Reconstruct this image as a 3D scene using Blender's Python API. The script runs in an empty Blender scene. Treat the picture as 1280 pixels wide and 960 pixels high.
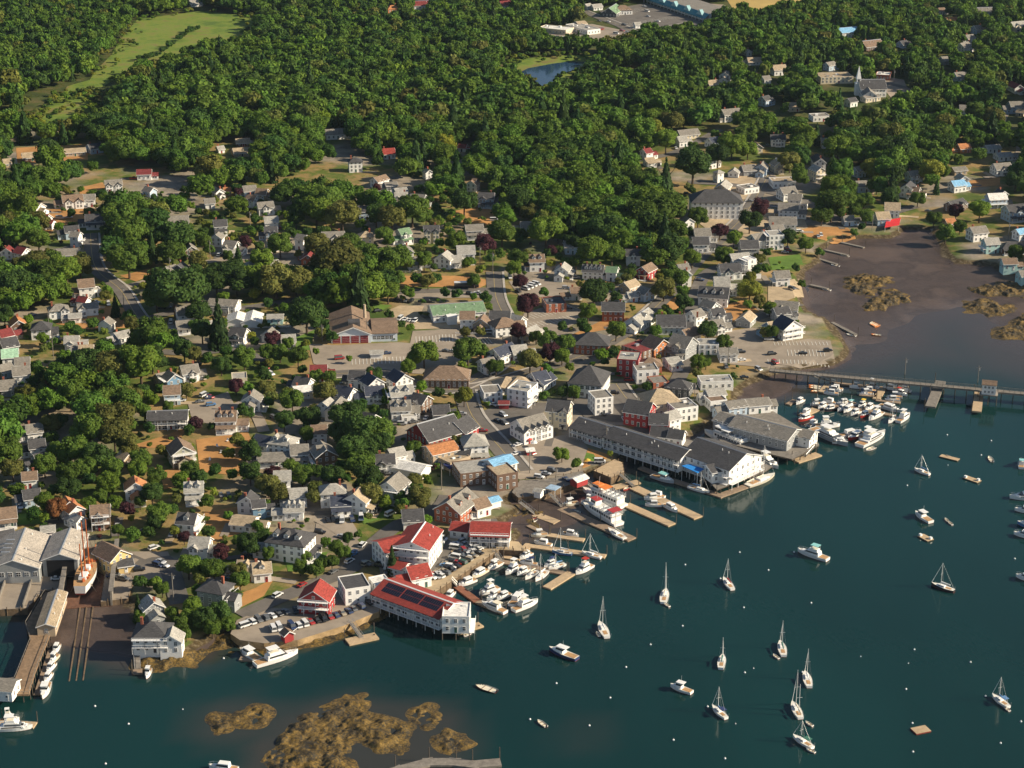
import bpy, math, random
import numpy as np
from mathutils import Vector, Matrix
from mathutils.geometry import delaunay_2d_cdt

# ------------------------------------------------------------------ camera, sky, sun
SC = bpy.context.scene
COL = SC.collection
CAMH, PITCH, FPX = 313.0, math.radians(21.0), 2420.0
cd = bpy.data.cameras.new('camera'); cam = bpy.data.objects.new('camera', cd); COL.objects.link(cam)
cam.location = (0, 0, CAMH); cam.rotation_euler = (math.radians(90) - PITCH, 0, 0)
cd.sensor_width = 36.0; cd.lens = FPX / 1280 * 36.0; cd.clip_start = 5; cd.clip_end = 40000
SC.camera = cam
SUN_EL, SUN_AZ = math.radians(28), math.radians(-6)      # azimuth measured from +X towards +Y
sd = Vector((math.cos(SUN_EL) * math.cos(SUN_AZ), math.cos(SUN_EL) * math.sin(SUN_AZ), math.sin(SUN_EL)))
world = bpy.data.worlds.new('World'); SC.world = world; world.use_nodes = True
wn = world.node_tree.nodes; wl = world.node_tree.links
sky = wn.new('ShaderNodeTexSky'); sky.sky_type = 'NISHITA'; sky.sun_disc = False
sky.sun_elevation = SUN_EL; sky.sun_rotation = math.radians(90) - SUN_AZ
sky.air_density = 1.0; sky.dust_density = 0.6; sky.ozone_density = 1.0
wl.new(sky.outputs[0], wn['Background'].inputs['Color']); wn['Background'].inputs['Strength'].default_value = 0.058
sl = bpy.data.lights.new('sun', 'SUN'); sl.energy = 4.8; sl.angle = math.radians(0.5); sl.color = (1.0, 0.86, 0.65)
so = bpy.data.objects.new('sun', sl); COL.objects.link(so); so.rotation_euler = sd.to_track_quat('Z', 'Y').to_euler()
vs = SC.view_settings
vs.view_transform = 'Standard'; vs.look = 'None'; vs.gamma = 1.0; vs.use_curve_mapping = False; vs.exposure = 0.74
SC.cycles.max_bounces = 4; SC.cycles.diffuse_bounces = 2; SC.cycles.glossy_bounces = 2
SC.cycles.transmission_bounces = 2; SC.cycles.transparent_max_bounces = 4
SC.cycles.use_denoising = True
RNG = random.Random(7); NR = np.random.default_rng(11)

# ------------------------------------------------------------------ projection helpers
CP, SP = math.cos(PITCH), math.sin(PITCH)
def ray(px, py):
    a = (px - 640) / FPX; b = -(py - 480) / FPX
    return (a, CP + b * SP, -SP + b * CP)
def U(px, py, z=0.0):
    d = ray(px, py); t = (z - CAMH) / d[2]
    return (d[0] * t, d[1] * t)
def proj(x, y, z):
    zz = z - CAMH
    dep = y * CP - zz * SP
    return (640 + FPX * x / dep, 480 - FPX * (y * SP + zz * CP) / dep)
def projA(x, y, z):
    zz = z - CAMH; dep = y * CP - zz * SP
    return 640 + FPX * x / dep, 480 - FPX * (y * SP + zz * CP) / dep
def pxm(py): return (py + 450) * CP / CAMH        # pixels per metre across the view at row py
_tile = [0, 0]
def T(c, r): _tile[0], _tile[1] = c * 320, r * 240
_view = [0.0, 0.0, 4.0]
def V(ox, oy, s): _view[:] = [ox, oy, s]
def tv(x, y): return (_view[0] + x / _view[2], _view[1] + y / _view[2])
def inpoly(px, py, poly):
    px = np.asarray(px, float); py = np.asarray(py, float)
    r = np.zeros(px.shape, bool); n = len(poly)
    for i in range(n):
        x1, y1 = poly[i]; x2, y2 = poly[(i + 1) % n]
        if y1 == y2: continue
        c = ((y1 > py) != (y2 > py)) & (px < (x2 - x1) * (py - y1) / (y2 - y1) + x1)
        r ^= c
    return r
def segdist(X, Y, poly, closed=True):
    d = np.full(X.shape, 1e9); n = len(poly)
    for i in range(n if closed else n - 1):
        x1, y1 = poly[i]; x2, y2 = poly[(i + 1) % n]
        ex, ey = x2 - x1, y2 - y1; l2 = ex * ex + ey * ey + 1e-9
        t = np.clip(((X - x1) * ex + (Y - y1) * ey) / l2, 0, 1)
        d = np.minimum(d, np.hypot(X - x1 - t * ex, Y - y1 - t * ey))
    return d

# ------------------------------------------------------------------ shoreline and terrain heights
SHORE = [(-700, 800), (-200, 790), (0, 765), (40, 758), (75, 742), (83, 700), (134, 700), (139, 748), (163, 764), (171, 800), (178, 822), (205, 830),
 (240, 824), (262, 808), (285, 795), (300, 800), (345, 806), (385, 802), (430, 788), (472, 768), (482, 742), (520, 728), (540, 746),
 (570, 727), (600, 707), (640, 684), (660, 672), (636, 655), (660, 640), (640, 628), (690, 612), (735, 600), (752, 592), (780, 590), (786, 575), (800, 562), (836, 556), (872, 548),
 (890, 535), (905, 520), (925, 505), (930, 490), (946, 481), (968, 472), (1000, 466), (1046, 460), (1062, 450), (1066, 438), (1056, 425), (1040, 402), (1016, 392), (1008, 380),
 (1004, 362), (1010, 342), (1028, 330), (1030, 315), (1050, 303), (1078, 301), (1118, 301), (1134, 290), (1160, 290), (1168, 303),
 (1176, 322), (1190, 331), (1235, 335), (1262, 345), (1300, 350), (1360, 395), (1500, 450), (1800, 560)]
SHW = [U(x, y) for x, y in SHORE]
LAND = SHW + [(4000, 600), (9000, 600), (9000, 30000), (-9000, 30000), (-9000, 500), (-4000, 560)]
MUDPX = [(1000, 380), (1040, 420), (1070, 432), (1120, 412), (1150, 398), (1200, 385), (1230, 402), (1300, 430), (1400, 440), (1400, 300), (1180, 280), (1050, 280), (990, 340)]
MUD = [U(x, y) for x, y in MUDPX]
MUD2 = [U(x, y) for x, y in [(60, 690), (80, 770), (86, 790), (125, 797), (165, 806), (185, 826), (240, 830), (290, 805), (270, 770), (160, 700)]]
MUD3 = [U(x, y) for x, y in [(615, 620), (612, 655), (650, 660), (700, 648), (760, 612), (740, 590), (660, 600)]]
MUD4 = [U(x, y) for x, y in [(915, 470), (925, 500), (960, 505), (990, 488), (985, 468), (950, 460)]]
GX = np.arange(-620, 621, 4.0); GY = np.arange(420, 2461, 4.0)
XX, YY = np.meshgrid(GX, GY)
def smooth(a, b, x):
    t = np.clip((x - a) / (b - a), 0, 1); return t * t * (3 - 2 * t)
PONDPX = [(651, 91), (660, 86), (690, 80), (712, 77), (738, 78), (726, 87), (698, 95), (692, 105), (680, 113), (672, 106), (660, 99)]
def heights(X, Y):
    d = segdist(X, Y, SHW, False)
    ins = inpoly(X, Y, LAND)
    sd_ = np.where(ins, d, -d)
    land = 2.3 * smooth(0, 5, sd_) + 0.027 * np.clip(sd_ - 5, 0, 460)
    sea = -np.clip(-sd_ * 0.3, 0, 5.0) - 0.05
    z = np.where(ins, land, sea)
    for poly, hh in ((MUD, 0.35), (MUD2, 0.5), (MUD3, 0.5), (MUD4, .5)):
        dm = segdist(X, Y, poly); im = inpoly(X, Y, poly)
        sm = np.where(im, dm, -dm)
        sm = sm + 10 * np.sin(X * .045 + 1.3 * np.sin(Y * .03)) * np.sin(Y * .05 + .8) + 5 * np.sin(X * .13 + Y * .04) * np.sin(Y * .11)
        zm = np.clip((0.014 if hh < .4 else 0.10) * sm, -5, hh)
        z = np.where(ins, z, np.maximum(z, zm))
    return z
ZZ = heights(XX, YY)
def gz(x, y):
    fx = min(max((x - GX[0]) / 4.0, 0), len(GX) - 1.001); fy = min(max((y - GY[0]) / 4.0, 0), len(GY) - 1.001)
    i, j = int(fx), int(fy); u, v = fx - i, fy - j
    return float((ZZ[j, i] * (1 - u) + ZZ[j, i + 1] * u) * (1 - v) + (ZZ[j + 1, i] * (1 - u) + ZZ[j + 1, i + 1] * u) * v)
def G(px, py, dz=0.0):
    z = 4.0
    for _ in range(9):
        x, y = U(px, py, z + dz); z = max(gz(x, y), 0.0)
    return x, y, z
def gdir(px, py, dx, dy):
    a = U(px, py, 3); b = U(px + dx * .05, py + dy * .05, 3)
    return math.atan2(b[1] - a[1], b[0] - a[0])

# ------------------------------------------------------------------ materials
MATS = {}
def nodes_of(m): m.use_nodes = True; return m.node_tree.nodes, m.node_tree.links
def mat(name, col, rough=0.7, var=0.25, scale=0.5, metal=0.0, spec=0.3, scale2=None):
    if name in MATS: return MATS[name]
    m = bpy.data.materials.new(name); n, l = nodes_of(m); b = n['Principled BSDF']
    b.inputs['Roughness'].default_value = rough; b.inputs['Metallic'].default_value = metal
    b.inputs['Specular IOR Level'].default_value = spec
    tc = n.new('ShaderNodeTexCoord'); nz = n.new('ShaderNodeTexNoise')
    nz.inputs['Scale'].default_value = scale; nz.inputs['Detail'].default_value = 6; nz.inputs['Roughness'].default_value = .7
    l.new(tc.outputs['Object'], nz.inputs['Vector'])
    r = n.new('ShaderNodeValToRGB'); c = Vector(col)
    r.color_ramp.elements[0].position = .3; r.color_ramp.elements[1].position = .7
    r.color_ramp.elements[0].color = (*(c * (1 - var)), 1); r.color_ramp.elements[1].color = (*[min(.9, v) for v in c * (1 + var)], 1)
    l.new(nz.outputs['Fac'], r.inputs['Fac']); l.new(r.outputs['Color'], b.inputs['Base Color'])
    MATS[name] = m; return m
def roofmat(name, col):
    """shingles: courses + blotchy weathering"""
    if name in MATS: return MATS[name]
    m = mat(name, col, .85, .22, .35); n, l = m.node_tree.nodes, m.node_tree.links; b = n['Principled BSDF']
    tc = n.new('ShaderNodeTexCoord'); nz = n.new('ShaderNodeTexNoise'); nz.inputs['Scale'].default_value = 3.0; nz.inputs['Detail'].default_value = 3
    mp = n.new('ShaderNodeMapping'); mp.inputs['Scale'].default_value = (.35, 1.5, 1.5)
    l.new(tc.outputs['Object'], mp.inputs['Vector']); l.new(mp.outputs[0], nz.inputs['Vector'])
    mx = n.new('ShaderNodeMix'); mx.data_type = 'RGBA'; mx.blend_type = 'MULTIPLY'; mx.inputs['Factor'].default_value = .85
    old = b.inputs['Base Color'].links[0].from_socket
    g = n.new('ShaderNodeValToRGB'); g.color_ramp.elements[0].position = .35; g.color_ramp.elements[1].position = .65
    g.color_ramp.elements[0].color = (.55, .55, .55, 1); g.color_ramp.elements[1].color = (1.25, 1.22, 1.18, 1)
    l.new(nz.outputs['Fac'], g.inputs['Fac']); l.new(old, mx.inputs[6]); l.new(g.outputs[0], mx.inputs[7]); l.new(mx.outputs[2], b.inputs['Base Color'])
    return m
WALLC = {'w': ('white', (.80, .79, .76)), 'o': ('cream', (.66, .58, .43)), 'g': ('grey', (.30, .31, .31)), 's': ('sage', (.36, .35, .27)),
 'b': ('pale blue', (.42, .52, .62)), 'r': ('red', (.33, .04, .04)), 'y': ('yellow', (.62, .46, .20)), 'n': ('brown', (.16, .10, .07)),
 't': ('tan', (.46, .36, .25)), 'k': ('brick', (.34, .11, .06)), 'a': ('aqua', (.40, .60, .58)), 'd': ('charcoal', (.09, .095, .10)), 'u': ('blue', (.16, .28, .40)),
 'z': ('orange', (.52, .20, .08))}
ROOFC = {'g': ('grey', (.23, .215, .19)), 'd': ('dark grey', (.075, .075, .08)), 'l': ('light grey', (.36, .35, .32)), 't': ('tan', (.40, .32, .22)),
 'n': ('brown', (.22, .155, .11)), 'r': ('red', (.30, .05, .04)), 'o': ('orange', (.46, .20, .085)), 'm': ('maroon', (.20, .04, .04)),
 'e': ('green', (.17, .27, .16)), 'b': ('blue', (.22, .46, .70)), 'w': ('white', (.74, .73, .70)), 'v': ('navy', (.05, .06, .09)), 'q': ('mint', (.36, .58, .42)), 'f': ('pale', (.42, .38, .33))}
def wm(c): return mat('wall_' + WALLC[c][0].replace(' ', '_'), WALLC[c][1], .7, .10, .3)
def rm(c): return roofmat('roof_' + ROOFC[c][0].replace(' ', '_'), ROOFC[c][1])
M_WHITE = mat('white_trim', (.80, .79, .77), .6, .06, .5)
M_BRICK = mat('chimney_brick', (.30, .10, .06), .9, .3, 2)
M_WOOD = mat('weathered_wood', (.27, .20, .14), .9, .3, .8)
M_BROWN = mat('brown_planking', (.23, .155, .095), .9, .35, .6)
M_WOODG = mat('grey_wood', (.20, .18, .155), .9, .35, .6)
M_DECK = mat('new_decking', (.45, .335, .21), .85, .2, .7)
M_PILE = mat('pile_wood', (.09, .075, .06), .9, .4, .8)
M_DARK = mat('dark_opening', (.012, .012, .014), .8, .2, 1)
M_CONC = mat('concrete', (.40, .37, .33), .9, .2, .3)
M_METAL = mat('grey_metal', (.45, .46, .47), .4, .1, 1, .6)
M_BLACK = mat('black_rubber', (.015, .015, .016), .8, .2, 2)
def glassmat():
    m = bpy.data.materials.new('window_glass'); n, l = nodes_of(m); b = n['Principled BSDF']
    b.inputs['Base Color'].default_value = (.03, .04, .05, 1); b.inputs['Roughness'].default_value = .08; b.inputs['Specular IOR Level'].default_value = .6
    tc = n.new('ShaderNodeTexCoord'); nz = n.new('ShaderNodeTexNoise'); nz.inputs['Scale'].default_value = 1.2
    oi = n.new('ShaderNodeObjectInfo'); mp = n.new('ShaderNodeMix'); mp.data_type = 'RGBA'
    mp.inputs[6].default_value = (.012, .016, .02, 1); mp.inputs[7].default_value = (.10, .11, .12, 1)
    l.new(oi.outputs['Random'], mp.inputs['Factor']); l.new(mp.outputs[2], b.inputs['Base Color'])
    return m
M_GLASS = glassmat(); MATS['window_glass'] = M_GLASS

# ------------------------------------------------------------------ mesh builder
class MB:
    def __init__(s): s.v = []; s.f = []; s.m = []
    def face(s, pts, m=0):
        k = len(s.v); s.v.extend([tuple(p) for p in pts]); s.f.append(tuple(range(k, k + len(pts)))); s.m.append(m)
    def box(s, x0, x1, y0, y1, z0, z1, m=0, top=None):
        k = len(s.v)
        s.v += [(x0, y0, z0), (x1, y0, z0), (x1, y1, z0), (x0, y1, z0), (x0, y0, z1), (x1, y0, z1), (x1, y1, z1), (x0, y1, z1)]
        s.f += [(k, k + 3, k + 2, k + 1), (k + 4, k + 5, k + 6, k + 7), (k, k + 1, k + 5, k + 4), (k + 1, k + 2, k + 6, k + 5), (k + 2, k + 3, k + 7, k + 6), (k + 3, k, k + 4, k + 7)]
        s.m += [m, m if top is None else top, m, m, m, m]
    def obox(s, cx, cy, a, lx, ly, z0, z1, m=0):
        c, sn = math.cos(a), math.sin(a); k = len(s.v)
        for z in (z0, z1):
            for u, w in ((-lx, -ly), (lx, -ly), (lx, ly), (-lx, ly)):
                s.v.append((cx + (u * c - w * sn) / 2, cy + (u * sn + w * c) / 2, z))
        s.f += [(k, k + 3, k + 2, k + 1), (k + 4, k + 5, k + 6, k + 7), (k, k + 1, k + 5, k + 4), (k + 1, k + 2, k + 6, k + 5), (k + 2, k + 3, k + 7, k + 6), (k + 3, k, k + 4, k + 7)]
        s.m += [m] * 6
    def frus(s, b, t, z0, z1, m=0, top=None):
        k = len(s.v)
        for (x0, x1, y0, y1), z in ((b, z0), (t, z1)): s.v += [(x0, y0, z), (x1, y0, z), (x1, y1, z), (x0, y1, z)]
        s.f += [(k, k + 3, k + 2, k + 1), (k + 4, k + 5, k + 6, k + 7), (k, k + 1, k + 5, k + 4), (k + 1, k + 2, k + 6, k + 5), (k + 2, k + 3, k + 7, k + 6), (k + 3, k, k + 4, k + 7)]
        s.m += [m, m if top is None else top, m, m, m, m]
    def prism(s, poly, axis, a, b, m=0):
        """poly of 2-D points swept along 'x' (poly in y,z), 'y' (poly in x,z) or 'z' (poly in x,y)"""
        n = len(poly); k = len(s.v)
        for t in (a, b):
            for p, q in poly:
                s.v.append((t, p, q) if axis == 'x' else (p, t, q) if axis == 'y' else (p, q, t))
        s.f.append(tuple(k + i for i in range(n))); s.f.append(tuple(k + n + i for i in reversed(range(n)))); s.m += [m, m]
        for i in range(n):
            j = (i + 1) % n; s.f.append((k + i, k + n + i, k + n + j, k + j)); s.m.append(m)
    def cyl(s, p0, p1, r0, r1=None, n=7, m=0):
        r1 = r0 if r1 is None else r1
        p0 = Vector(p0); p1 = Vector(p1); d = (p1 - p0).normalized()
        u = d.orthogonal().normalized(); w = d.cross(u); k = len(s.v)
        for p, r in ((p0, r0), (p1, r1)):
            for i in range(n):
                a = 2 * math.pi * i / n; s.v.append(tuple(p + u * (r * math.cos(a)) + w * (r * math.sin(a))))
        for i in range(n):
            j = (i + 1) % n; s.f.append((k + i, k + j, k + n + j, k + n + i)); s.m.append(m)
        s.f.append(tuple(k + i for i in reversed(range(n)))); s.f.append(tuple(k + n + i for i in range(n))); s.m += [m, m]
    def mesh(s, name, mats):
        me = bpy.data.meshes.new(name); me.from_pydata(s.v, [], s.f)
        for m in (mats if isinstance(mats, (list, tuple)) else [mats]): me.materials.append(m)
        if max(s.m, default=0): me.polygons.foreach_set('material_index', s.m)
        me.update(); return me
    def build(s, name, mats, parent=None):
        return link(name, s.mesh(name, mats), parent)
def link(name, me, parent=None, loc=(0, 0, 0), rz=0.0):
    o = bpy.data.objects.new(name, me); COL.objects.link(o); o.location = loc; o.rotation_euler = (0, 0, rz)
    if parent is not None: o.parent = parent
    return o
THINGS = []; LANDMARKS = []
def reg(o, base, cat, px=None, py=None, group=None, label=None):
    if px is None: px, py = proj(*o.location)
    THINGS.append(dict(o=o, base=base, px=px, py=py, label=label, group=group)); o['category'] = cat
    if group: o['group'] = group
    return o
def root(name, x, y, z, a=0.0):
    return link(name, None, None, (x, y, z), a)
def struct(o, kind='structure'): o['kind'] = kind; return o
def mark(phrase, px, py): LANDMARKS.append((phrase, px, py))
# ------------------------------------------------------------------ ground, water, roads
def grid_mesh(name, gx, gy, Z):
    ny, nx = Z.shape
    X, Y = np.meshgrid(gx, gy)
    co = np.stack([X, Y, Z], -1).reshape(-1, 3).astype(np.float32)
    i = np.arange(nx - 1); j = np.arange(ny - 1); I, J = np.meshgrid(i, j); a = (J * nx + I).ravel()
    q = np.stack([a, a + 1, a + nx + 1, a + nx], -1)
    return quads_mesh(name, co, q)
def quads_mesh(name, co, q, tint=None):
    me = bpy.data.meshes.new(name)
    me.vertices.add(len(co)); me.vertices.foreach_set('co', np.ascontiguousarray(co, np.float32).ravel())
    me.loops.add(q.size); me.loops.foreach_set('vertex_index', np.ascontiguousarray(q, np.int32).ravel())
    me.polygons.add(len(q)); me.polygons.foreach_set('loop_start', np.arange(0, q.size, 4, dtype=np.int32))
    if tint is not None:
        at = me.attributes.new('tint', 'FLOAT_COLOR', 'FACE')
        c = np.ones((len(q), 4), np.float32); c[:, :3] = tint; at.data.foreach_set('color', c.ravel())
    me.update(calc_edges=True); return me
def extend(g, far):
    return np.concatenate([[g[0] - f for f in reversed(far)], g, [g[-1] + f for f in far]])
far = [60, 200, 600, 1800, 5000, 14000]
EX, EY = extend(GX, far), extend(GY, far)
EXX, EYY = np.meshgrid(EX, EY)
EZ = np.zeros_like(EXX); EZ[len(far):-len(far), len(far):-len(far)] = ZZ
mask = np.ones(EZ.shape, bool); mask[len(far):-len(far), len(far):-len(far)] = False
EZ[mask] = heights(EXX[mask], EYY[mask])
def ground_material():
    m = bpy.data.materials.new('town_ground'); n, l = nodes_of(m); b = n['Principled BSDF']; b.inputs['Roughness'].default_value = .95; b.inputs['Specular IOR Level'].default_value = .15
    ge = n.new('ShaderNodeNewGeometry')
    def noise(s, d=5, r=.6):
        z = n.new('ShaderNodeTexNoise'); z.inputs['Scale'].default_value = s; z.inputs['Detail'].default_value = d; z.inputs['Roughness'].default_value = r
        l.new(ge.outputs['Position'], z.inputs['Vector']); return z.outputs['Fac']
    def ramp(f, stops):
        r = n.new('ShaderNodeValToRGB'); e = r.color_ramp.elements
        while len(e) < len(stops): e.new(.5)
        for k, (p, c) in enumerate(stops): e[k].position = p; e[k].color = (*c, 1)
        l.new(f, r.inputs['Fac']); return r.outputs['Color']
    def mix(f, a, c):
        x = n.new('ShaderNodeMix'); x.data_type = 'RGBA'; l.new(f, x.inputs['Factor']); l.new(a, x.inputs[6]); l.new(c, x.inputs[7]); return x.outputs[2]
    grass = ramp(noise(.05, 7, .65), [(.32, (.05, .085, .016)), (.46, (.10, .13, .026)), (.55, (.24, .175, .07)), (.72, (.36, .235, .105))])
    grav = ramp(noise(.12, 6), [(.3, (.15, .13, .105)), (.55, (.28, .24, .19)), (.75, (.38, .32, .24))])
    sel = ramp(noise(.018, 4, .5), [(.49, (0, 0, 0)), (.60, (1, 1, 1))])
    up = mix(sel, grass, grav)
    bank = ramp(noise(.5, 6, .7), [(.3, (.028, .022, .014)), (.5, (.085, .062, .03)), (.68, (.22, .18, .12))])
    mud = ramp(noise(.022, 9, .62), [(.32, (.052, .040, .036)), (.46, (.078, .058, .050)), (.50, (.060, .045, .039)), (.56, (.092, .068, .057)), (.68, (.118, .086, .07))])
    sx = n.new('ShaderNodeSeparateXYZ'); l.new(ge.outputs['Position'], sx.inputs[0])
    wood = ramp(noise(.06, 6, .65), [(.35, (.030, .042, .013)), (.5, (.055, .075, .018)), (.66, (.12, .10, .04))])
    yy = n.new('ShaderNodeMapRange'); yy.inputs['From Min'].default_value = 1180; yy.inputs['From Max'].default_value = 1330; l.new(sx.outputs['Y'], yy.inputs['Value']); up = mix(yy.outputs[0], up, wood)
    def step(a, c):
        r = n.new('ShaderNodeMapRange'); r.inputs['From Min'].default_value = a; r.inputs['From Max'].default_value = c; l.new(sx.outputs['Z'], r.inputs['Value']); return r.outputs[0]
    low = mix(step(.55, .85), mud, bank)
    l.new(mix(step(1.9, 2.3), low, up), b.inputs['Base Color'])
    rr = n.new('ShaderNodeMapRange'); rr.inputs['From Min'].default_value = .0; rr.inputs['From Max'].default_value = .9; rr.inputs['To Min'].default_value = .2; rr.inputs['To Max'].default_value = .95
    l.new(sx.outputs['Z'], rr.inputs['Value']); l.new(rr.outputs[0], b.inputs['Roughness'])
    bp = n.new('ShaderNodeBump'); bp.inputs['Strength'].default_value = .35; bp.inputs['Distance'].default_value = .6
    l.new(noise(.6, 6, .7), bp.inputs['Height']); l.new(bp.outputs[0], b.inputs['Normal'])
    return m
tm = grid_mesh('terrain', EX, EY, EZ); tm.materials.append(ground_material()); tm.polygons.foreach_set('use_smooth', np.ones(len(tm.polygons), bool))
struct(link('terrain', tm))

def water_material(name, deep, shallow, use_attr=True, wave=.22, distort=.16):
    m = bpy.data.materials.new(name); n, l = nodes_of(m); b = n['Principled BSDF']
    b.inputs['Roughness'].default_value = .10; b.inputs['IOR'].default_value = 1.33; b.inputs['Specular IOR Level'].default_value = .36
    ge = n.new('ShaderNodeNewGeometry')
    def noise(s, d, sc=(1, 1, 1)):
        mp = n.new('ShaderNodeMapping'); mp.inputs['Scale'].default_value = sc; mp.inputs['Rotation'].default_value = (0, 0, .5)
        l.new(ge.outputs['Position'], mp.inputs['Vector'])
        z = n.new('ShaderNodeTexNoise'); z.inputs['Scale'].default_value = s; z.inputs['Detail'].default_value = d; l.new(mp.outputs[0], z.inputs['Vector']); return z.outputs['Fac']
    r = n.new('ShaderNodeValToRGB'); d = Vector(deep)
    r.color_ramp.elements[0].position = .3; r.color_ramp.elements[1].position = .7
    r.color_ramp.elements[0].color = (*(d * .85), 1); r.color_ramp.elements[1].color = (*(d * 1.15), 1)
    r.color_ramp.elements[0].color = (*(d * .72), 1); r.color_ramp.elements[1].color = (*(d * 1.22), 1); l.new(noise(.009, 7, (1, .35, 1)), r.inputs['Fac'])
    out = r.outputs[0]
    if use_attr:
        at = n.new('ShaderNodeAttribute'); at.attribute_name = 'shallow'
        nz = noise(.04, 6); ad = n.new('ShaderNodeMath'); ad.operation = 'MULTIPLY_ADD'; ad.inputs[1].default_value = .5; ad.inputs[2].default_value = -.25
        l.new(nz, ad.inputs[0]); a2 = n.new('ShaderNodeMath'); a2.operation = 'ADD'; a2.use_clamp = True
        gt = n.new('ShaderNodeMath'); gt.operation = 'MULTIPLY'; l.new(ad.outputs[0], gt.inputs[0]); l.new(at.outputs['Fac'], gt.inputs[1])
        l.new(at.outputs['Fac'], a2.inputs[0]); l.new(gt.outputs[0], a2.inputs[1])
        x = n.new('ShaderNodeMix'); x.data_type = 'RGBA'; l.new(a2.outputs[0], x.inputs['Factor']); l.new(out, x.inputs[6]); x.inputs[7].default_value = (*shallow, 1); out = x.outputs[2]
    l.new(out, b.inputs['Base Color'])
    bp = n.new('ShaderNodeBump'); bp.inputs['Strength'].default_value = wave; bp.inputs['Distance'].default_value = distort
    mx = n.new('ShaderNodeMath'); mx.operation = 'ADD'; l.new(noise(.9, 4, (1, .45, 1)), mx.inputs[0]); l.new(noise(.22, 3, (1, .5, 1)), mx.inputs[1])
    l.new(mx.outputs[0], bp.inputs['Height']); l.new(bp.outputs[0], b.inputs['Normal'])
    return m
M_WATER = water_material('harbour_water', (.0050, .031, .0300), (.058, .046, .040))
wx = extend(np.arange(-620, 621, 8.0), far); wy = extend(np.arange(420, 1301, 8.0), far)
WX, WY = np.meshgrid(wx, wy)
wme = grid_mesh('water', wx, wy, np.zeros_like(WX)); wme.materials.append(M_WATER)
wz = heights(WX, WY)
sh = np.where(wz < 0, smooth(-1.3, 0.05, wz), 1.0)
SHOALS = [([(310, 970), (330, 930), (360, 900), (395, 882), (440, 876), (500, 890), (545, 890), (568, 905), (572, 940), (560, 975)], 9, .6),
          ([(255, 915), (262, 890), (300, 880), (330, 890), (320, 915), (280, 925)], 10, .5), ([(700, 925), (720, 905), (755, 905), (760, 925), (730, 935)], 8, .16),
          ([(1030, 430), (1045, 455), (1100, 435), (1300, 450), (1400, 420), (1250, 380), (1040, 390)], 34, .45)]
for poly, fall, amt in SHOALS:
    w_ = [U(*p) for p in poly]; d_ = segdist(WX, WY, w_); s_ = np.where(inpoly(WX, WY, w_), 1.0, 1 - smooth(0, fall, d_))
    sh = np.maximum(sh, s_ * amt)
at = wme.attributes.new('shallow', 'FLOAT', 'POINT'); at.data.foreach_set('value', sh.ravel().astype(np.float32))
struct(link('water', wme))

def sheet(name, pts, m, off, step=4.0, flat=None):
    """draped sheet over the terrain from ground points"""
    P = []
    for i in range(len(pts)):
        a = pts[i]; b = pts[(i + 1) % len(pts)]; k = max(1, int(math.hypot(b[0] - a[0], b[1] - a[1]) / step))
        P += [(a[0] + (b[0] - a[0]) * t / k, a[1] + (b[1] - a[1]) * t / k) for t in range(k)]
    nb = len(P); xs = [p[0] for p in P]; ys = [p[1] for p in P]
    gx, gy = np.meshgrid(np.arange(min(xs), max(xs), step), np.arange(min(ys), max(ys), step)); gx = gx.ravel(); gy = gy.ravel()
    k = inpoly(gx, gy, P); gx, gy = gx[k], gy[k]
    if len(gx): k = segdist(gx, gy, P) > step * .4; gx, gy = gx[k], gy[k]
    V2 = [Vector(p) for p in P] + [Vector((a, b)) for a, b in zip(gx, gy)]
    vo, _, fo, *_ = delaunay_2d_cdt(V2, [], [list(range(nb))], 1, 1e-4)
    me = bpy.data.meshes.new(name)
    me.from_pydata([(v.x, v.y, (flat if flat is not None else gz(v.x, v.y) + off)) for v in vo], [], [tuple(f) for f in fo])
    bad = [f for f in me.polygons if f.normal.z < 0]
    if bad: me.flip_normals()
    me.materials.append(m); return struct(link(name, me))
def gp(poly): return [G(x, y)[:2] for x, y in poly]
def ribbon(path, w):
    P = [Vector(G(x, y)[:2]) for x, y in path]
    Q = []
    for i in range(len(P) - 1):
        k = max(2, int((P[i + 1] - P[i]).length / 6))
        for t in range(k):
            a = P[max(i - 1, 0)]; b = P[i]; c = P[i + 1]; d = P[min(i + 2, len(P) - 1)]; u = t / k
            Q.append(.5 * ((2 * b) + (-a + c) * u + (2 * a - 5 * b + 4 * c - d) * u * u + (-a + 3 * b - 3 * c + d) * u ** 3))
    Q.append(P[-1]); return Q
def strip(name, Q, w, off, m, side=0.0, w2=None):
    mb = MB(); prev = None
    for i, p in enumerate(Q):
        t = (Q[min(i + 1, len(Q) - 1)] - Q[max(i - 1, 0)]).normalized(); nrm = Vector((-t.y, t.x))
        L_ = p + nrm * (side + w / 2); R_ = p + nrm * (side - w / 2)
        zc = gz(p.x, p.y)
        cur = ((L_.x, L_.y, max(gz(L_.x, L_.y), zc - .1) + off), (R_.x, R_.y, max(gz(R_.x, R_.y), zc - .1) + off))
        if prev: mb.face([prev[1], cur[1], cur[0], prev[0]])
        prev = cur
    return mb
M_ASPH = mat('asphalt', (.135, .122, .108), .9, .25, .12)
M_ASPH2 = mat('worn_asphalt', (.28, .235, .185), .9, .22, .10)
M_GRAVEL = mat('gravel', (.40, .31, .20), .95, .25, .15)
M_PAVE = mat('pavement', (.26, .23, .19), .9, .25, .2)
M_PAINT = mat('road_paint', (.72, .70, .62), .7, .1, 1)
M_YELLOW = mat('yellow_paint', (.50, .38, .14), .7, .1, 1)
M_LAWN = mat('green_lawn', (.10, .18, .025), .95, .35, .08)
M_DRY = mat('dry_grass', (.40, .205, .072), .95, .3, .09)
M_MARSH = mat('marsh_grass', (.135, .175, .034), .95, .40, .05)
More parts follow.
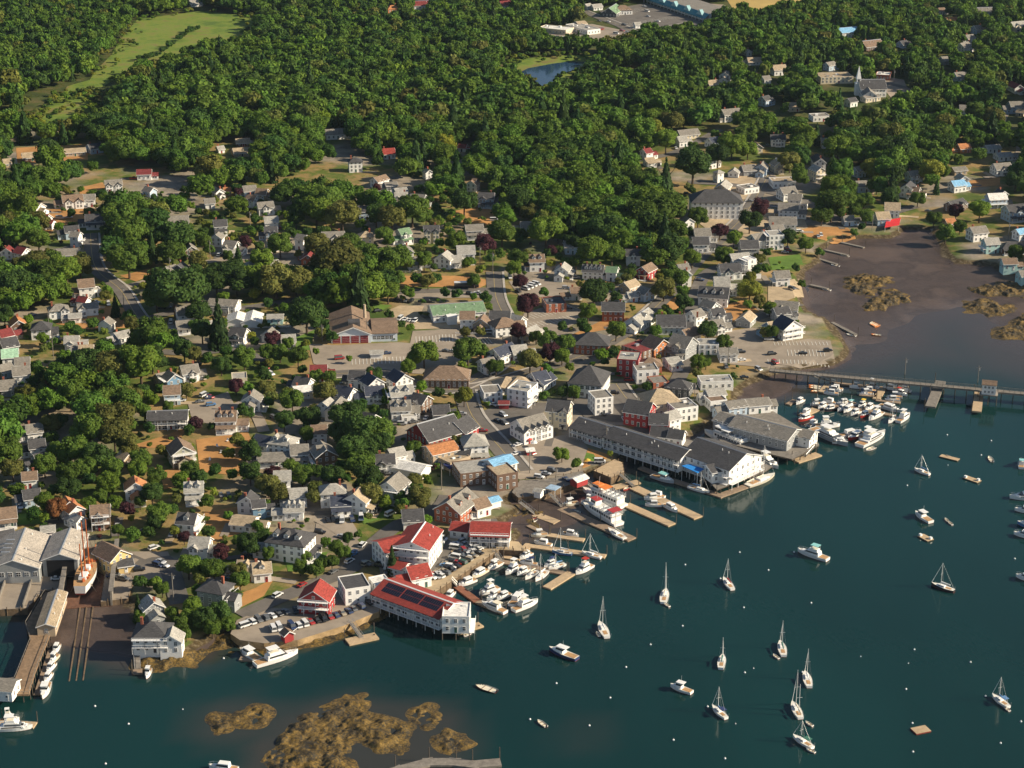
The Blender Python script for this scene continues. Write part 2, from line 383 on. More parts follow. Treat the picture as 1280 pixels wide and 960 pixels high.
def _marsh():
    n, l = M_MARSH.node_tree.nodes, M_MARSH.node_tree.links; r = next(x for x in n if x.type == 'VALTORGB'); e = r.color_ramp.elements; z = next(x for x in n if x.type == 'TEX_NOISE'); z.inputs['Detail'].default_value = 9
    while len(e) < 4: e.new(.5)
    for k, (p, c) in enumerate(((.36, (.075, .13, .016)), (.47, (.130, .19, .022)), (.54, (.165, .20, .03)), (.62, (.17, .145, .045)))): e[k].position = p; e[k].color = (*c, 1)
_marsh()
M_FIELD = mat('hay_field', (.42, .30, .10), .95, .2, .03)
M_FLOOR = mat('forest_floor', (.03, .04, .015), .95, .4, .1)
roads = [([(0, 326), (40, 318), (80, 312), (113, 300)], 6), ([(113, 292), (116, 325), (126, 343), (150, 362), (166, 388), (182, 412), (190, 440)], 7.5),
 ([(150, 360), (172, 355), (205, 345), (262, 327), (320, 323), (420, 318), (470, 318)], 5.5), ([(182, 400), (220, 390), (300, 386), (390, 372), (490, 366), (620, 362)], 6),
 ([(203, 440), (240, 442), (296, 438), (330, 452)], 6), ([(617, 340), (620, 372), (632, 400), (640, 430), (628, 452), (600, 472), (560, 488), (520, 480), (480, 466), (390, 470)], 8),
 ([(560, 488), (600, 484), (650, 470), (720, 448), (768, 425), (800, 402), (832, 372), (850, 352), (880, 318), (930, 270), (960, 220)], 7.5),
 ([(580, 488), (590, 520), (625, 560), (650, 590)], 9), ([(1000, 262), (960, 255), (930, 262)], 8), ([(700, 200), (750, 210), (800, 200), (845, 190), (900, 162)], 6), ([(860, 228), (920, 232), (1000, 250), (1060, 275), (1145, 258)], 7),
 ([(728, 14), (770, 30), (800, 40), (860, 30)], 9), ([(300, 770), (345, 750), (400, 728), (440, 710), (462, 685), (500, 655), (545, 640), (560, 620)], 7), ([(140, 690), (175, 705), (205, 700), (215, 720), (225, 755)], 7),
 ([(800, 540), (830, 500), (850, 470), (858, 440), (862, 400), (880, 345), (915, 330)], 7), ([(770, 480), (790, 505), (830, 525)], 8), ([(270, 520), (300, 505), (318, 515), (330, 540)], 5), ([(400, 650), (430, 668), (450, 690)], 5),
 ([(1230, 222), (1262, 215), (1275, 180), (1250, 165), (1258, 140)], 5), ([(880, 420), (940, 400), (1000, 380)], 6), ([(985, 95), (1030, 88), (1060, 95), (1130, 110), (1150, 130)], 6)]
ROADQ = []
for path, w in roads:
    Q = ribbon(path, w); ROADQ += [(q.x, q.y, w) for q in Q]
    struct(strip('road', Q, w, .24, M_ASPH if w > 5.8 else M_ASPH2).build('road', M_ASPH if w > 5.8 else M_ASPH2))
    if w >= 7.5: struct(strip('road_marking', Q, .18, .29, M_YELLOW).build('road_marking', M_YELLOW)); struct(strip('pavement', Q, 1.2, .34, M_PAVE, w / 2 + .9).build('pavement', M_CONC))
lots = [('parking_lot', [(386, 430), (420, 432), (497, 428), (520, 430), (575, 430), (590, 452), (560, 470), (500, 466), (440, 470), (392, 455)], M_ASPH2),
 ('parking_lot', [(516, 414), (572, 412), (580, 432), (512, 432)], M_ASPH2), ('parking_lot', [(655, 392), (700, 378), (728, 388), (726, 402), (690, 418), (650, 408)], M_ASPH2),
 ('parking_lot', [(636, 352), (672, 348), (716, 358), (706, 372), (650, 372)], M_ASPH2), ('parking_lot', [(495, 362), (620, 360), (618, 372), (498, 374)], M_ASPH2),
 ('parking_lot', [(588, 520), (640, 500), (690, 505), (650, 545), (600, 560)], M_ASPH), ('square', [(640, 560), (720, 540), (735, 560), (725, 590), (650, 600), (630, 590)], M_ASPH2),
 ('parking_lot', [(962, 430), (1010, 424), (1038, 426), (1044, 454), (1000, 458), (955, 455)], M_ASPH2), ('parking_lot', [(905, 415), (940, 410), (1000, 420), (960, 460), (905, 455)], M_ASPH2),
 ('parking_lot', [(749, 14), (808, 4), (885, 28), (862, 36), (806, 38), (772, 32)], M_ASPH), ('parking_lot', [(850, 2), (905, 6), (925, 20), (890, 22)], M_ASPH2), ('parking_lot', [(678, 36), (740, 30), (788, 40), (778, 52), (700, 54)], M_ASPH2),
 ('parking_lot', [(860, 268), (940, 262), (1000, 262), (1010, 285), (960, 300), (900, 300)], M_GRAVEL), ('parking_lot', [(235, 506), (285, 490), (300, 520), (280, 535), (240, 525)], M_ASPH2),
 ('parking_lot', [(160, 690), (210, 690), (222, 720), (180, 735), (135, 720)], M_ASPH2), ('parking_lot', [(395, 655), (440, 652), (452, 672), (420, 690), (392, 680)], M_ASPH2), ('parking_lot', [(700, 500), (770, 480), (800, 515), (780, 530), (730, 520)], M_ASPH),
 ('parking_lot', [(960, 355), (1000, 350), (1005, 372), (960, 385)], M_GRAVEL), ('gravel_drive', [(480, 390), (500, 382), (530, 383), (525, 395), (540, 405), (570, 400), (575, 410), (520, 412), (490, 405)], M_GRAVEL),
 ('lawn', [(438, 640), (470, 620), (500, 625), (490, 645), (455, 655)], M_LAWN), ('lawn', [(355, 695), (410, 690), (400, 712), (360, 715)], M_LAWN), ('lawn', [(960, 322), (1000, 318), (1005, 335), (965, 338)], M_LAWN), ('lawn', [(716, 562), (742, 568), (750, 580), (728, 576)], M_LAWN),
 ('lawn', [(370, 422), (394, 412), (388, 438), (370, 436)], M_LAWN), ('lawn', [(8, 645), (50, 640), (52, 655), (10, 657)], M_LAWN), ('lawn', [(465, 380), (490, 382), (470, 392)], M_LAWN),
 ('dry_grass', [(245, 550), (310, 540), (325, 575), (300, 595), (250, 590)], M_DRY), ('dry_grass', [(205, 545), (232, 535), (225, 550), (200, 560), (155, 560)], M_DRY), ('dry_grass', [(200, 590), (235, 580), (240, 605), (205, 612)], M_DRY),
 ('dry_grass', [(505, 345), (545, 345), (590, 345), (615, 352), (600, 360), (500, 358)], M_DRY), ('dry_grass', [(560, 265), (600, 258), (640, 270), (610, 285), (570, 280)], M_DRY), ('dry_grass', [(58, 262), (115, 258), (120, 270), (70, 285), (55, 300)], M_DRY),
 ('dry_grass', [(150, 345), (190, 335), (200, 340), (170, 352)], M_DRY), ('dry_grass', [(110, 380), (155, 385), (160, 410), (110, 412), (70, 405)], M_DRY), ('dry_grass', [(1000, 282), (1060, 285), (1070, 298), (1040, 305), (1005, 295)], M_DRY),
 ('dry_grass', [(255, 640), (320, 630), (320, 660), (262, 680)], M_DRY), ('dry_grass', [(820, 380), (850, 370), (850, 385), (830, 392)], M_DRY), ('dry_grass', [(890, 385), (930, 375), (950, 390), (915, 402)], M_DRY),
 ('dry_grass', [(712, 420), (750, 402), (770, 398), (760, 412)], M_DRY), ('dry_grass', [(290, 745), (320, 735), (345, 720), (330, 745), (300, 760)], M_DRY), ('dry_grass', [(735, 560), (775, 575), (750, 590), (728, 585)], M_DRY),
 ('marsh', [(76, 120), (84, 108), (112, 100), (120, 88), (140, 68), (150, 50), (172, 24), (250, 14), (318, 20), (316, 54), (282, 62), (220, 78), (180, 92), (146, 98), (122, 112), (105, 124), (70, 126)], M_MARSH),
 ('marsh', [(40, 156), (68, 120), (112, 116), (122, 150), (60, 160)], M_MARSH), ('marsh', [(-40, 150), (0, 147), (45, 145), (20, 156), (-40, 162)], M_MARSH), ('marsh', [(395, 30), (420, 20), (460, 18), (450, 26), (405, 34)], M_MARSH), ('marsh', [(322, 22), (352, 18), (352, 26), (325, 27)], M_MARSH), ('marsh', [(430, 10), (470, 0), (475, 14), (440, 16)], M_MARSH),
 ('marsh', [(530, 68), (545, 62), (570, 64), (560, 72), (540, 74)], M_MARSH), ('marsh', [(630, 88), (640, 75), (690, 70), (742, 68), (744, 80), (728, 90), (702, 98), (682, 115), (670, 108), (640, 96)], M_MARSH), ('marsh', [(744, 96), (770, 90), (806, 90), (800, 97), (765, 102)], M_FIELD), ('marsh', [(735, 122), (765, 116), (790, 122), (770, 128)], M_MARSH),
 ('hay_field', [(905, -6), (918, 14), (950, 22), (1000, 14), (1052, 8), (1056, -10)], M_FIELD), ('lawn', [(200, -6), (260, -8), (250, 4), (205, 4)], M_MARSH), ('dry_grass', [(98, 235), (128, 228), (135, 240), (100, 243)], M_DRY), ('dry_grass', [(1180, 20), (1195, 24), (1195, 36), (1182, 34)], M_DRY), ('dry_grass', [(20, 185), (108, 180), (110, 200), (22, 205)], M_DRY),
 ('dry_grass', [(288, 185), (316, 180), (316, 192), (290, 195)], M_DRY), ('car_park', [(1100, 95), (1130, 100), (1140, 128), (1120, 130), (1105, 112)], M_ASPH2), ('dry_grass', [(1190, 228), (1250, 222), (1250, 232), (1195, 236)], M_DRY), ('dry_grass', [(900, 170), (925, 160), (930, 170), (905, 178)], M_DRY), ('parking_lot', [(895, 225), (930, 215), (960, 235), (930, 250), (900, 240)], M_GRAVEL)]
OFFS = {'lawn': .10, 'dry_grass': .08, 'marsh': .10, 'hay_field': .10, 'parking_lot': .17, 'square': .15, 'gravel_drive': .12, 'car_park': .17}
CLEAR = []
for nm, poly, m in lots:
    w_ = gp(poly); CLEAR.append(w_); sheet(nm, w_, m, OFFS[nm] + (.012 * (len(CLEAR) % 4)))
pw = gp(PONDPX); CLEAR.append(pw)
sheet('pond', pw, water_material('pond_water', (.02, .05, .10), (0, 0, 0), False, .05, .05), .2, flat=max(gz(*p) for p in pw) + .2)
def quay(name, poly, z, mt, ms, zb=-2.0, kind=True):
    w_ = [U(x, y, z) for x, y in poly]; mb = MB()
    if sum(w_[i][0] * w_[(i + 1) % len(w_)][1] - w_[(i + 1) % len(w_)][0] * w_[i][1] for i in range(len(w_))) < 0: w_ = w_[::-1]
    mb.face([(x, y, z) for x, y in w_], 0)
    for i in range(len(w_)):
        a, b = w_[i], w_[(i + 1) % len(w_)]; mb.face([(*a, zb), (*b, zb), (*b, z), (*a, z)], 1)
        # kerb beam along the edge
    if ms is M_TIMBER:
        for i in range(len(w_)):
            a, b = Vector(w_[i]), Vector(w_[(i + 1) % len(w_)]); n = max(1, int((b - a).length / 3.2))
            for k in range(n): p = a.lerp(b, (k + .5) / n); mb.cyl((p.x, p.y, zb), (p.x, p.y, z + .85), .19, .17, 6, 1)
    if zb > 1:
        for i in range(len(w_)):
            a, b = Vector(w_[i]), Vector(w_[(i + 1) % len(w_)]); n = max(1, int((b - a).length / 4))
            for k in range(n): p = a.lerp(b, (k + .5) / n) * .9995; mb.cyl((p.x, p.y, -2.5), (p.x, p.y, zb), .22, .2, 6, 1)
    o = mb.build(name, [mt, ms]); CLEAR.append(w_)
    return struct(o) if kind else o
M_STONE = mat('seawall_stone', (.33, .23, .12), .95, .5, .35)
M_TIMBER = mat('bulkhead_timber', (.15, .105, .065), .95, .5, .5)
quay('pier_lot', [(288, 792), (300, 800), (330, 804), (372, 800), (430, 782), (474, 764), (478, 744), (440, 735), (415, 715), (370, 745), (320, 765), (296, 775)], 2.7, M_ASPH2, M_STONE)
quay('wharf', [(522, 735), (539, 743), (570, 723), (600, 703), (624, 687), (660, 689), (648, 677), (600, 672), (560, 668), (540, 700)], 2.75, M_GRAVEL, M_TIMBER)
quay('wharf', [(640, 615), (648, 622), (680, 618), (700, 610), (734, 598), (728, 588), (690, 598), (650, 600)], 2.8, M_WOODG, M_TIMBER)
quay('platform', [(742, 588), (764, 597), (780, 590), (778, 578), (768, 574)], 3.0, M_DECK, M_TIMBER)
quay('yard', [(-60, 700), (-60, 762), (0, 762), (34, 760), (55, 737), (77, 737), (88, 700), (134, 700), (126, 752), (160, 748), (168, 725), (140, 690), (20, 680)], 2.6, M_ASPH2, M_TIMBER)
quay('wharf', [(890, 525), (900, 552), (990, 574), (1024, 556), (1018, 545), (960, 510), (925, 505)], 2.7, M_WOODG, M_PILE, 2.1)
quay('wharf', [(700, 545), (722, 532), (760, 545), (870, 585), (896, 612), (955, 590), (965, 583), (940, 574), (872, 553), (800, 530), (740, 515)], 2.6, M_WOODG, M_PILE, 2.1)
V(440, 600, 6.4)
sheet('wharf_lane', [U(*tv(x, y), 2.78) for x, y in ((742, 462), (800, 490), (788, 632), (640, 735), (622, 690), (702, 600), (722, 500))], M_ASPH, 0, 5, 2.785)
# ------------------------------------------------------------------ buildings
def window_mesh(w, h, frame=M_WHITE):
    b = MB(); b.box(-w / 2 - .12, w / 2 + .12, -.07, .02, -.14, h + .14, 0)
    b.box(-w / 2, w / 2, -.10, -.05, 0, h, 1); b.box(-w / 2, w / 2, -.12, -.06, h * .48, h * .54, 0); b.box(-.04, .04, -.115, -.06, 0, h, 0)
    return b.mesh('window', [frame, M_GLASS])
WIN = window_mesh(.9, 1.3); WINBIG = window_mesh(1.5, 1.5); WINSM = window_mesh(.8, .9); WINDOOR = window_mesh(1.75, 1.75)
def door_mesh(c):
    b = MB(); b.box(-.6, .6, -.06, .02, 0, 2.25, 0); b.box(-.45, .45, -.10, -.04, 0, 2.05, 1); b.box(-.3, .3, -.12, -.08, 1.2, 1.8, 2); return b.mesh('door', [M_WHITE, c, M_GLASS])
DOORS = [door_mesh(mat('door_paint_' + k, c, .5)) for k, c in (('dark', (.05, .05, .06)), ('red', (.3, .03, .03)), ('green', (.04, .12, .08)), ('white', (.7, .7, .68)))]
NHOUSE = 0
HOUSES = []
def frame_from(x1, y1, x2, y2, hr, zfix=None):
    if zfix is None:
        a = G(x1, y1, hr); b = G(x2, y2, hr); z = min(gz((a[0] + b[0]) / 2, (a[1] + b[1]) / 2), 40); z = max(z, 2.75)
    else: z = zfix
    A = Vector(U(x1, y1, z + hr)); B = Vector(U(x2, y2, z + hr)); return A, B, z
def put_windows(par, side, L, d, zs, n, me, inset=0.0, name='window', y0=None):
    """side: 'F' front(-Y) 'B' back 'R' +X 'L' -X"""
    for z in zs:
        for k in range(n):
            span = (L if side in 'FB' else d); t = (-.5 + (k + .5) / n) * (span - .6)
            loc, a = {'F': ((t, -d / 2, z), 0), 'B': ((-t, d / 2, z), math.pi), 'R': ((L / 2, t, z), math.pi / 2), 'L': ((-L / 2, -t, z), -math.pi / 2)}[side]
            link(name, me, par, loc, a)
def vis_sides(a, x, y):
    r = []
    for s, t in (('F', a - math.pi / 2), ('R', a), ('B', a + math.pi / 2), ('L', a + math.pi)):
        dx, dy = -x, -y; n = math.hypot(dx, dy)
        if (math.cos(t) * dx + math.sin(t) * dy) / n > .06: r.append(s)
    return r
def roof_gable(mb, L, d, h, rise, o=.45, th=.22):
    s = rise / (d / 2); e = d / 2 + o; ze = h - o * s
    for sg in (-1, 1):
        P = [(sg * e, ze), (0, h + rise), (0, h + rise + th), (sg * e, ze + th)]
        mb.prism(P if sg > 0 else P[::-1], 'x', -L / 2 - o, L / 2 + o)
def roof_hip(mb, L, d, h, rise, o=.5, r=None):
    r = max(.3, L / 2 - d / 2) if r is None else r; e, f = L / 2 + o, d / 2 + o; zt = h + rise
    A, B, C_, D = (-e, -f, h), (e, -f, h), (e, f, h), (-e, f, h); P, Q = (-r, 0, zt), (r, 0, zt)
    mb.face([A, B, Q, P]); mb.face([B, C_, Q]); mb.face([C_, D, P, Q]); mb.face([D, A, P])
    mb.box(-e, e, -f, f, h - .22, h - .005)
ADJ = {}
def house(x1, y1, x2, y2, d, h, wall='w', roof='g', opts='', kind='house', label=None, cat=None, px=True):
    global NHOUSE; NHOUSE += 1; rnd = random.Random(NHOUSE * 31 + 5)
    o = opts.split()
    if kind in ('house', 'cottage', 'garage', 'inn', 'long_house', 'brick_house', 'bank', 'shed', 'church_hall', 'kiosk'): d *= .79; h *= .82
    elif 'long' not in o: d *= .88; h *= .88
    else: d *= .92; h *= .88
    if px:
        ox, oy = _tile; x1, x2 = ox + x1 / 4, ox + x2 / 4; y1, y2 = oy + y1 / 4, oy + y2 / 4
    flat = 'flat' in o; hip = 'hip' in o
    pit = .38 if 'low' in o else 1.0 if 'steep' in o else .68
    rise = 0 if flat else d / 2 * pit
    zf = next((float(t[1:]) for t in o if t[0] == 'z' and t[1:].replace('.', '').isdigit()), None)
    A, B, z = frame_from(x1, y1, x2, y2, h + rise, zf)
    M_ = (A + B) / 2; v = B - A; L = v.length; a = math.atan2(v.y, v.x)
    if hip: L += d * .5
    if 'long' not in o: L = min(max(L, d * .85), max(d * 1.9, 13))
    cam_d = math.atan2(-M_.y, -M_.x)
    if math.cos(a - math.pi / 2 - cam_d) < 0: a += math.pi
    R = root(kind, M_.x, M_.y, z, a)
    vis = vis_sides(a, M_.x, M_.y)
    # walls
    mb = MB(); zb = -2.5 if zf is None else -.3
    top = h - (.02 if not flat else 0)
    mb.box(-L / 2, L / 2, -d / 2, d / 2, zb, h if flat else h - .25)
    if flat:
        t = .25
        for q in ((-L / 2, L / 2, -d / 2, -d / 2 + t), (-L / 2, L / 2, d / 2 - t, d / 2), (-L / 2, -L / 2 + t, -d / 2 + t, d / 2 - t), (L / 2 - t, L / 2, -d / 2 + t, d / 2 - t)): mb.box(*q, h, h + .45)
    elif not hip:
        for sx in (-1, 1):
            xg = sx * (L / 2); P = [(-d / 2, h - .26), (d / 2, h - .26), (d / 2, h - .05), (0, h + rise - .05), (-d / 2, h - .05)]
            mb.prism(P if sx > 0 else P, 'x', min(xg, xg - sx * .3), max(xg, xg - sx * .3))
    rb = MB()
    if flat: rb.box(-L / 2 + .25, L / 2 - .25, -d / 2 + .25, d / 2 - .25, h + .003, h + .12)
    elif hip: roof_hip(rb, L, d, h, rise)
    else: roof_gable(rb, L, d, h, rise)
    # cross gables
    storeys = max(1, round(h / 2.5)); fh = h / storeys
    xg = [t for t in o if t[0] == 'x']; xw = min(d * .62, L * .42)
    xpos = []
    for t in xg:
        f = float(t[1:]); cx = (f - .5) * L; xr = xw / 2 * max(pit, .62); pj = 0.9; xpos.append(cx)
        P = [(cx - xw / 2, zb), (cx + xw / 2, zb), (cx + xw / 2, h - .05), (cx, h + xr - .05), (cx - xw / 2, h - .05)]
        mb.prism(P, 'y', -d / 2 - pj, -d / 2 + .3)
        s = xr / (xw / 2); e = xw / 2 + .35; ze = h - .35 * s
        for sg in (-1, 1):
            Q = [(cx + sg * e, ze), (cx, h + xr), (cx, h + xr + .2), (cx + sg * e, ze + .2)]
            rb.prism(Q if sg > 0 else Q[::-1], 'y', -d / 2 - pj - .35, 0.0)
        if kind not in ('shed',):
            for zz in [1.0 + fh * s_ for s_ in range(storeys)]: link('window', WIN, R, (cx - .9, -d / 2 - pj, zz), 0); link('window', WIN, R, (cx + .9, -d / 2 - pj, zz), 0)
            link('window', WINSM, R, (cx, -d / 2 - pj, h + .2), 0)
    if kind in ('house', 'cottage', 'inn') and not flat and rnd.random() < .62 and zf is None:      # lower wing
        sx = rnd.choice((-1, 1)); lw = rnd.uniform(3.0, 5.2); dw = d * rnd.uniform(.55, .8); hw = h * rnd.uniform(.5, .72); yo = rnd.uniform(-.1, .1) * d; x0, x1_ = (L / 2 - .05, L / 2 + lw) if sx > 0 else (-L / 2 - lw, -L / 2 + .05)
        rw = dw / 2 * .6; mb.prism([(yo - dw / 2, zb), (yo + dw / 2, zb), (yo + dw / 2, hw - .04), (yo, hw + rw - .04), (yo - dw / 2, hw - .04)], 'x', x0, x1_)
        for sg in (-1, 1):
            Q = [(yo + sg * (dw / 2 + .35), hw - .35 * .6), (yo, hw + rw), (yo, hw + rw + .2), (yo + sg * (dw / 2 + .35), hw - .01)]; rb.prism(Q if sg > 0 else Q[::-1], 'x', x0 if sx > 0 else x0 - .35, x1_ + .35 if sx > 0 else x1_)
        wing = (x0, x1_, yo - dw / 2)
        if 'nowin' not in o:
            for q in (.3, .7): link('window', WIN, R, (x0 + (x1_ - x0) * q, yo - dw / 2, .9), 0)
            if ('R' if sx > 0 else 'L') in vis: link('window', WIN, R, (x1_ if sx > 0 else x0, yo, .9), math.pi / 2 * sx)
    W_ = mb.build('wall', wm(wall), R); RF = rb.build('roof', rm(roof), R)
    if not flat and not hip:
        t = MB(); s_ = rise / (d / 2); e = d / 2 + .45
        for sx in (-1, 1):
            x = sx * (L / 2 + .46)
            for sg in (-1, 1):
                Q = [(sg * e, h - .45 * s_ - .12), (0, h + rise - .12), (0, h + rise + .2), (sg * e, h - .45 * s_ + .2)]; t.prism(Q if sg > 0 else Q[::-1], 'x', x - .05, x + .05)
        for sg in (-1, 1): t.box(-L / 2 - .4, L / 2 + .4, sg * (e + .03) - .04, sg * (e + .03) + .04, h - .45 * s_ - .16, h - .45 * s_ + .12)
        t.build('trim', M_WHITE, R)
    # windows
    if 'nowin' not in o:
        sp = 2.3 if L < 22 else 2.9
        for s in vis:
            span = L if s in 'FB' else d; n = int(min(max(1, (span - 1) // sp), 22 if 'long' in o else 10))
            zs = [(.25 if 'overhang' in o else 1.0 if fh < 3.4 else 1.2) + fh * k for k in range(storeys)]
            if s in 'FB':
                for zz in zs:
                    for k in range(n):
                        t = (-.5 + (k + .5) / n) * (L - .6)
                        if s == 'F' and any(abs(t - c) < xw / 2 + .4 for c in xpos): continue
                        if s == 'F' and zz == zs[0] and k == n // 2: continue
                        link('window', WINDOOR if 'overhang' in o else WINBIG if 'big' in o else WIN, R, (t, -d / 2, zz) if s == 'F' else (-t, d / 2, zz), 0 if s == 'F' else math.pi)
            else:
                put_windows(R, s, L, d, zs, n, WIN)
                if not flat and not hip and rise > 2.3: put_windows(R, s, L, d, [h + rise * .18], 1 if rise < 4 else 2, WINSM if rise < 4 else WIN)
        dx = 0 if not xpos else (xpos[0] if len(xpos) == 1 else 0)
        if 'F' in vis: link('door', rnd.choice(DOORS), R, ((-.5 + (max(1, (L - 1) // sp) // 2 + .5) / max(1, (L - 1) // sp)) * (L - .6) if not xpos else xpos[0], -d / 2 - (.9 if xpos else 0), .05), 0)
    # chimney, dormers
    if kind in ('house', 'inn') and not flat and rnd.random() < .35 and not any(t[0] == 'c' for t in o): o.append('c')
    nch = sum(int(t[1:] or 1) for t in o if t[0] == 'c' and (t[1:] == '' or t[1:].isdigit()))
    for k in range(nch):
        c = MB(); cx = (-.32 + .64 * k) * L if nch > 1 else rnd.choice((-.3, .28)) * L; zt = h + rise
        c.box(cx - .4, cx + .4, .2, .95, zt - 1.4, zt + 1.1); c.box(cx - .5, cx + .5, .1, 1.05, zt + 1.1, zt + 1.25); c.build('chimney', M_BRICK if 'cw' not in o else M_WHITE, RF)
    for t in o:
        if t[0] == 'd' and t[1:].isdigit():
            n = int(t[1:])
            for k in range(n):
                cx = (-.5 + (k + .5) / n) * L * .86; D = MB(); yb = -d / 2 * .62; zb_ = h + rise * (1 + yb / (d / 2)) - .05
                D.prism([(cx - .9, zb_ - .6), (cx + .9, zb_ - .6), (cx + .9, zb_ + 1.35), (cx, zb_ + 2.1), (cx - .9, zb_ + 1.35)], 'y', yb - .25, yb + 2.2, 0)
                for sg in (-1, 1):
                    Q = [(cx + sg * 1.2, zb_ + 1.12), (cx, zb_ + 2.12), (cx, zb_ + 2.28), (cx + sg * 1.2, zb_ + 1.28)]
                    D.prism(Q if sg > 0 else Q[::-1], 'y', yb - .5, yb + 2.6, 1)
                dm = D.build('dormer', [wm(wall), rm(roof)], RF); link('window', WINSM, dm, (cx, yb - .25, zb_ + .25), 0)
    # porch along the front, balconies
    if 'p' in o or 'P' in o:
        pd = 2.4; P = MB(); Lp = L * .96
        if 'p' in o:
            P.box(-Lp / 2, Lp / 2, -d / 2 - pd, -d / 2 - .01, -1.5, .25); n = max(3, int(Lp / 2.6))
            for k in range(n + 1):
                xx = -Lp / 2 + .1 + (Lp - .2) * k / n; P.box(xx - .09, xx + .09, -d / 2 - pd + .05, -d / 2 - pd + .23, .25, 2.75)
            P.box(-Lp / 2, Lp / 2, -d / 2 - pd + .08, -d / 2 - pd + .16, .95, 1.07); pp = P.build('porch', M_WHITE, R)
            q = MB(); q.prism([(-d / 2 - pd - .3, 2.72), (-d / 2 - .02, 3.35), (-d / 2 - .02, 3.5), (-d / 2 - pd - .3, 2.87)][::-1], 'x', -Lp / 2 - .3, Lp / 2 + .3); q.build('porch_roof', rm(roof), pp)
        else:
            s = 1 if 'R' in vis else -1; x0 = s * L / 2; x1_ = s * (L / 2 + pd); lo, hi = min(x0, x1_), max(x0, x1_)
            P.box(lo + .01, hi, -d * .47, d * .47, -1.5, .25); n = max(2, int(d / 2.6))
            for k in range(n + 1):
                yy = -d * .47 + .1 + (d * .94 - .2) * k / n; P.box(x1_ - .18 if s > 0 else x1_, x1_ if s > 0 else x1_ + .18, yy - .09, yy + .09, .25, 2.75)
            pp = P.build('porch', M_WHITE, R); q = MB(); q.box(lo - (.3 if s < 0 else -.02), hi + (.3 if s > 0 else -.02), -d * .5, d * .5, 2.75, 2.95); q.build('porch_roof', rm(roof), pp)
    for t in o:
        if t[0] in 'bB' and t[1:].isdigit():
            for k in range(1, int(t[1:]) + 1):
                zz = fh * k if zf is None else fh * (k - 1) + .02; P = MB(); bd = 1.7
                if t[0] == 'b':
                    P.box(-L / 2, L / 2, -d / 2 - bd, -d / 2 - .01, zz - .18, zz); P.box(-L / 2, L / 2, -d / 2 - bd, -d / 2 - bd + .1, zz + .95, zz + 1.05); n = int(L / 1.0)
                    for j in range(n + 1):
                        xx = -L / 2 + .05 + (L - .1) * j / n; w2 = .09 if j % 4 == 0 else .035
                        P.box(xx - w2, xx + w2, -d / 2 - bd + .01, -d / 2 - bd + .09, zz if j % 4 else zz - fh + .2, zz + .95 if j % 4 else zz + (fh - .3 if k < storeys else 1.0))
                else:
                    s = 1 if 'R' in vis else -1; xa, xb = (L / 2 + .01, L / 2 + bd) if s > 0 else (-L / 2 - bd, -L / 2 - .01)
                    P.box(xa, xb, -d / 2, d / 2, zz - .18, zz); xr = xb - .1 if s > 0 else xa
                    P.box(xr, xr + .1, -d / 2, d / 2, zz + .95, zz + 1.05); n = int(d / 1.0)
                    for j in range(n + 1):
                        yy = -d / 2 + .05 + (d - .1) * j / n; w2 = .08 if j % 4 == 0 else .035; P.box(xr + .01, xr + .09, yy - w2, yy + w2, zz if j % 4 else zz - fh + .2, zz + .95)
                P.build('balcony', M_WHITE, R)
    if 'overhang' in o:  # roof overhang and posts added to put the balcony fronts in shade
        P = MB(); P.prism([(-d / 2 - 2.0, h - .62), (-d / 2 - .3, h - .02), (-d / 2 - .3, h + .2), (-d / 2 - 2.0, h - .4)], 'x', -L / 2 - .4, L / 2 + .4); P.build('gallery_roof', rm(roof), R)
        P = MB()
        for k in range(int(L / 3.4) + 1): xx = -L / 2 + .1 + (L - .2) * k / int(L / 3.4); P.box(xx - .09, xx + .09, -d / 2 - 1.68, -d / 2 - 1.5, 0, h - .5)
        P.build('overhang_posts', M_WHITE, R)
    if 'pile' in o:
        nx, ny = max(2, int(L / 4)), max(2, int(d / 4.5))
        me = None
        for i in range(nx + 1):
            for j in (0, ny):
                loc = (-L / 2 + L * i / nx, -d / 2 + d * j / ny, 0)
                if j == ny and i not in (0, nx): continue
                if me is None: P = MB(); P.cyl((0, 0, -z - 1), (0, 0, -.3), .2, .2, 6); me = P.mesh('pile', M_PILE)
                link('pile', me, R, loc)
    if flat and L > 9 and d > 7 and 'nowin' not in o:
        for k in range(max(2, int(L / 6))):
            ux, uy, us = rnd.uniform(-.4, .4) * L, rnd.uniform(-.3, .3) * d, rnd.uniform(.5, 1.1); b = MB(); b.box(ux - us, ux + us, uy - us * .7, uy + us * .7, h + .121, h + .121 + us * rnd.uniform(.7, 1.3)); b.build('roof_unit', M_METAL if k % 2 else M_WHITE, RF)
    if not flat and not hip and L > 15:
        b = MB(); zr = h + rise; b.prism([(-.4, zr + .22 - .4 * pit + .03), (.4, zr + .22 - .4 * pit + .03), (0, zr + .3)], 'x', -L / 2 - .4, L / 2 + .4); b.build('ridge_cap', M_WHITE if roof == 'r' else M_METAL, RF)
        for k in range(int(L / 8) if not ('pile' in o and roof == 'r') else 0):
            t = rnd.uniform(.3, .8); ux = rnd.uniform(-.45, .45) * L; zv = h + rise * t; b = MB(); b.cyl((ux, -d / 2 * (1 - t), zv), (ux, -d / 2 * (1 - t), zv + .95), .16, .16, 6); b.build('vent_pipe', M_WHITE, RF)
    wn_, rn_ = WALLC[wall][0], ROOFC[roof][0]
    size = ''
    if kind in ('house', 'cottage'):
        size = 'tall ' if h > 7 else 'low ' if h < 4 else ''
        if L > 19: size = 'long ' + size
    rt = 'flat' if flat else 'hipped' if hip else 'gabled'
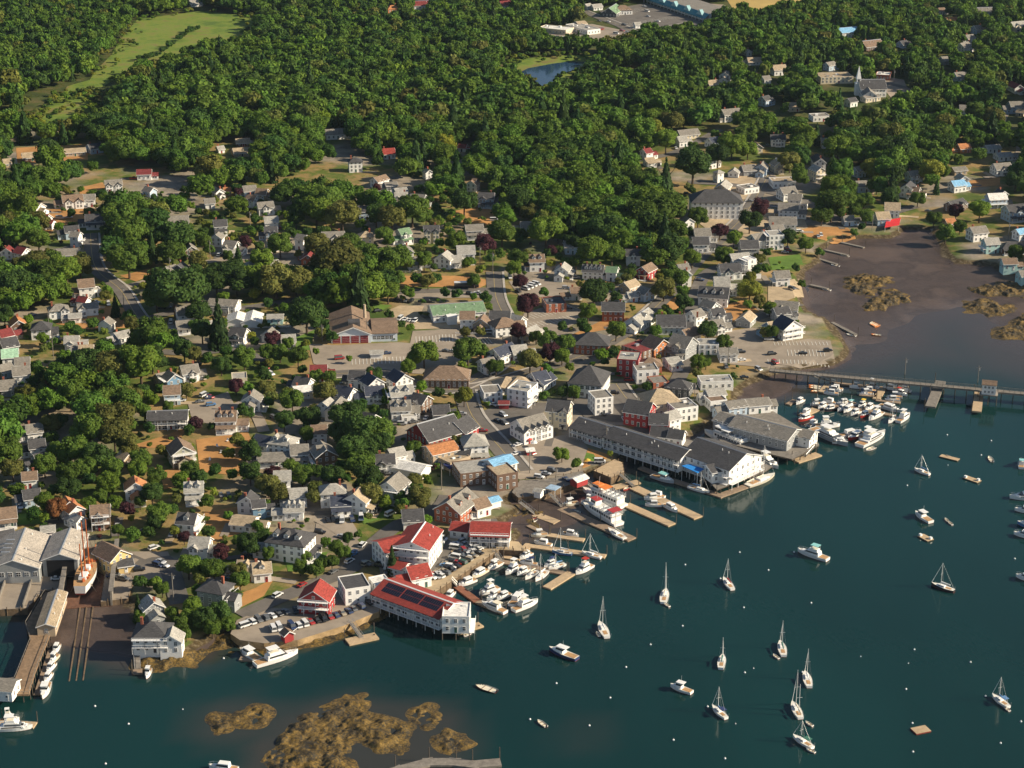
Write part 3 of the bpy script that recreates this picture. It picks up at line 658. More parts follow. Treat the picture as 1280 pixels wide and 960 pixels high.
    ex = ' and dormers' if any(t[0] == 'd' and t[1:].isdigit() for t in o) else ' and front porch' if 'p' in o else ' and balconies' if any(t[0] in 'bB' and t[1:].isdigit() for t in o) else ' and chimneys' if nch > 1 else ' and cross gable' if xg else ' and chimney' if nch else ''
    kn = kind.replace('_', ' ')
    base = f"{size}{wn_} {kn} with {rn_} {rt} roof{ex}"
    cpx, cpy = proj(M_.x, M_.y, z + h * .5)
    reg(R, base, cat or kn.split()[-1], cpx, cpy, None, label)
    HOUSES.append((M_.x, M_.y, max(L, d) / 2, cpx, cpy, z + h * .6, min(L, d) / 2, z + h + rise))
    return R, L, d, a, z
def many(rows, **k):
    for r in rows: house(*r, **k)
T(0, 0)
many([(320, 745, 425, 738, 11, 3, 't', 't', 'long low', 'long_house'), (110, 765, 175, 760, 9, 3, 'n', 't'), (15, 796, 75, 790, 8, 3, 't', 't'), (440, 722, 500, 712, 9, 4, 'b', 'd'),
 (685, 848, 755, 846, 8, 4.5, 'w', 'm', ''), (525, 902, 605, 896, 9, 5, 'w', 'g', 'x.2 x.8'), (1085, 732, 1115, 728, 6, 3, 'w', 'l'), (1165, 742, 1245, 736, 9, 3, 't', 't', 'long'), (1180, 694, 1245, 690, 8, 3, 'n', 't'),
 (1078, 935, 1100, 945, 7, 4, 'w', 'g'), (1122, 938, 1150, 936, 6, 3, 't', 'o'), (1215, 930, 1275, 925, 9, 4, 'b', 'g'), (728, 932, 765, 940, 7, 4, 'b', 'g'), (950, 2, 985, 0, 10, 3, 'w', 'l')])
T(1, 0)
many([(775, 6, 870, 2, 12, 4, 'w', 'm', 'long'), (662, 27, 700, 24, 10, 4, 'z', 'o', 'hip'), (1220, 6, 1275, 2, 12, 4, 'w', 'm'), (345, 648, 440, 642, 10, 4, 'w', 'g'), (628, 744, 690, 740, 10, 4, 'w', 'r', ''),
 (475, 788, 515, 786, 8, 8, 'w', 'd', 'hip c', 'house', 'tall narrow white house with a small dark hipped roof above the woods'), (590, 888, 645, 872, 8, 5, 'w', 'n'), (645, 912, 700, 908, 9, 4, 'g', 'g', 'low'), (692, 942, 748, 936, 9, 4, 'w', 'l', 'low'),
 (1095, 890, 1075, 905, 8, 5.5, 'w', 'n', 'd1'), (5, 942, 55, 945, 9, 4, 't', 'n'), (1022, 720, 1048, 722, 7, 3, 'w', 'm'), (850, 842, 866, 850, 6, 5, 'w', 'l')])
T(2, 0)
many([(366, 20, 390, 16, 6, 4, 'w', 'l'), (400, 22, 445, 18, 8, 3.5, 'w', 'l', 'long'), (484, 40, 520, 18, 14, 4, 'd', 'e', 'long', 'shop_building'), (525, 26, 580, 24, 12, 4.5, 'w', 'n', 'hip', 'shop_building'), (612, 112, 640, 110, 6, 4, 'w', 'l', '', 'kiosk'),
 (150, 132, 290, 146, 16, 4, 'o', 'w', 'flat long', 'shop_building'), (300, 120, 410, 150, 14, 4, 'w', 'l', 'flat long', 'shop_building'), (322, 108, 360, 104, 12, 4, 't', 't', 'low', 'shed'), (1172, 245, 1188, 250, 6, 4, 'w', 'l'), (1178, 288, 1250, 286, 10, 3, 'w', 't', 'long'),
 (1072, 352, 1064, 362, 10, 5, 'w', 'g', 'd1'), (978, 402, 1030, 398, 9, 3, 't', 't'), (1050, 548, 1132, 540, 11, 6, 'w', 'g', 'x.75 c2', 'house'), (830, 652, 925, 642, 10, 3.5, 'o', 'g', 'long'), (828, 682, 865, 678, 9, 5, 'w', 'l'),
 (985, 690, 1060, 676, 10, 4.5, 'w', 'v', ''), (660, 745, 686, 740, 8, 6, 'w', 'm'), (665, 790, 708, 786, 8, 3.5, 'w', 't', 'p'), (955, 785, 1010, 777, 8, 6.5, 'w', 'g'), (1025, 850, 1042, 847, 5, 7, 'w', 'l', 'hip', 'water_tower_house'),
 (1113, 838, 1107, 848, 8, 3.5, 'w', 'l', '', 'garage'), (1150, 826, 1212, 822, 10, 4, 'g', 'g', 'long'), (1255, 806, 1245, 822, 9, 5.5, 'b', 'g'), (1068, 898, 1045, 922, 10, 5, 't', 'l', ''), (1142, 938, 1215, 928, 12, 4, 'w', 'g', 'flat'), (1252, 482, 1280, 476, 9, 5.5, 'b', 'd'),
 (1210, 705, 1232, 722, 8, 4.5, 'o', 'n'), (1258, 380, 1280, 378, 8, 4, 'w', 'g')])
T(3, 0)
many([(350, 140, 440, 133, 16, 5, 'w', 'b', 'long low', 'warehouse'), (472, 206, 560, 196, 14, 4, 'n', 'n', 'long'), (22, 326, 84, 322, 11, 5, 'w', 't', 'c'), (292, 312, 328, 306, 8, 5, 'b', 'g', ''), (250, 378, 412, 374, 18, 5, 'o', 't', 'flat long', 'hall'),
 (542, 366, 614, 370, 14, 4, 'k', 'w', 'flat long', 'hall'), (398, 492, 434, 486, 8, 4.5, 'w', 'd'), (102, 514, 154, 512, 10, 3.5, 'o', 't'), (215, 578, 300, 574, 12, 4, 'w', 'g', 'flat long'), (892, 88, 940, 84, 9, 3, 'z', 'o'), (1034, 38, 1128, 36, 12, 4, 'w', 'g', 'long'),
 (1215, 110, 1278, 104, 11, 6, 'o', 'l', 'x.3', 'house'), (1030, 128, 1070, 124, 9, 5, 'b', 'g'), (962, 216, 1020, 204, 11, 5, 'w', 'g', 'x.5'), (988, 175, 1024, 171, 9, 4, 'w', 'g'), (868, 284, 914, 280, 9, 4, 'g', 'g'), (934, 362, 984, 358, 10, 4.5, 'b', 'g'),
 (1218, 405, 1260, 425, 9, 4.5, 'w', 'm'), (960, 524, 1026, 526, 10, 3.5, 'w', 'g', 'long'), (1208, 508, 1278, 506, 11, 5.5, 'b', 'g', 'long'), (1255, 542, 1280, 545, 8, 3, 't', 't'), (16, 672, 86, 673, 9, 6, 'w', 'd', 'c2 x.5'), (268, 690, 312, 690, 8, 5, 'w', 'g', 'c'),
 (245, 768, 262, 795, 9, 5.5, 'w', 'd'), (228, 822, 266, 838, 8, 8, 'o', 'l', 'B2'), (435, 835, 475, 828, 8, 5, 'b', 'g'), (952, 720, 1004, 716, 9, 3.5, 'z', 'o'), (1088, 726, 1154, 722, 10, 3.5, 'w', 'l', 'low'), (1142, 764, 1212, 760, 11, 3.5, 'w', 'l', 'low'), (922, 836, 984, 832, 10, 3.5, 't', 'g', 'low'),
 (958, 866, 984, 880, 8, 5, 'w', 'l'), (918, 905, 978, 898, 9, 5, 'w', 'b'), (1130, 818, 1208, 812, 11, 5, 'w', 'g', 'x.5'), (705, 856, 742, 852, 9, 5.5, 'b', 'g', 'x.6'), (712, 905, 690, 925, 9, 6.5, 'w', 'd', ''), (705, 932, 758, 938, 8, 5, 'w', 'n', 'p'), (442, 905, 500, 902, 10, 4.5, 'b', 'g'), (32, 798, 56, 812, 7, 6, 'o', 't', 'c cw'),
 (15, 902, 128, 898, 14, 4.5, 'w', 't', 'flat'), (62, 938, 130, 930, 11, 5.5, 'w', 'g', 'x.7'), (1152, 945, 1180, 955, 8, 6, 'w', 'd'), (850, 40, 880, 38, 8, 4, 'w', 'n'), (660, 205, 690, 200, 9, 3.5, 'b', 'd')])
T(0, 1)
many([(310, 18, 410, 10, 11, 5, 'w', 'n', 'x.3 x.8'), (422, 12, 468, 10, 9, 5, 'w', 'g', ''), (168, 48, 200, 55, 9, 4, 'w', 't'), (200, 108, 236, 112, 9, 6.5, 'w', 'm', ''), (428, 112, 522, 108, 11, 5, 'w', 'd', 'p'), (364, 198, 392, 200, 7, 7, 'w', 'g', 'B1'), (322, 172, 388, 166, 9, 5, 'b', 'd'),
 (30, 282, 42, 268, 8, 5, 'w', 'm', ''), (92, 272, 128, 280, 9, 5.5, 'w', 'm', ''), (286, 286, 395, 280, 9, 4, 'w', 'g', 'long'), (392, 438, 462, 432, 11, 7, 'w', 'n', 'P'), (445, 490, 498, 482, 7, 4, 'w', 'l', 'flat'), (398, 520, 438, 526, 7, 4, 'w', 'm', ''),
 (258, 562, 320, 556, 9, 5, 'w', 'g', 'hip x.8'), (388, 560, 486, 552, 10, 4.5, 'w', 'g', 'low x.2'), (344, 608, 404, 604, 8, 3.5, 'w', 'l', 'low'), (180, 645, 228, 643, 11, 6, 'w', 'd', 'hip'), (78, 618, 92, 642, 9, 4.5, 'n', 'o', ''), (2, 690, 40, 682, 9, 4, 't', 'm'), (0, 735, 78, 722, 11, 5, 'g', 'd', 'long'),
 (8, 788, 86, 782, 10, 4, 'w', 'q', 'long'), (80, 828, 140, 824, 9, 4, 'g', 'g'), (62, 876, 144, 868, 10, 4.5, 'w', 'g', ''), (0, 865, 40, 855, 9, 4, 'b', 'g'), (2, 942, 78, 936, 11, 4, 'g', 'g', 'long'), (330, 720, 385, 718, 9, 4, 'w', 'l', 'x.4'), (366, 768, 394, 766, 6, 4, 'w', 'g'), (408, 766, 452, 764, 9, 4, 'o', 't'),
 (540, 624, 520, 642, 8, 4.5, 'w', 'g', ''), (572, 704, 640, 688, 11, 3.5, 'w', 'l', 'low long'), (888, 575, 955, 568, 11, 6, 'w', 'g', 'b1'), (884, 645, 944, 640, 9, 3.5, 'w', 'g', 'p'), (1052, 532, 1188, 540, 12, 5, 'w', 'g', 'low long'), (1040, 570, 1150, 574, 10, 4, 'g', 'g', 'flat long'),
 (1158, 676, 1230, 682, 10, 5.5, 'w', 'd', 'x.5 p'), (1028, 648, 1058, 642, 7, 4, 'w', 'l'), (842, 122, 938, 116, 11, 4, 'w', 'g', 'long'), (1068, 140, 1130, 136, 10, 6, 'w', 'd', 'p'), (1080, 212, 1090, 202, 8, 5.5, 'w', 'g', ''), (1135, 240, 1180, 246, 10, 5, 'w', 'g', 'x.3'), (1118, 286, 1178, 282, 8, 3, 'w', 'l', 'low'),
 (934, 246, 956, 272, 9, 5, 'n', 'g', ''), (892, 362, 908, 352, 8, 4.5, 'd', 'd', ''), (836, 372, 868, 364, 8, 3.5, 'n', 'g'), (792, 908, 836, 898, 9, 4, 't', 'g'), (842, 892, 872, 912, 9, 7, 'u', 'g', 'b2'), (905, 868, 984, 858, 10, 5, 'w', 'g', 'c x.6'), (1162, 922, 1230, 918, 10, 4.5, 'o', 'l', 'flat'), (1228, 348, 1280, 342, 10, 4, 't', 'l', 'hip'),
 (1240, 12, 1280, 18, 9, 5, 'w', 'n', 'x.4'), (1032, 32, 1060, 30, 8, 4, 'w', 'g')])
for ax, ay, bx, by in ((1190, 596, 1180, 632), (1266, 592, 1254, 636)): house(ax, ay, bx, by, 10, 3, 'w', 'w', 'low long nowin', 'storage_shed', None, 'shed')
T(1, 1)
many([(8, 52, 82, 46, 9, 5.5, 'w', 'g', 'x.5'), (42, 124, 106, 120, 9, 5, 'w', 'l', ''), (44, 174, 104, 172, 9, 5.5, 'b', 'd', 'x.3 x.75'), (60, 238, 96, 232, 8, 5, 'w', 'n', ''), (215, 210, 245, 215, 8, 7, 'w', 'g', 'P'), (330, 200, 440, 196, 10, 6, 'w', 'g', 'x.6 c p'), (518, 70, 560, 68, 9, 6, 'b', 'd', ''),
 (532, 196, 566, 194, 9, 5, 'o', 't', 'hip c'), (725, 184, 750, 180, 9, 6.5, 'w', 'e', 'x.4 p'), (840, 168, 912, 166, 9, 8, 'o', 'd', 'x.2 x.8 c', 'house', 'tall cream twin-gabled house with dark roof facing a dry lawn'), (1048, 164, 1132, 160, 9, 6, 'w', 'g', 'p'), (1115, 2, 1190, 4, 10, 6.5, 'b', 'd', 'x.3 p'), (695, 2, 755, 0, 9, 5, 't', 'l', 'x.2'), (775, 8, 845, 14, 10, 4.5, 'g', 'g', 'x.8'),
 (745, 262, 758, 282, 8, 5, 'w', 'g', ''), (755, 326, 825, 322, 9, 4, 'w', 'g', 'p'), (935, 308, 950, 296, 11, 6, 'w', 'l', 'c', 'house'), (1006, 268, 1090, 266, 15, 7, 'w', 'l', 'low long', 'meeting_hall', 'big white plain hall with pale roof sloping to the street', 'hall'), (972, 318, 1018, 316, 9, 4.5, 'w', 'l', ''), (244, 284, 320, 284, 10, 4, 'k', 'n', 'c'), (278, 290, 258, 315, 9, 4, 'k', 'm', ''),
 (68, 345, 98, 340, 8, 5, 'w', 'l', ''), (58, 612, 134, 610, 8, 3.5, 'a', 'l', 'low', 'shed'), (75, 680, 62, 692, 8, 4.5, 'w', 'g', ''), (132, 714, 190, 711, 9, 4, 'w', 'l', ''), (1028, 596, 1085, 596, 10, 6.5, 'w', 'n', ''), (1138, 612, 1124, 634, 10, 4.5, 't', 'n', ''), (1172, 594, 1270, 596, 12, 5, 'w', 'd', ''), (1205, 630, 1268, 622, 12, 6, 'w', 'n', 'hip'),
 (1188, 784, 1275, 752, 11, 5, 'w', 'v', 'c'), (1128, 836, 1180, 826, 9, 5, 'w', 'g', 'x.3'), (880, 866, 1030, 868, 15, 4.5, 'n', 'n', 'hip', 'shop_building'), (1225, 926, 1280, 918, 12, 4, 'w', 't', 'hip'), (272, 866, 352, 864, 10, 4.5, 'w', 'm', ''), (212, 922, 262, 930, 10, 4.5, 'w', 'd', 'c'), (476, 892, 540, 896, 10, 5, 'w', 'd', ''),
 (562, 905, 602, 930, 10, 5.5, 'w', 'v', ''), (692, 884, 742, 912, 11, 5.5, 'w', 'v', ''), (572, 792, 632, 790, 6, 3, 'w', 'l', 'low nowin', 'kiosk')])
T(2, 1)
many([(930, -14, 1112, -14, 19, 11, 'w', 'd', 'hip', 'civic_hall', 'huge white three-storey hall with dark hipped roof and front gable', 'hall'), (85, 312, 158, 310, 11, 6.5, 'w', 'n', 'P d2'), (262, 350, 246, 374, 9, 5.5, 'w', 'l', 'p'), (356, 362, 458, 366, 10, 5.5, 'w', 'd', 'd4 c2'), (490, 372, 514, 374, 8, 6, 'w', 'e', ''), (572, 286, 640, 286, 9, 7, 'w', 'd', 'x.5 c'),
 (650, 374, 695, 352, 9, 5.5, 'r', 'n', 'P'), (562, 452, 614, 434, 9, 4, 't', 't', '', 'garage'), (650, 470, 684, 482, 9, 5, 'b', 'g', 'x.5'), (580, 500, 620, 496, 7, 3.5, 'b', 'l'), (834, 362, 874, 358, 8, 4.5, 'b', 'g', ''), (866, 388, 876, 398, 6, 8, 'w', 'l', ''), (862, 118, 888, 132, 8, 7, 'w', 'g', ''), (912, 182, 988, 180, 11, 6, 'w', 'g', 'P'), (904, 225, 980, 224, 11, 6, 'w', 'd', 'P'),
 (262, 242, 338, 240, 10, 5, 'b', 'g', ''), (45, 148, 128, 146, 10, 3.5, 'b', 'g', 'long'), (160, 548, 260, 542, 13, 4.5, 'k', 'd', 'flat long', 'shop_building'), (298, 478, 338, 476, 8, 4.5, 'w', 'n', 'c'), (452, 550, 562, 552, 11, 7, 'k', 'd', 'c2', 'brick_house', 'dark-roofed brick house whose sunlit gable glows orange'), (688, 574, 598, 632, 11, 4.5, 'w', 'l', 'd1', 'house'),
 (726, 614, 864, 614, 15, 5, 'w', 'd', 'c3 long', 'house'), (898, 594, 940, 582, 9, 6, 'w', 'g', ''), (852, 690, 918, 672, 10, 4, 'w', 'n', ''), (962, 536, 1018, 552, 10, 5, 'w', 'g', 'p'), (1002, 584, 1045, 580, 9, 6, 'w', 'd', 'x.5'), (985, 642, 1050, 634, 10, 4.5, 'w', 'g', 'x.3 x.7'), (1012, 424, 1085, 424, 13, 7, 'w', 'l', 'long', 'inn'), (940, 470, 1085, 480, 14, 6, 'w', 'd', 'd3 long', 'inn'),
 (1038, 360, 1140, 356, 12, 5, 'w', 'd', 'x.4'), (1092, 310, 1180, 302, 10, 7, 'w', 'l', 'x.6'), (1168, 336, 1200, 330, 8, 9, 'w', 'w', 'flat B3', 'house'), (1142, 242, 1228, 240, 12, 6, 'g', 'd', ''), (1200, 212, 1278, 196, 11, 6, 'w', 'g', 'x.6'), (1186, 592, 1156, 622, 9, 4, 'g', 't', '', 'shed'), (930, 752, 1030, 752, 11, 5.5, 'w', 'l', 'flat long'),
 (1034, 780, 1122, 778, 11, 5, 'w', 'g', 'low'), (692, 712, 756, 738, 12, 5.5, 'z', 'n', '', 'shop_building'), (600, 788, 690, 756, 15, 5, 'n', 'm', 'flat', 'shop_building'), (815, 708, 895, 726, 13, 6.5, 'g', 'g', 'x.5 p', 'shop_building'), (350, 698, 452, 702, 16, 6, 'k', 'd', 'hip', 'bank', 'brick bank with dark hipped roof and white portico trim'), (540, 818, 632, 824, 13, 9, 'r', 'l', 'flat', 'shop_building', 'red three-storey shop block with pale flat roof'),
 (612, 878, 722, 872, 12, 7, 'w', 'g', 'flat', 'shop_building'), (660, 828, 722, 826, 9, 6, 'k', 'n', 'hip', 'shop_building'), (355, 862, 420, 868, 20, 7, 'w', 'd', 'hip big', 'shop_building', 'large white building with dark grey hipped roof on the main street'), (5, 768, 58, 762, 10, 5, 'w', 'l', 'x.5'), (106, 904, 162, 892, 10, 5.5, 'w', 'v', ''), (130, 935, 190, 900, 8, 4, 'w', 'v'), (2, 922, 70, 920, 12, 4.5, 'w', 't', 'hip'),
 (5, 612, 48, 622, 9, 5, 'w', 'l', ''), (62, 688, 118, 664, 9, 4, 't', 'l', ''), (935, 938, 1098, 932, 9, 4, 'w', 'l', 'flat long', 'long_shed'), (772, 830, 826, 822, 8, 4, 'w', 'l', 'low p', 'cafe'), (690, 944, 770, 936, 10, 5, 'k', 'g', 'flat', 'shop_building'), (800, 932, 872, 940, 10, 4.5, 'd', 'd', 'hip', 'shop_building'), (1150, 418, 1245, 412, 1.0, 2.2, 'w', 'w', 'flat long nowin', 'garden_wall')])
T(3, 1)
many([(55, 52, 152, 56, 12, 6, 'w', 'g', 'P'), (105, 8, 168, 12, 10, 7, 'w', 'g', 'P'), (8, 122, 140, 124, 12, 6, 'w', 'g', 'long P'), (16, 166, 70, 162, 10, 6.5, 'g', 'g', 'x.5'), (10, 208, 55, 206, 11, 9, 'w', 'l', 'flat B3', 'hotel'), (378, 118, 424, 116, 8, 4, 'b', 'g', ''), (548, 100, 594, 98, 10, 4.5, 'b', 't', '', 'shop_building'), (598, 52, 648, 54, 11, 5, 'w', 't', '', 'shop_building'),
 (905, 48, 972, 30, 9, 5, 'n', 'd', 'x.6'), (1100, 8, 1186, 4, 10, 6.5, 'b', 'w', 'b1'), (1192, 66, 1272, 58, 12, 7, 'b', 'd', 'x.6 p'), (888, 134, 928, 130, 8, 3.5, 't', 'o', ''), (1012, 176, 1084, 168, 10, 6, 'w', 'g', ''), (1082, 232, 1148, 228, 9, 6.5, 'a', 'l', 'B1'), (1178, 250, 1262, 246, 9, 3.5, 'n', 'd', 'hip p', 'pavilion'), (1172, 332, 1240, 330, 8, 4.5, 'a', 'n', ''),
 (32, 395, 102, 392, 10, 5.5, 'w', 'g', 'B1'), (38, 542, 150, 550, 11, 5, 'w', 'g', 'x.3'), (30, 580, 100, 572, 9, 5, 'g', 'd', ''), (72, 614, 128, 642, 13, 6.5, 'w', 'v', 'B2', 'restaurant', 'white balconied restaurant with navy roof above the mud cove'), (4, 650, 56, 640, 11, 4.5, 'u', 't', ''), (1242, 186, 1280, 180, 8, 5, 'w', 'b'), (1268, 392, 1290, 390, 8, 4, 'a', 'g')])
T(0, 2)
many([(142, 202, 194, 196, 9, 5, 'w', 'g', ''), (145, 280, 218, 272, 9, 5.5, 'w', 'd', ''), (184, 348, 218, 340, 8, 4.5, 'b', 'd', ''), (124, 440, 168, 436, 8, 4.5, 'w', 'n', ''), (124, 530, 186, 522, 9, 4.5, 'b', 'd', ''), (4, 620, 56, 614, 10, 4.5, 'g', 'n', 'p'), (742, 136, 936, 130, 9, 6, 'w', 'd', 'long low b1 big gal', 'motel', 'long white two-storey motel with balconies above a dry lawn'),
 (1080, 134, 1180, 132, 11, 6.5, 'w', 'n', 'd3 c2 p', 'inn', 'white inn with brown roof, twin brick chimneys and wide porch'), (888, 268, 916, 312, 12, 6.5, 's', 'n', 'B2', 'inn', 'sage-sided inn with brown gabled roof beside the lawn of chairs'), (672, 462, 676, 492, 10, 6.5, 'w', 'o', 'c', 'house', 'white house with steep orange roof among dark trees'), (356, 588, 380, 606, 8, 6, 'w', 'o', ''), (328, 562, 346, 588, 8, 6, 'w', 'o', ''), (368, 648, 404, 662, 6, 5, 'w', 'l', ''),
 (472, 606, 528, 602, 10, 7, 'n', 'n', 'x.4 b2', 'house', 'brown timbered house with white-railed balconies beside the boat yard'), (928, 490, 1008, 486, 10, 6, 'w', 'l', 'd2 c p'), (900, 642, 978, 648, 10, 7, 'w', 'd', 'd1 B2'), (965, 762, 1036, 766, 10, 5.5, 'w', 'l', 'x.3'), (1248, 536, 1232, 562, 9, 6, 'w', 'd', 'c'), (1168, 658, 1275, 668, 11, 3.5, 'w', 't', 'low long'), (1266, 28, 1252, 55, 10, 6, 'w', 'g', 'p'),
 (822, 8, 894, 4, 10, 6, 'b', 'n', 'b1'), (488, 790, 488, 790, 1, 1, 'y', 'n', 'skip') ][:-1])
many([(512, 786, 600, 830, 10, 5.5, 'y', 'n', '', 'yard_building', 'yellow yard building with brown roof by the slipway'), (442, 822, 478, 818, 8, 3.5, 'w', 'n', 'low'), (1196, 880, 1280, 884, 10, 4.5, 'w', 't', 'd1 c'), (612, 334, 640, 345, 7, 3.5, 't', 't', ''), (218, 712, 258, 708, 7, 3, 'w', 'l', 'low', 'shed'), (-20, 742, 38, 730, 12, 5, 'g', 'd', '')])
SHA = house(125, 722, 62, 880, 19, 6.5, 'g', 'f', 'low long nowin z2.6', 'boat_shed', 'pale-roofed grey boat shed with skylights, nearer the frame edge')
SHB = house(350, 722, 296, 848, 13.5, 7.5, 'g', 'f', 'low long nowin z2.6', 'boat_shed', 'boat shed with dark open end beside the cradled schooner')
T(1, 2)
many([(8, 250, 72, 262, 10, 7, 'w', 'v', '', 'inn'), (100, 246, 168, 254, 11, 8, 'w', 'l', 'hip d2', 'inn'), (180, 304, 250, 300, 10, 5.5, 'w', 'g', 'p', 'inn'), (10, 345, 160, 340, 8, 4, 'w', 'g', 'low p', 'inn'), (322, 284, 352, 328, 11, 7, 'n', 'g', 'd1 b1'), (278, 206, 350, 204, 9, 5.5, 'w', 'n', ''), (335, 92, 368, 68, 9, 5.5, 'w', 'l', ''), (382, 112, 424, 64, 9, 5.5, 'w', 'g', ''),
 (188, 12, 278, 4, 10, 4, 'o', 'w', 'low'), (424, 8, 472, 18, 11, 5, 'w', 'v', ''), (545, 14, 635, 8, 10, 5, 'w', 'v', 'x.6'), (668, 14, 780, 4, 11, 7, 'w', 'l', 'd2 B2'), (795, 44, 852, 58, 10, 6, 'n', 'd', 'x.5'), (674, 84, 768, 80, 11, 5.5, 'w', 'g', 'd2 c'), (724, 158, 800, 152, 7, 3, 'w', 'l', 'flat'), (532, 138, 590, 152, 10, 4, 'w', 'd', '', 'garage'), (890, 106, 954, 102, 10, 4, 'g', 'd', ''),
 (1062, 246, 1118, 242, 12, 7.5, 'w', 'l', 'hip p', 'shop_building'), (996, 306, 1076, 312, 9, 4.5, 'w', 'd', ''), (856, 312, 985, 284, 11, 6, 't', 'o', 'low long', 'shop_building', 'beige two-storey shop with orange-tan roof'), (940, 385, 1040, 350, 9, 4, 't', 't', 'flat', 'shop_building'), (1000, 424, 1200, 400, 14, 6, 'n', 'l', 'flat long', 'shop_building', 'brown shop block with broad olive flat roof'),
 (1165, 382, 1270, 352, 11, 6.5, 'w', 'b', 'low', 'shop_building', 'shop with bright blue roof beside the olive flat roof'), (1180, 438, 1280, 420, 12, 7, 'n', 't', 'flat', 'shop_building'), (600, 352, 690, 348, 10, 5, 'w', 'd', 'x.3'), (665, 325, 730, 312, 9, 5.5, 'w', 'l', ''), (702, 378, 848, 408, 9, 3.5, 'w', 'w', 'low long nowin', 'storage_shed'),
 (655, 490, 712, 440, 11, 7.5, 'w', 'g', 'B3 b2', 'hotel', 'white three-deck guest house with grey roof on the hillside'), (345, 498, 422, 494, 10, 7, 'w', 'l', 'hip c', 'inn'), (375, 562, 470, 558, 9, 5, 'w', 'v', 'p', 'inn'), (492, 545, 522, 512, 12, 6.5, 'w', 't', 'p', 'inn'), (96, 434, 166, 432, 9, 6.5, 'w', 'l', 'b1'), (178, 522, 242, 518, 9, 5, 'w', 'l', ''),
 (142, 590, 236, 588, 9, 4.5, 'w', 'l', 'd3', 'cottage'), (112, 712, 228, 728, 13, 8, 'w', 'd', 'hip d3 c P', 'hotel', 'big gabled white inn with dark roof above a green lawn'), (955, 590, 1050, 518, 14, 6.5, 'k', 'g', 'c d2', 'brick_house', 'brick house with grey roof and red chimneys by the tidal flat'), (1080, 582, 1148, 562, 9, 4.5, 'w', 'n', 'P'), (1158, 574, 1208, 560, 6, 3, 'w', 'b', 'low nowin', 'kiosk', 'waterfront kiosk with blue roof on posts'),
 (1078, 692, 1270, 698, 11, 6, 'w', 'r', 'long low b2 big gal', 'motel', 'long red-roofed motel with double balconies beside the docks'), (985, 690, 1070, 700, 9, 3.5, 'w', 'r', 'low', 'motel'), (742, 628, 822, 624, 11, 5, 'w', 'd', 'c'), (760, 914, 848, 896, 11, 5, 'w', 'r', ''), (700, 886, 742, 896, 8, 3.5, 'w', 'r', 'low'), (4, 894, 50, 890, 9, 4.5, 'w', 't', 'd1 c'), (2, 796, 68, 800, 9, 3.5, 'w', 'l', 'low'),
 (1134, 30, 1218, 24, 11, 5, 'w', 'g', 'flat', 'shop_building'), (1215, 84, 1264, 84, 5, 3, 'r', 'm', 'nowin low', 'kiosk', 'small red kiosk in the car park'), (0, 580, 18, 578, 7, 6, 'u', 'd', '')])
house(845, 692, 776, 790, 14, 9.5, 'w', 'r', 'low B3 long', 'hotel', 'big white hotel under bright red roofs by the car park')
house(612, 790, 770, 752, 12, 8, 'w', 'r', 'low long b1', 'hotel_wing', 'red-roofed white wing adjoining the big hotel gable', 'hotel')
house(808, 200, 984, 150, 17, 5.5, 'r', 'd', 'long', 'barn', 'red barn-like hall with wide dark roof', 'barn')
house(1000, 185, 1045, 160, 13, 5, 'r', 'd', '', 'barn', 'small red gabled barn beside the bigger red hall', 'barn')
T(2, 2)
many([(5, 5, 100, 20, 13, 8.5, 'w', 'l', 'flat B2', 'hotel', 'white three-storey block with stepped flat roof in the town centre'), (28, 178, 150, 146, 12, 6, 'w', 'g', 'long x.12 x.38 x.62 x.88', 'shop_building', 'white shop row with four little front gables'), (185, 76, 290, 86, 11, 8.5, 'o', 'd', 'x.8', 'shop_building', 'tall cream shop with red awning beside the gabled row'),
 (398, 58, 488, 48, 11, 8.5, 'w', 'g', 'flat', 'shop_building'), (690, 26, 780, 16, 15, 6.5, 'o', 't', 'hip', 'shop_building'), (580, 76, 700, 94, 12, 7, 'r', 'd', '', 'shop_building', 'red shop block with black roof and white windows'), (692, 146, 780, 150, 10, 5, 'r', 'd', '', 'shop_building'), (790, 108, 905, 92, 12, 6.5, 'w', 'g', 'flat', 'shop_building'), (765, 142, 820, 128, 8, 6, 'w', 'l', '', 'shop_building'),
 (702, 210, 800, 220, 9, 3.5, 'w', 'd', '', 'shop_building'), (800, 226, 850, 232, 8, 4, 'w', 'd', '', 'shop_building'), (975, 76, 1058, 66, 10, 4.5, 'w', 'n', 'flat'), (1068, 90, 1158, 78, 10, 5, 'b', 'g', 'low'), (1170, 76, 1278, 66, 11, 4.5, 'w', 'g', 'low'), (972, 28, 1056, 20, 10, 5, 'w', 'l', 'low')])
house(340, 165, 498, 214, 12, 5.8, 'w', 'd', 'long low b2 z2.8 big gal', 'motel', 'landward half of the pier motel with dark roof', 'motel')
house(512, 212, 884, 328, 12, 6.2, 'w', 'd', 'long low b2 z2.8 pile big gal', 'motel', 'long pier motel on piles with three rows of dark windows', 'motel')
house(932, 268, 1170, 348, 23, 6.5, 'w', 'd', 'long low b2 B2 z2.8 pile', 'hotel', 'big dark-roofed hotel end over the water with sunlit balconies', 'hotel')
house(975, 405, 1085, 385, 10, 5, 'w', 'd', 'low z2.8', 'hotel_wing', 'low gabled wing beside the blue awning on the pier', 'hotel')
house(1130, 152, 1420, 226, 16, 5, 'g', 'g', 'long low z2.9 pile', 'wharf_building', 'long grey-roofed wharf restaurant on piles', 'restaurant')
house(1045, 140, 1130, 166, 12, 4.5, 'g', 'g', 'low z2.9', 'wharf_building', 'smaller grey wharf hall at the landward end of the restaurant', 'restaurant')
T(3, 2)
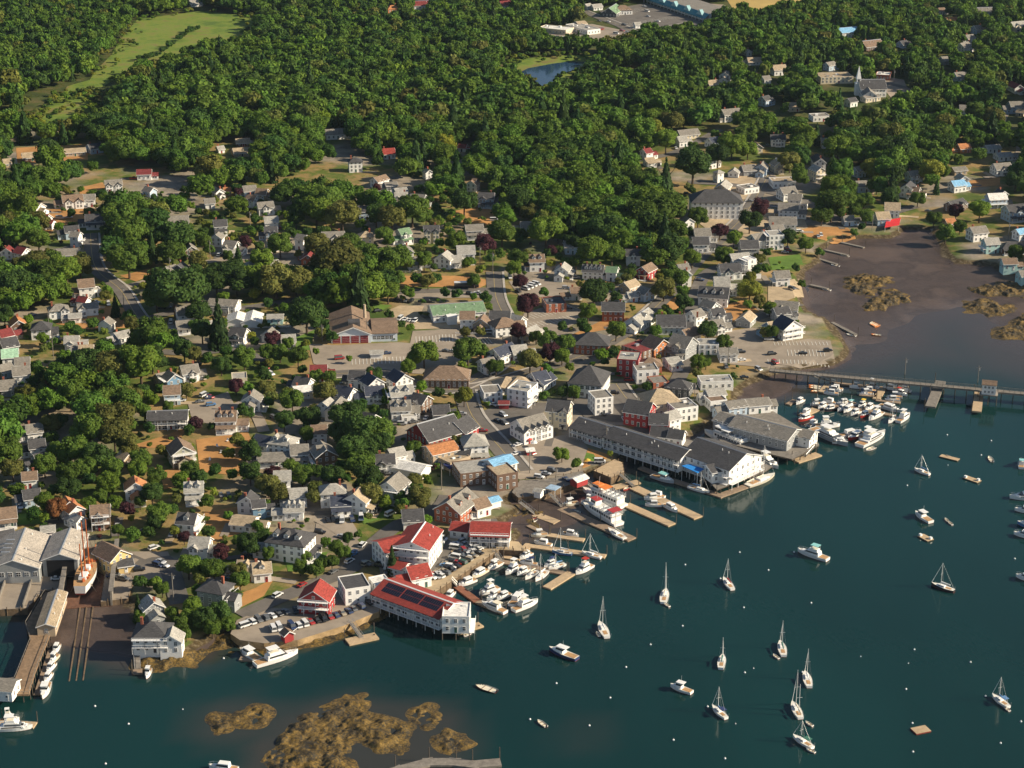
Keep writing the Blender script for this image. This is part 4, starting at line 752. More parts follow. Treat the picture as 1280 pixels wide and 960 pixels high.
house(150, 222, 225, 238, 10, 4.5, 'w', 'g', 'z2.9 low', 'wharf_building', 'white gabled end room of the wharf restaurant', 'restaurant')
T(0, 3)
house(287, 70, 228, 238, 6.4, 4, 't', 't', 'long low z2.9', 'pier_shed', 'long tan-roofed shed running down the fishing pier', 'shed')
many([(712, 226, 808, 226, 12, 6, 'w', 'd', 'hip b2 c', 'boathouse', 'white balconied boathouse standing over the seaweed rocks'), (862, 256, 850, 296, 9, 5.5, 'w', 'l', '', 'cottage', 'pale-roofed white cottage beside the balconied boathouse'), (742, 96, 768, 132, 9, 5, 'g', 'l', ''), (1040, 10, 1110, 22, 11, 8, 'g', 'd', 'hip B2 c', 'house')])
house(-20, 522, 76, 528, 8, 4, 'w', 'g', 'long low z2.9', 'pier_shed', 'white low shed at the seaward end of the fishing pier', 'shed')
T(1, 3)
HS = house(648, 14, 985, 136, 13, 5.3, 'w', 'r', 'long low b2 z2.8 pile big gal', 'pier_hotel', 'long white pier hotel with solar panels on its red roof', 'hotel')
house(935, 170, 1070, 172, 12, 6.5, 'w', 'w', 'flat z2.8 pile B1', 'pier_hotel', 'flat-topped white end block of the solar pier building', 'hotel')
many([(430, 40, 550, 22, 12, 6.5, 'w', 'd', 'flat', 'hotel', 'white flat-roofed block with rooftop terrace beside the pier'), (316, 24, 290, 68, 12, 6, 'r', 'r', 'B2', 'restaurant', 'red house with bright red roof and white decks'), (148, 262, 162, 274, 4.2, 3.2, 'r', 'n', 'nowin z2.72', 'shed', 'tiny red ticket shed on the parking pier'), (600, 28, 640, 20, 8, 5, 'w', 'w', 'flat', 'hotel')])
# solar panels on the pier roof, gables and specials
def solar(par, L, d, h, pit):
    ms = mat('solar_cell', (.012, .016, .03), .15, .3, 1.5, 0, .6)
    rise = d / 2 * pit
    for k in range(3):
        b = MB(); x0 = -L * .42 + k * L * .28
        for i in range(9):
            for j in range(2):
                xa = x0 + i * L * .0295; xb = xa + L * .0265; t0, t1 = .12 + j * .36, .12 + j * .36 + .33
                P = lambda t, up: (-d / 2 * (1 - t), h + rise * t + .26 + up)
                y0, z0 = P(t0, 0); y1, z1 = P(t1, 0); b.face([(xa, y0, z0), (xb, y0, z0), (xb, y1, z1), (xa, y1, z1)])
        b.build('solar_panel', ms, par)
solar(HS[0], HS[1], HS[2], 5.3 * .88, .38)
T(0, 2)
house(588, 882, 655, 872, 7, 3, 'y', 'd', 'low', 'yard_annex', 'low yellow lean-to with dark roof in front of the yellow yard building', 'annex')

def shed_fronts():
    for (R, L, d, a, z), op in ((SHA, False), (SHB, True)):
        s = 1 if 'R' in vis_sides(a, R.location.x, R.location.y) else -1; x = s * L / 2
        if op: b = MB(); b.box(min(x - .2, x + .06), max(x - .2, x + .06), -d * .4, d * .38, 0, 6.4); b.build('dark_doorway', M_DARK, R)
        else:
            for k in range(6): link('window', WINBIG, R, (x, -d * .42 + k * d * .165, 2.6), s * math.pi / 2)
            rr = next(c for c in R.children if c.name.startswith('roof'))
            for k in range(4): y = s * -d * .22; q = MB(); u = -L * .2 + k * L * .13; zz = 5.72 + (1 - .44) * d / 2 * .38; q.frus((u - .5, u + .5, y - 1.6, y + 1.6), (u - .45, u + .45, y - 1.5, y + 1.5), zz, zz + 1.0); q.build('skylight', M_METAL, rr)
shed_fronts()
T(2, 2)
many([(308, 472, 362, 452, 4.5, 2.8, 'r', 'w', 'nowin low z2.82', 'ticket_booth', 'red ticket booth with white top on the town quay', 'booth'), (70, 322, 105, 318, 4, 2.6, 'r', 'w', 'nowin low', 'kiosk', 'little red kiosk with white top on the town square'), (118, 522, 150, 528, 4, 2.8, 'w', 'l', 'nowin low z2.82', 'kiosk', 'pale kiosk at the corner of the town quay')])

# driveways and picket fences around the houses
for i, h_ in enumerate(HOUSES):
    rd = random.Random(i * 13 + 1)
    if h_[4] < 150 or h_[4] > 720 or rd.random() < .45: continue
    x, y = h_[0], h_[1]; s = rd.choice((-1, 1)); a = rd.uniform(-.3, .3) + (math.pi / 2 if rd.random() < .4 else 0); L_ = rd.uniform(9, 16); ox = x + s * (h_[2] + 2.2); c, sn = math.cos(a), math.sin(a)
    if gz(ox, y) < 2.2: continue
    w_ = [(ox + u * c - v * sn, y - h_[2] * .4 + u * sn + v * c) for u, v in ((-L_ / 2, -1.6), (L_ / 2, -1.6), (L_ / 2, 1.6), (-L_ / 2, 1.6))]
    sheet('driveway', w_, rd.choice((M_ASPH2, M_GRAVEL, M_ASPH)), .20 + .004 * (i % 5), 5)
nf = 0
for i, h_ in enumerate(HOUSES):
    rd = random.Random(i * 7 + 3)
    if h_[4] < 330 or h_[4] > 720 or rd.random() < .72 or nf > 44: continue
    x, y = h_[0] + rd.uniform(-3, 3), h_[1] - h_[6] - rd.uniform(4, 7); z = gz(x, y)
    if z < 2.4 or any(inpoly(x, y, w_) for w_ in CLEAR): continue
    nf += 1; a = rd.uniform(-.25, .25); n = rd.randint(4, 8); R = root('picket_fence', x, y, z, a); L_ = n * 2.0
    for k in range(n + 1): b = MB(); b.box(-L_ / 2 + k * 2 - .07, -L_ / 2 + k * 2 + .07, -.07, .07, -.6, 1.15); b.build('post', M_WHITE if i % 3 else M_WOODG, R)
    b = MB()
    for zz in (.35, .85): b.box(-L_ / 2, L_ / 2, -.03, .03, zz, zz + .1)
    for k in range(int(L_ / .22)): b.box(-L_ / 2 + k * .22, -L_ / 2 + k * .22 + .12, -.06, -.03, .1, 1.0)
    b.build('pickets', M_WHITE if i % 3 else M_WOODG, R); reg(R, ('white' if i % 3 else 'grey wooden') + ' picket fence in a yard', 'fence', *proj(x, y, z + .5), 'yard fences')
# ------------------------------------------------------------------ special buildings
def custom(kind, px, py, dx, dy, z=None):
    g = G(px, py); zz = g[2] if z is None else z
    x, y = (g[0], g[1]) if z is None else U(px, py, z)
    return root(kind, x, y, zz, gdir(px, py, dx, dy))
def fire_station():
    z = G(455, 428)[2]; P = [U(x, y, z) for x, y in ((414, 430), (497, 427))]
    a = math.atan2(P[1][1] - P[0][1], P[1][0] - P[0][0]); L = math.hypot(P[1][0] - P[0][0], P[1][1] - P[0][1])
    R = root('fire_station', *P[0], z, a); D = 30.0
    w = MB(); ws = L * .60; xa = ws * .56; h = 4.6; hr = 8.2
    w.prism([(0, -1), (ws, -1), (ws, h), (xa, hr), (0, h)], 'y', 0, D); w.box(ws + .01, L, 1.2, D * .75, -1, 4.0)
    w.build('wall', mat('pale_blue_siding', (.62, .68, .74), .7, .08, .3), R)
    r = MB()
    for A, B in (((-.5, h - .25), (xa, hr)), ((ws + .5, h - .25), (xa, hr))):
        q = [A, B, (B[0], B[1] + .25), (A[0], A[1] + .25)]; r.prism(q if A[0] < B[0] else q[::-1], 'y', -.8, D + .5)
    r.prism([(.6, 3.9), (D * .38, 6.6), (D * .76, 3.9), (D * .76, 4.15), (D * .38, 6.85), (.6, 4.15)], 'x', ws + .55, L + .5)
    rf = r.build('roof', rm('n'), R)
    t = MB()
    for A, B in (((-.5, h - .3), (xa, hr - .05)), ((ws + .5, h - .3), (xa, hr - .05))): t.prism([A, B, (B[0], B[1] - .45), (A[0], A[1] - .45)], 'y', -.86, -.8)
    t.build('fascia', M_WHITE, R)
    dk = MB(); xk, xk2 = xa - 2.2, xa + 3.4; dk.frus((xk, xk2, 3, 9), (xk, xk2, 3.3, 8.8), hr - 1.4, hr + .9); dk.build('roof_vent', rm('d'), rf)
    md = mat('red_bay_door', (.20, .02, .03), .5, .12, 1)
    for k in range(4):
        b = MB(); x0 = .8 + k * (ws - 1.2) / 4.05; b.box(x0 - .25, x0 + 3.85, -.1, .01, 0, 4.0, 0); b.box(x0, x0 + 3.6, -.2, -.08, 0, 3.7, 1)
        for j in range(4): b.box(x0 + .1, x0 + 3.5, -.22, -.19, .88 * j + .86, .88 * j + .9, 0)
        b.build('bay_door', [M_WHITE, md], R)
    for k in range(5): link('window', WINBIG, R, (ws + 1.6 + k * (L - ws - 2.4) / 5, 1.2, 1.2), 0)
    b = MB(); b.cyl((xa + 6, 16, 7), (xa + 6, 16, 13.5), .8, .6, 8); b.build('hose_tower', mat('tan_metal', (.45, .36, .26), .6), R)
    reg(R, '', 'fire station', 455, 412, None, 'fire station with four dark red bay doors and tan-brown roof')
    HOUSES.append((P[0][0] + L / 2, P[0][1] + 15, 20, 455, 410, z + 3, 15, z + 8))
fire_station()
def green_hall():
    T(1, 1); R, L, d, a, z = house(872, 566, 1130, 546, 16, 4.6, 'w', 'e', 'low long', 'hall', 'long white hall with green metal roof and white end gables', 'hall')
    b = MB(); b.box(-L * .26, -L * .08, -d / 2 - 4, -d / 2 - .02, -1, 3.9); b.build('annex', wm('w'), R); b = MB(); b.box(-L * .26 - .2, -L * .08 + .2, -d / 2 - 4.2, -d / 2 - .02, 3.9, 4.2); b.build('annex_roof', M_WHITE, R)
green_hall()
def church():
    T(3, 0); R, L, d, a, z = house(455, 398, 582, 396, 17, 6.5, 'w', 'd', 'long', 'church', 'white church with slender blue-white steeple and long dark roof', 'church')
    b = MB(); s = 2.1; x = -L / 2 - .4
    b.box(x - s, x + s, -s, s, -1, 8.5, 0); b.box(x - s - .3, x + s + .3, -s - .3, s + .3, 8.5, 8.9, 0); b.box(x - 1.5, x + 1.5, -1.5, 1.5, 8.9, 11.8, 0)
    b.box(x - 1.52, x + 1.52, -.6, .6, 9.4, 11.3, 1); b.box(x - .6, x + .6, -1.52, 1.52, 9.4, 11.3, 1); b.frus((x - 1.7, x + 1.7, -1.7, 1.7), (x - .06, x + .06, -.06, .06), 11.8, 21, 0); b.build('steeple', [wm('w'), M_DARK], R)
    many([(500, 436, 512, 456, 12, 5, 'w', 'g', '', 'church_hall', None, 'hall'), (475, 480, 552, 470, 8, 3.8, 'o', 'g', 'low', 'church_hall', None, 'hall')])
church()
def strip_mall():
    z = G(810, 12)[2]; A, B = Vector(U(808, 2, z)), Vector(U(886, 28, z)); v = B - A; a = math.atan2(v.y, v.x); L = v.length; R = root('strip_mall', *((A + B) / 2), z, a)
    D = 26
    b = MB(); b.box(-L / 2, L / 2, .0, D, -1, 7); b.build('wall', wm('w'), R); b = MB(); b.box(-L / 2 + .3, L / 2 - .3, .3, D - .3, 7.003, 7.15); b.build('roof', rm('g'), R)
    b = MB(); b.prism([(-4.5, 3.2), (-.02, 6.6), (-.02, 6.9), (-4.5, 3.5)][::-1], 'x', -L / 2 - .5, L / 2 + .5); c = b.build('canopy', mat('teal_metal_roof', (.03, .20, .24), .5, .15, .4), R)
    for k in range(5):
        g = MB(); x = -L * .4 + k * L * .2; g.prism([(x - 5, 5.0), (x + 5, 5.0), (x, 9.2)], 'y', -3.2, -.02, 0); g.build('canopy_gable', mat('pale_teal_trim', (.30, .50, .52), .6), c)
    for k in range(24): link('window', WINBIG, R, (-L / 2 + (k + .5) * L / 24, 0, .8), 0)
    n = int(L / 6)
    for k in range(n): b = MB(); x = -L / 2 + (k + .5) * L / n; b.box(x - .15, x + .15, -4.3, -4.0, -.5, 3.3); b.build('post', M_WHITE, R)
    reg(R, '', 'mall', 848, 14, None, 'long strip mall with teal canopy and small gables facing its car park'); HOUSES.append(((A.x + B.x) / 2, (A.y + B.y) / 2, L / 2, 848, 14, z + 3, 20, z + 7))
strip_mall()
def awning(name, px, z, mcol, label, tilt=.0, posts=True):
    P = [U(x, y, z) for x, y in px]; cx = sum(p[0] for p in P) / len(P); cy = sum(p[1] for p in P) / len(P)
    R = root(name, cx, cy, 0); b = MB(); k = len(P)
    top = [(p[0] - cx, p[1] - cy, z + (tilt if i < 2 else 0)) for i, p in enumerate(P)]
    b.face(top); b.face([(x, y, zz - .25) for x, y, zz in top][::-1])
    for i in range(k): j = (i + 1) % k; b.face([top[i], top[j], (top[j][0], top[j][1], top[j][2] - .25), (top[i][0], top[i][1], top[i][2] - .25)][::-1])
    b.build('cover', mcol, R)
    if posts:
        for x, y, zz in top: p = MB(); p.cyl((x * .96, y * .96, max(0, gz(cx + x, cy + y)) - .5), (x * .96, y * .96, zz - .3), .09, .09, 6); p.build('post', M_WHITE, R)
    return reg(R, '', 'awning', sum(p[0] for p in px) / k, sum(p[1] for p in px) / k, None, label)
M_BLUEC = mat('blue_canvas', (.02, .22, .62), .8, .12, .6); M_REDC = mat('red_canvas', (.62, .03, .035), .8, .15, .5)
awning('awning', [(1108, 275), (1126, 272), (1124, 281), (1106, 284)], 5.2, M_REDC, 'big bright red awning beside the bridge at the cove head')
awning('awning', [(852, 582), (862, 580), (880, 586), (872, 591)], 6.6, M_BLUEC, 'bright blue awning over the pier deck beside the dark-roofed hotel')
awning('awning', [(554, 580), (574, 570), (582, 574), (562, 586)], 6.2, mat('navy_canvas', (.03, .04, .14), .8), 'navy awning along the beige shop')
# ------------------------------------------------------------------ footbridge
def footbridge():
    z = 4.6; A, B = Vector(U(962, 462, z)), Vector(U(1560, 517, z)); v = B - A; L = v.length; a = math.atan2(v.y, v.x); R = root('footbridge', A.x, A.y, 0, a)
    b = MB(); b.box(0, L, -1.7, 1.7, z - .3, z); b.box(0, L, -1.72, -1.5, z - .75, z - .31); b.box(0, L, 1.5, 1.72, z - .75, z - .31); b.build('deck', M_WOODG, R)
    for s in (-1.65, 1.65):
        r = MB(); r.box(0, L, s - .06, s + .06, z + 1.0, z + 1.12); r.box(0, L, s - .03, s + .03, z + .5, z + .56)
        for k in range(int(L / 2.4)): r.box(k * 2.4, k * 2.4 + .13, s - .06, s + .06, z, z + 1.0)
        r.build('railing', M_WOODG, R)
    for k in range(int(L / 5.0)):
        p = MB(); x = 2.5 + k * 5.0
        for s in (-1.5, 1.5): p.cyl((x, s * 1.15, -2.5), (x, s, z - .3), .2, .17, 6)
        p.box(x - .12, x + .12, -1.9, 1.9, z - 1.05, z - .76); p.build('pile_bent', M_PILE, R)
    reg(R, '', 'footbridge', 1110, 474, None, 'long wooden footbridge on dark piles crossing the harbour')
    # bridge house
    c = A + v.normalized() * ((U(1236, 490, z)[0] - A.x) * math.cos(a) + (U(1236, 490, z)[1] - A.y) * math.sin(a)); nrm = Vector((math.sin(a), -math.cos(a)))
    H = root('bridge_house', c.x + nrm.x * 4.4, c.y + nrm.y * 4.4, 0, a)
    b = MB(); b.box(-4, 4, -2.6, 2.6, z - .35, z + .02); b.build('platform', M_WOODG, H); b = MB(); b.box(-3, 3, -2, 2, z + .021, z + 4.6)
    b.prism([(-2, z + 4.6), (2, z + 4.6), (0, z + 6.0)], 'x', -3, 3); b.build('wall', wm('w'), H); b = MB(); roof_gable(b, 6, 4, z + 4.6, 1.4, .3); b.build('roof', rm('n'), H)
    for zz in (z + .9, z + 3.0):
        for x in (-1.6, 0, 1.6): link('window', WINSM, H, (x, -2, zz))
        link('window', WINSM, H, (3, 0, zz), math.pi / 2)
    for x in (-3.6, 0, 3.6):
        for y in (-2.3, 2.3): p = MB(); p.cyl((x, y, -2.5), (x, y, z - .36), .2, .18, 6); p.build('pile', M_PILE, H)
    reg(H, '', 'house', 1237, 484, None, 'small white house built out on piles beside the footbridge')
footbridge()
# ------------------------------------------------------------------ docks
def dock(px, w=3.0, z=.55, m=None, label=None, piles=True, name='floating_dock', kind='floating dock'):
    P = [Vector(U(x, y, z)) for x, y in px]; c = P[0]; R = root(name, c.x, c.y, 0); b = MB()
    for i in range(len(P) - 1):
        v = P[i + 1] - P[i]; a = math.atan2(v.y, v.x); mid = (P[i] + P[i + 1]) / 2 - c; b.obox(mid.x, mid.y, a, v.length + (w if i < len(P) - 2 else 0), w - .01 * i, z - .75 - .01 * i, z - .006 * i)
    b.build('deck', m or M_WOOD, R)
    if piles:
        tot = sum((P[i + 1] - P[i]).length for i in range(len(P) - 1)); n = max(2, int(tot / 14))
        for i in range(len(P) - 1):
            v = P[i + 1] - P[i]; k = max(1, int(v.length / 14)); nr = Vector((-v.y, v.x)).normalized() * (w / 2 + .25)
            for j in range(k + (i == len(P) - 2)): q = P[i] + v * (j / k) - c; p = MB(); p.cyl((q.x + nr.x, q.y + nr.y, -3), (q.x + nr.x, q.y + nr.y, z + 3.6), .17, .15, 6); p.build('pile', M_PILE, R)
    cx = sum(p[0] for p in px) / len(px); cy = sum(p[1] for p in px) / len(px)
    return reg(R, 'new tan wooden ' + kind if m is M_DECK else 'weathered wooden ' + kind, 'dock', cx, cy, 'docks and floats', label)
def gangway(p1, z1, p2, z2=.6, w=1.5):
    A = Vector((*U(*p1, z1), z1)); B = Vector((*U(*p2, z2), z2)); v = B - A; R = root('gangway', A.x, A.y, 0); a = math.atan2(v.y, v.x); n = Vector((-math.sin(a), math.cos(a), 0)) * (w / 2)
    b = MB(); O = Vector((A.x, A.y, 0)); q = [A - O + n, A - O - n, B - O - n, B - O + n]; b.face(q[::-1]); b.face([p - Vector((0, 0, .25)) for p in q]); 
    for s in (0, 1): e0, e1 = (q[0], q[3]) if s == 0 else (q[1], q[2]); b.face([e0, e1, e1 - Vector((0, 0, .25)), e0 - Vector((0, 0, .25))])
    b.build('ramp', M_WOODG, R)
    r = MB()
    for e0, e1 in ((q[0], q[3]), (q[1], q[2])):
        r.cyl(e0 + Vector((0, 0, 1)), e1 + Vector((0, 0, 1)), .06, .06, 5)
        for k in range(7): p = e0.lerp(e1, k / 6); r.cyl(p, p + Vector((0, 0, 1)), .05, .05, 5)
    r.build('handrail', M_METAL, R); reg(R, 'railed gangway ramp down to a float', 'gangway', (p1[0] + p2[0]) / 2, (p1[1] + p2[1]) / 2, 'gangways')
V(640, 480, 4)
for pts, w, m in [([(245, 620), (600, 775)], 4.5, None), ([(570, 600), (800, 702)], 4, M_DECK), ([(610, 515), (932, 666)], 4.5, M_DECK), ([(505, 515), (634, 486)], 3.5, M_DECK), ([(115, 650), (225, 690)], 4, M_DECK), ([(800, 478), (1040, 556), (1255, 478)], 3.2, None), ([(640, 415), (800, 478)], 3, None)]:
    dock([tv(*p) for p in pts], w, .55, m)
for a_, b_ in (((535, 445), (608, 510)), ((190, 548), (250, 612)), ((40, 590), (118, 650)), ((365, 485), (420, 530))): gangway(tv(*a_), 3.0, tv(*b_))
V(560, 640, 6.4)
for pts, w, m in [([(555, 350), (640, 265), (1260, 352)], 3.2, M_DECK), ([(800, 180), (1088, 222)], 3, M_DECK), ([(640, 105), (800, 180)], 2, None), ([(430, 395), (680, 435), (950, 492)], 3, None), ([(790, 605), (988, 482)], 3.6, M_DECK), ([(440, 352), (580, 372)], 3, M_DECK), ([(70, 590), (235, 712)], 3, mat('rust_deck', (.24, .10, .06), .9, .3, .6)), ([(235, 712), (440, 800)], 2.5, None), ([(60, 960), (265, 895)], 3.5, M_DECK)]:
    dock([tv(*p) for p in pts], w, .55, m)
for a_, b_ in (((370, 310), (430, 395)), ((30, 545), (75, 592))): gangway(tv(*a_), 2.8, tv(*b_))
V(970, 470, 7.111)
for pts, w, m in [([(400, 140), (460, 70)], 2.5, M_DECK), ([(535, 62), (840, 92), (1180, 120)], 2.5, None), ([(890, 205), (950, 108)], 3.2, M_DECK), ([(740, 162), (890, 178)], 2.5, None), ([(890, 210), (1105, 235)], 2.5, None), ([(360, 255), (600, 265), (800, 300), (1060, 350)], 2.5, None), ([(230, 345), (355, 290)], 4, M_DECK), ([(105, 250), (170, 212)], 2.5, None), ([(175, 755), (380, 690)], 4, M_DECK)]:
    dock([tv(*p) for p in pts], w, .55, m)
gangway(tv(340, 0), 4.4, tv(535, 62)); gangway(tv(345, 610), 3.2, tv(250, 715))
dock([(1163, 508), (1176, 476)], 4.5, 2.6, M_WOODG, None, True, 'bridge_landing', 'landing pier'); dock([(1221, 514), (1224, 490)], 4, 1.6, M_DECK, None, True, 'bridge_landing', 'landing pier')
dock([(434, 802), (471, 794)], 4.5, .6, M_DECK); gangway((438, 777), 2.8, (452, 797)); dock([(172, 842), (172, 836)], 3, .5); gangway((170, 803), 3.0, (172, 836), .6, 2)
dock([(0, 903), (44, 906)], 3.5, .5, M_DECK); dock([(48, 868), (66, 812)], 3, .5); gangway((372, 786), 2.8, (350, 802), 1.0)
dock([(300, 822), (330, 824)], 3.0, .6); dock([(400, 1010), (498, 962), (536, 952), (568, 952), (592, 955), (626, 952)], 4, 1.4, M_WOODG, 'grey pier end poking in from the bottom edge', True, 'pier', 'pier')
V(960, 240, 4)
for pts in ([(365, 250), (480, 276)], [(285, 288), (400, 315)], [(240, 328), (345, 360)], [(210, 462), (300, 482)], [(320, 650), (440, 712)]): dock([tv(*p) for p in pts], 2.0, .9, M_WOODG)
# fishing pier on the left edge
def pier():
    z = 3.2; P = [U(x, y, z) for x, y in ((56, 740), (78, 744), (60, 800), (44, 840), (36, 868), (-40, 868), (-40, 858), (18, 850), (38, 800), (32, 780))]
    R = root('fishing_pier', *P[0], 0); b = MB(); c = P[0]; Q = [(x - c[0], y - c[1]) for x, y in P]
    if sum(Q[i][0] * Q[(i + 1) % len(Q)][1] - Q[(i + 1) % len(Q)][0] * Q[i][1] for i in range(len(Q))) < 0: Q = Q[::-1]
    b.prism(Q[::-1], 'z', z - .6, z); b.build('deck', M_BROWN, R)
    for i in range(len(Q)):
        u, v = Vector(Q[i]), Vector(Q[(i + 1) % len(Q)]); n = max(1, int((v - u).length / 3.5))
        for k in range(n): q = u.lerp(v, (k + .5) / n); p = MB(); p.cyl((q.x * .99, q.y * .99, -3), (q.x * .99, q.y * .99, z - .61), .2, .18, 6); p.build('pile', M_PILE, R)
        r = MB(); aa = math.atan2(v.y - u.y, v.x - u.x); mid = (u + v) / 2; r.obox(mid.x, mid.y, aa, (v - u).length - .2, .12, z + .9, z + 1.02)
        for k in range(n + 1): q = u.lerp(v, k / n); r.obox(q.x, q.y, aa, .1, .1, z, z + .9)
        r.build('railing', M_WOODG, R)
    reg(R, '', 'pier', 45, 815, None, 'long grey plank fishing pier on piles by the boat yard')
pier()
# slipway with cradle walls, rails
def slipway():
    A = U(110, 745, 1.0); a = gdir(110, 720, -9, 60); R = root('slipway', *A, 0, a)       # local +X runs down to the water
    b = MB(); b.box(-34, 8, -9, 9, .3, .7); b.build('cradle_floor', mat('rusty_cradle', (.14, .07, .045), .9, .5, .6), R)
    for s in (-8.6, 8.6): b = MB(); b.box(-34, 8, s - .35, s + .35, .71, 6.2); b.box(-34, 8, s - .8, s + .8, 6.2, 6.5); b.build('cradle_wall', M_WOODG, R)
    for s in (-2.2, 0, 2.2): b = MB(); b.prism([(8.01, .2), (58, -.5), (58, .12), (8.01, .85)], 'y', s - .2, s + .2); b.build('rail', M_TIMBER, R)
    reg(R, '', 'slipway', 108, 745, None, 'marine slipway with rusty cradle floor, tall side walls and rails'); return A, a
slipway()
for px, py, w in ((20, 745, 26), (68, 705, 8)):
    R = custom('marine_railway', px, py, -14, 40, 1.2); b = MB()
    for s in (-3, -1.2, .6, 2.4): b.box(-14, 12, s, s + .7, .2, .8)
    b.build('rails', mat('ochre_planks', (.34, .17, .06), .9, .3, .5), R); b = MB(); b.box(-14, 12, -5, -4.6, .1, 2.8); b.box(-14, 12, 4.2, 4.6, .1, 2.8); b.build('side_wall', M_WOODG, R)
    reg(R, 'orange-planked marine railway between low walls', 'railway', px, py)

V(640, 480, 4)
awning('tent', [tv(165, 520), tv(195, 500), tv(245, 512), tv(215, 532)], 4.9, mat('pale_blue_canvas', (.30, .42, .55), .8), 'pale blue tent canopy on the town quay')
for x, y, c in ((340, 432, 'w'), (375, 412, 'y'), (85, 300, 'r'), (110, 318, 'w'), (60, 300, 'w')):
    X, Y, Z = G(*tv(x, y)); Z = max(Z, 2.8); R = root('parasol', X, Y, Z); b = MB(); b.cyl((0, 0, 0), (0, 0, 2.6), .05, .05, 6); b.build('pole', M_MAST if 'M_MAST' in globals() else M_METAL, R)
    b = MB(); b.cyl((0, 0, 2.2), (0, 0, 2.9), 1.5, .05, 8); b.build('canopy', mat('parasol_' + c, {'w': (.78, .77, .74), 'y': (.6, .38, .06), 'r': (.5, .06, .04)}[c], .8), R); reg(R, {'w': 'white', 'y': 'yellow', 'r': 'red'}[c] + ' parasol on the waterfront', 'parasol', *tv(x, y), 'waterfront parasols')
# ------------------------------------------------------------------ boats
PAL = {'w': (.80, .80, .78), 'n': (.03, .05, .14), 'b': (.10, .22, .42), 'r': (.42, .04, .03), 'g': (.05, .16, .12), 'c': (.72, .66, .52), 's': (.40, .44, .48), 'k': (.03, .03, .035), 'o': (.75, .22, .03), 'y': (.75, .50, .05), 'a': (.25, .55, .55), 'h': (.28, .30, .32)}
CN = {'w': 'white', 'n': 'navy', 'b': 'blue', 'r': 'red', 'g': 'green', 'c': 'cream', 's': 'silver', 'k': 'black', 'o': 'orange', 'y': 'yellow', 'a': 'aqua', 'h': 'grey'}
def gel(c): return mat('gelcoat_' + CN[c], PAL[c], .3, .05, .5, 0, .5)
def canvas(c): return mat('canvas_' + CN[c], PAL[c], .85, .1, .5)
M_TEAK = mat('teak_deck', (.42, .25, .12), .8, .2, 1); M_DECKW = mat('boat_deck', (.68, .66, .60), .6, .08, .6); M_MAST = mat('mast_alloy', (.70, .70, .68), .35, .05, 1, .2); M_FOUL = mat('bottom_paint', (.22, .03, .025), .8, .1, 1)
def hull_pts(L, B, fb, tr=.78, n=11, full=2.2):
    r = []
    for i in range(n):
        t = i / (n - 1); x = -L / 2 + L * t
        b = B / 2 * (tr + (1 - tr) * math.sin(min(1, t / .45) * math.pi / 2)) if t < .45 else B / 2 * (1 - ((t - .45) / .55) ** full)
        z = fb * (1 + .42 * t * t); r.append((x, max(b, .02), z))
    return r
def hull(par, L, B, fb, col, tr=.78, full=2.2, deck=M_DECKW, openwell=False, boot=M_FOUL):
    P = hull_pts(L, B, fb, tr, 11, full); b = MB(); N = len(P)
    for i in range(N - 1):
        (x0, b0, z0), (x1, b1, z1) = P[i], P[i + 1]; k = .86; rk = .12 * L / 10
        for s in (1, -1):
            A = (x0, s * b0, z0); Bp = (x1 , s * b1, z1); C_ = (x1 - rk * (i + 1) / N, s * b1 * k, .12); D = (x0 - rk * i / N, s * b0 * k, .12)
            E = (x1 - rk * 1.6 * (i + 1) / N, s * b1 * .72, -.35); F_ = (x0 - rk * 1.6 * i / N, s * b0 * .72, -.35)
            q = [A, D, C_, Bp]; q2 = [D, F_, E, C_]
            b.face(q if s > 0 else q[::-1], 0); b.face(q2 if s > 0 else q2[::-1], 1)
    x, bb, z = P[0]; b.face([(x, bb, z), (x, -bb, z), (x, -bb * .86, .12), (x, bb * .86, .12)], 0); b.face([(x, bb * .86, .12), (x, -bb * .86, .12), (x, -bb * .72, -.35), (x, bb * .72, -.35)], 1)
    b.build('hull', [gel(col), boot], par)
    d = MB(); dz = -.55 * fb if openwell else -.06
    for i in range(N - 1):
        (x0, b0, z0), (x1, b1, z1) = P[i], P[i + 1]; f = .9 if openwell else .985
        d.face([(x0, b0 * f, z0 + dz), (x0, -b0 * f, z0 + dz), (x1, -b1 * f, z1 + dz), (x1, b1 * f, z1 + dz)][::-1])
        for s in (1, -1):
            q = [(x0, s * b0, z0), (x1, s * b1, z1), (x1, s * b1 * f, z1 + dz), (x0, s * b0 * f, z0 + dz)]; d.face(q[::-1] if s > 0 else q)
    d.build('deck', deck, par); return P
def boat_root(name, bow, stern, z=.3, L=None):
    A = Vector(U(*bow, .8)); B = Vector(U(*stern, .8)); v = A - B; c = (A + B) / 2
    R = root(name, c.x, c.y, 0, math.atan2(v.y, v.x)); return R, v.length, (bow[0] + stern[0]) / 2, (bow[1] + stern[1]) / 2
def clampL(L, lo, hi): return max(lo, min(hi, L))
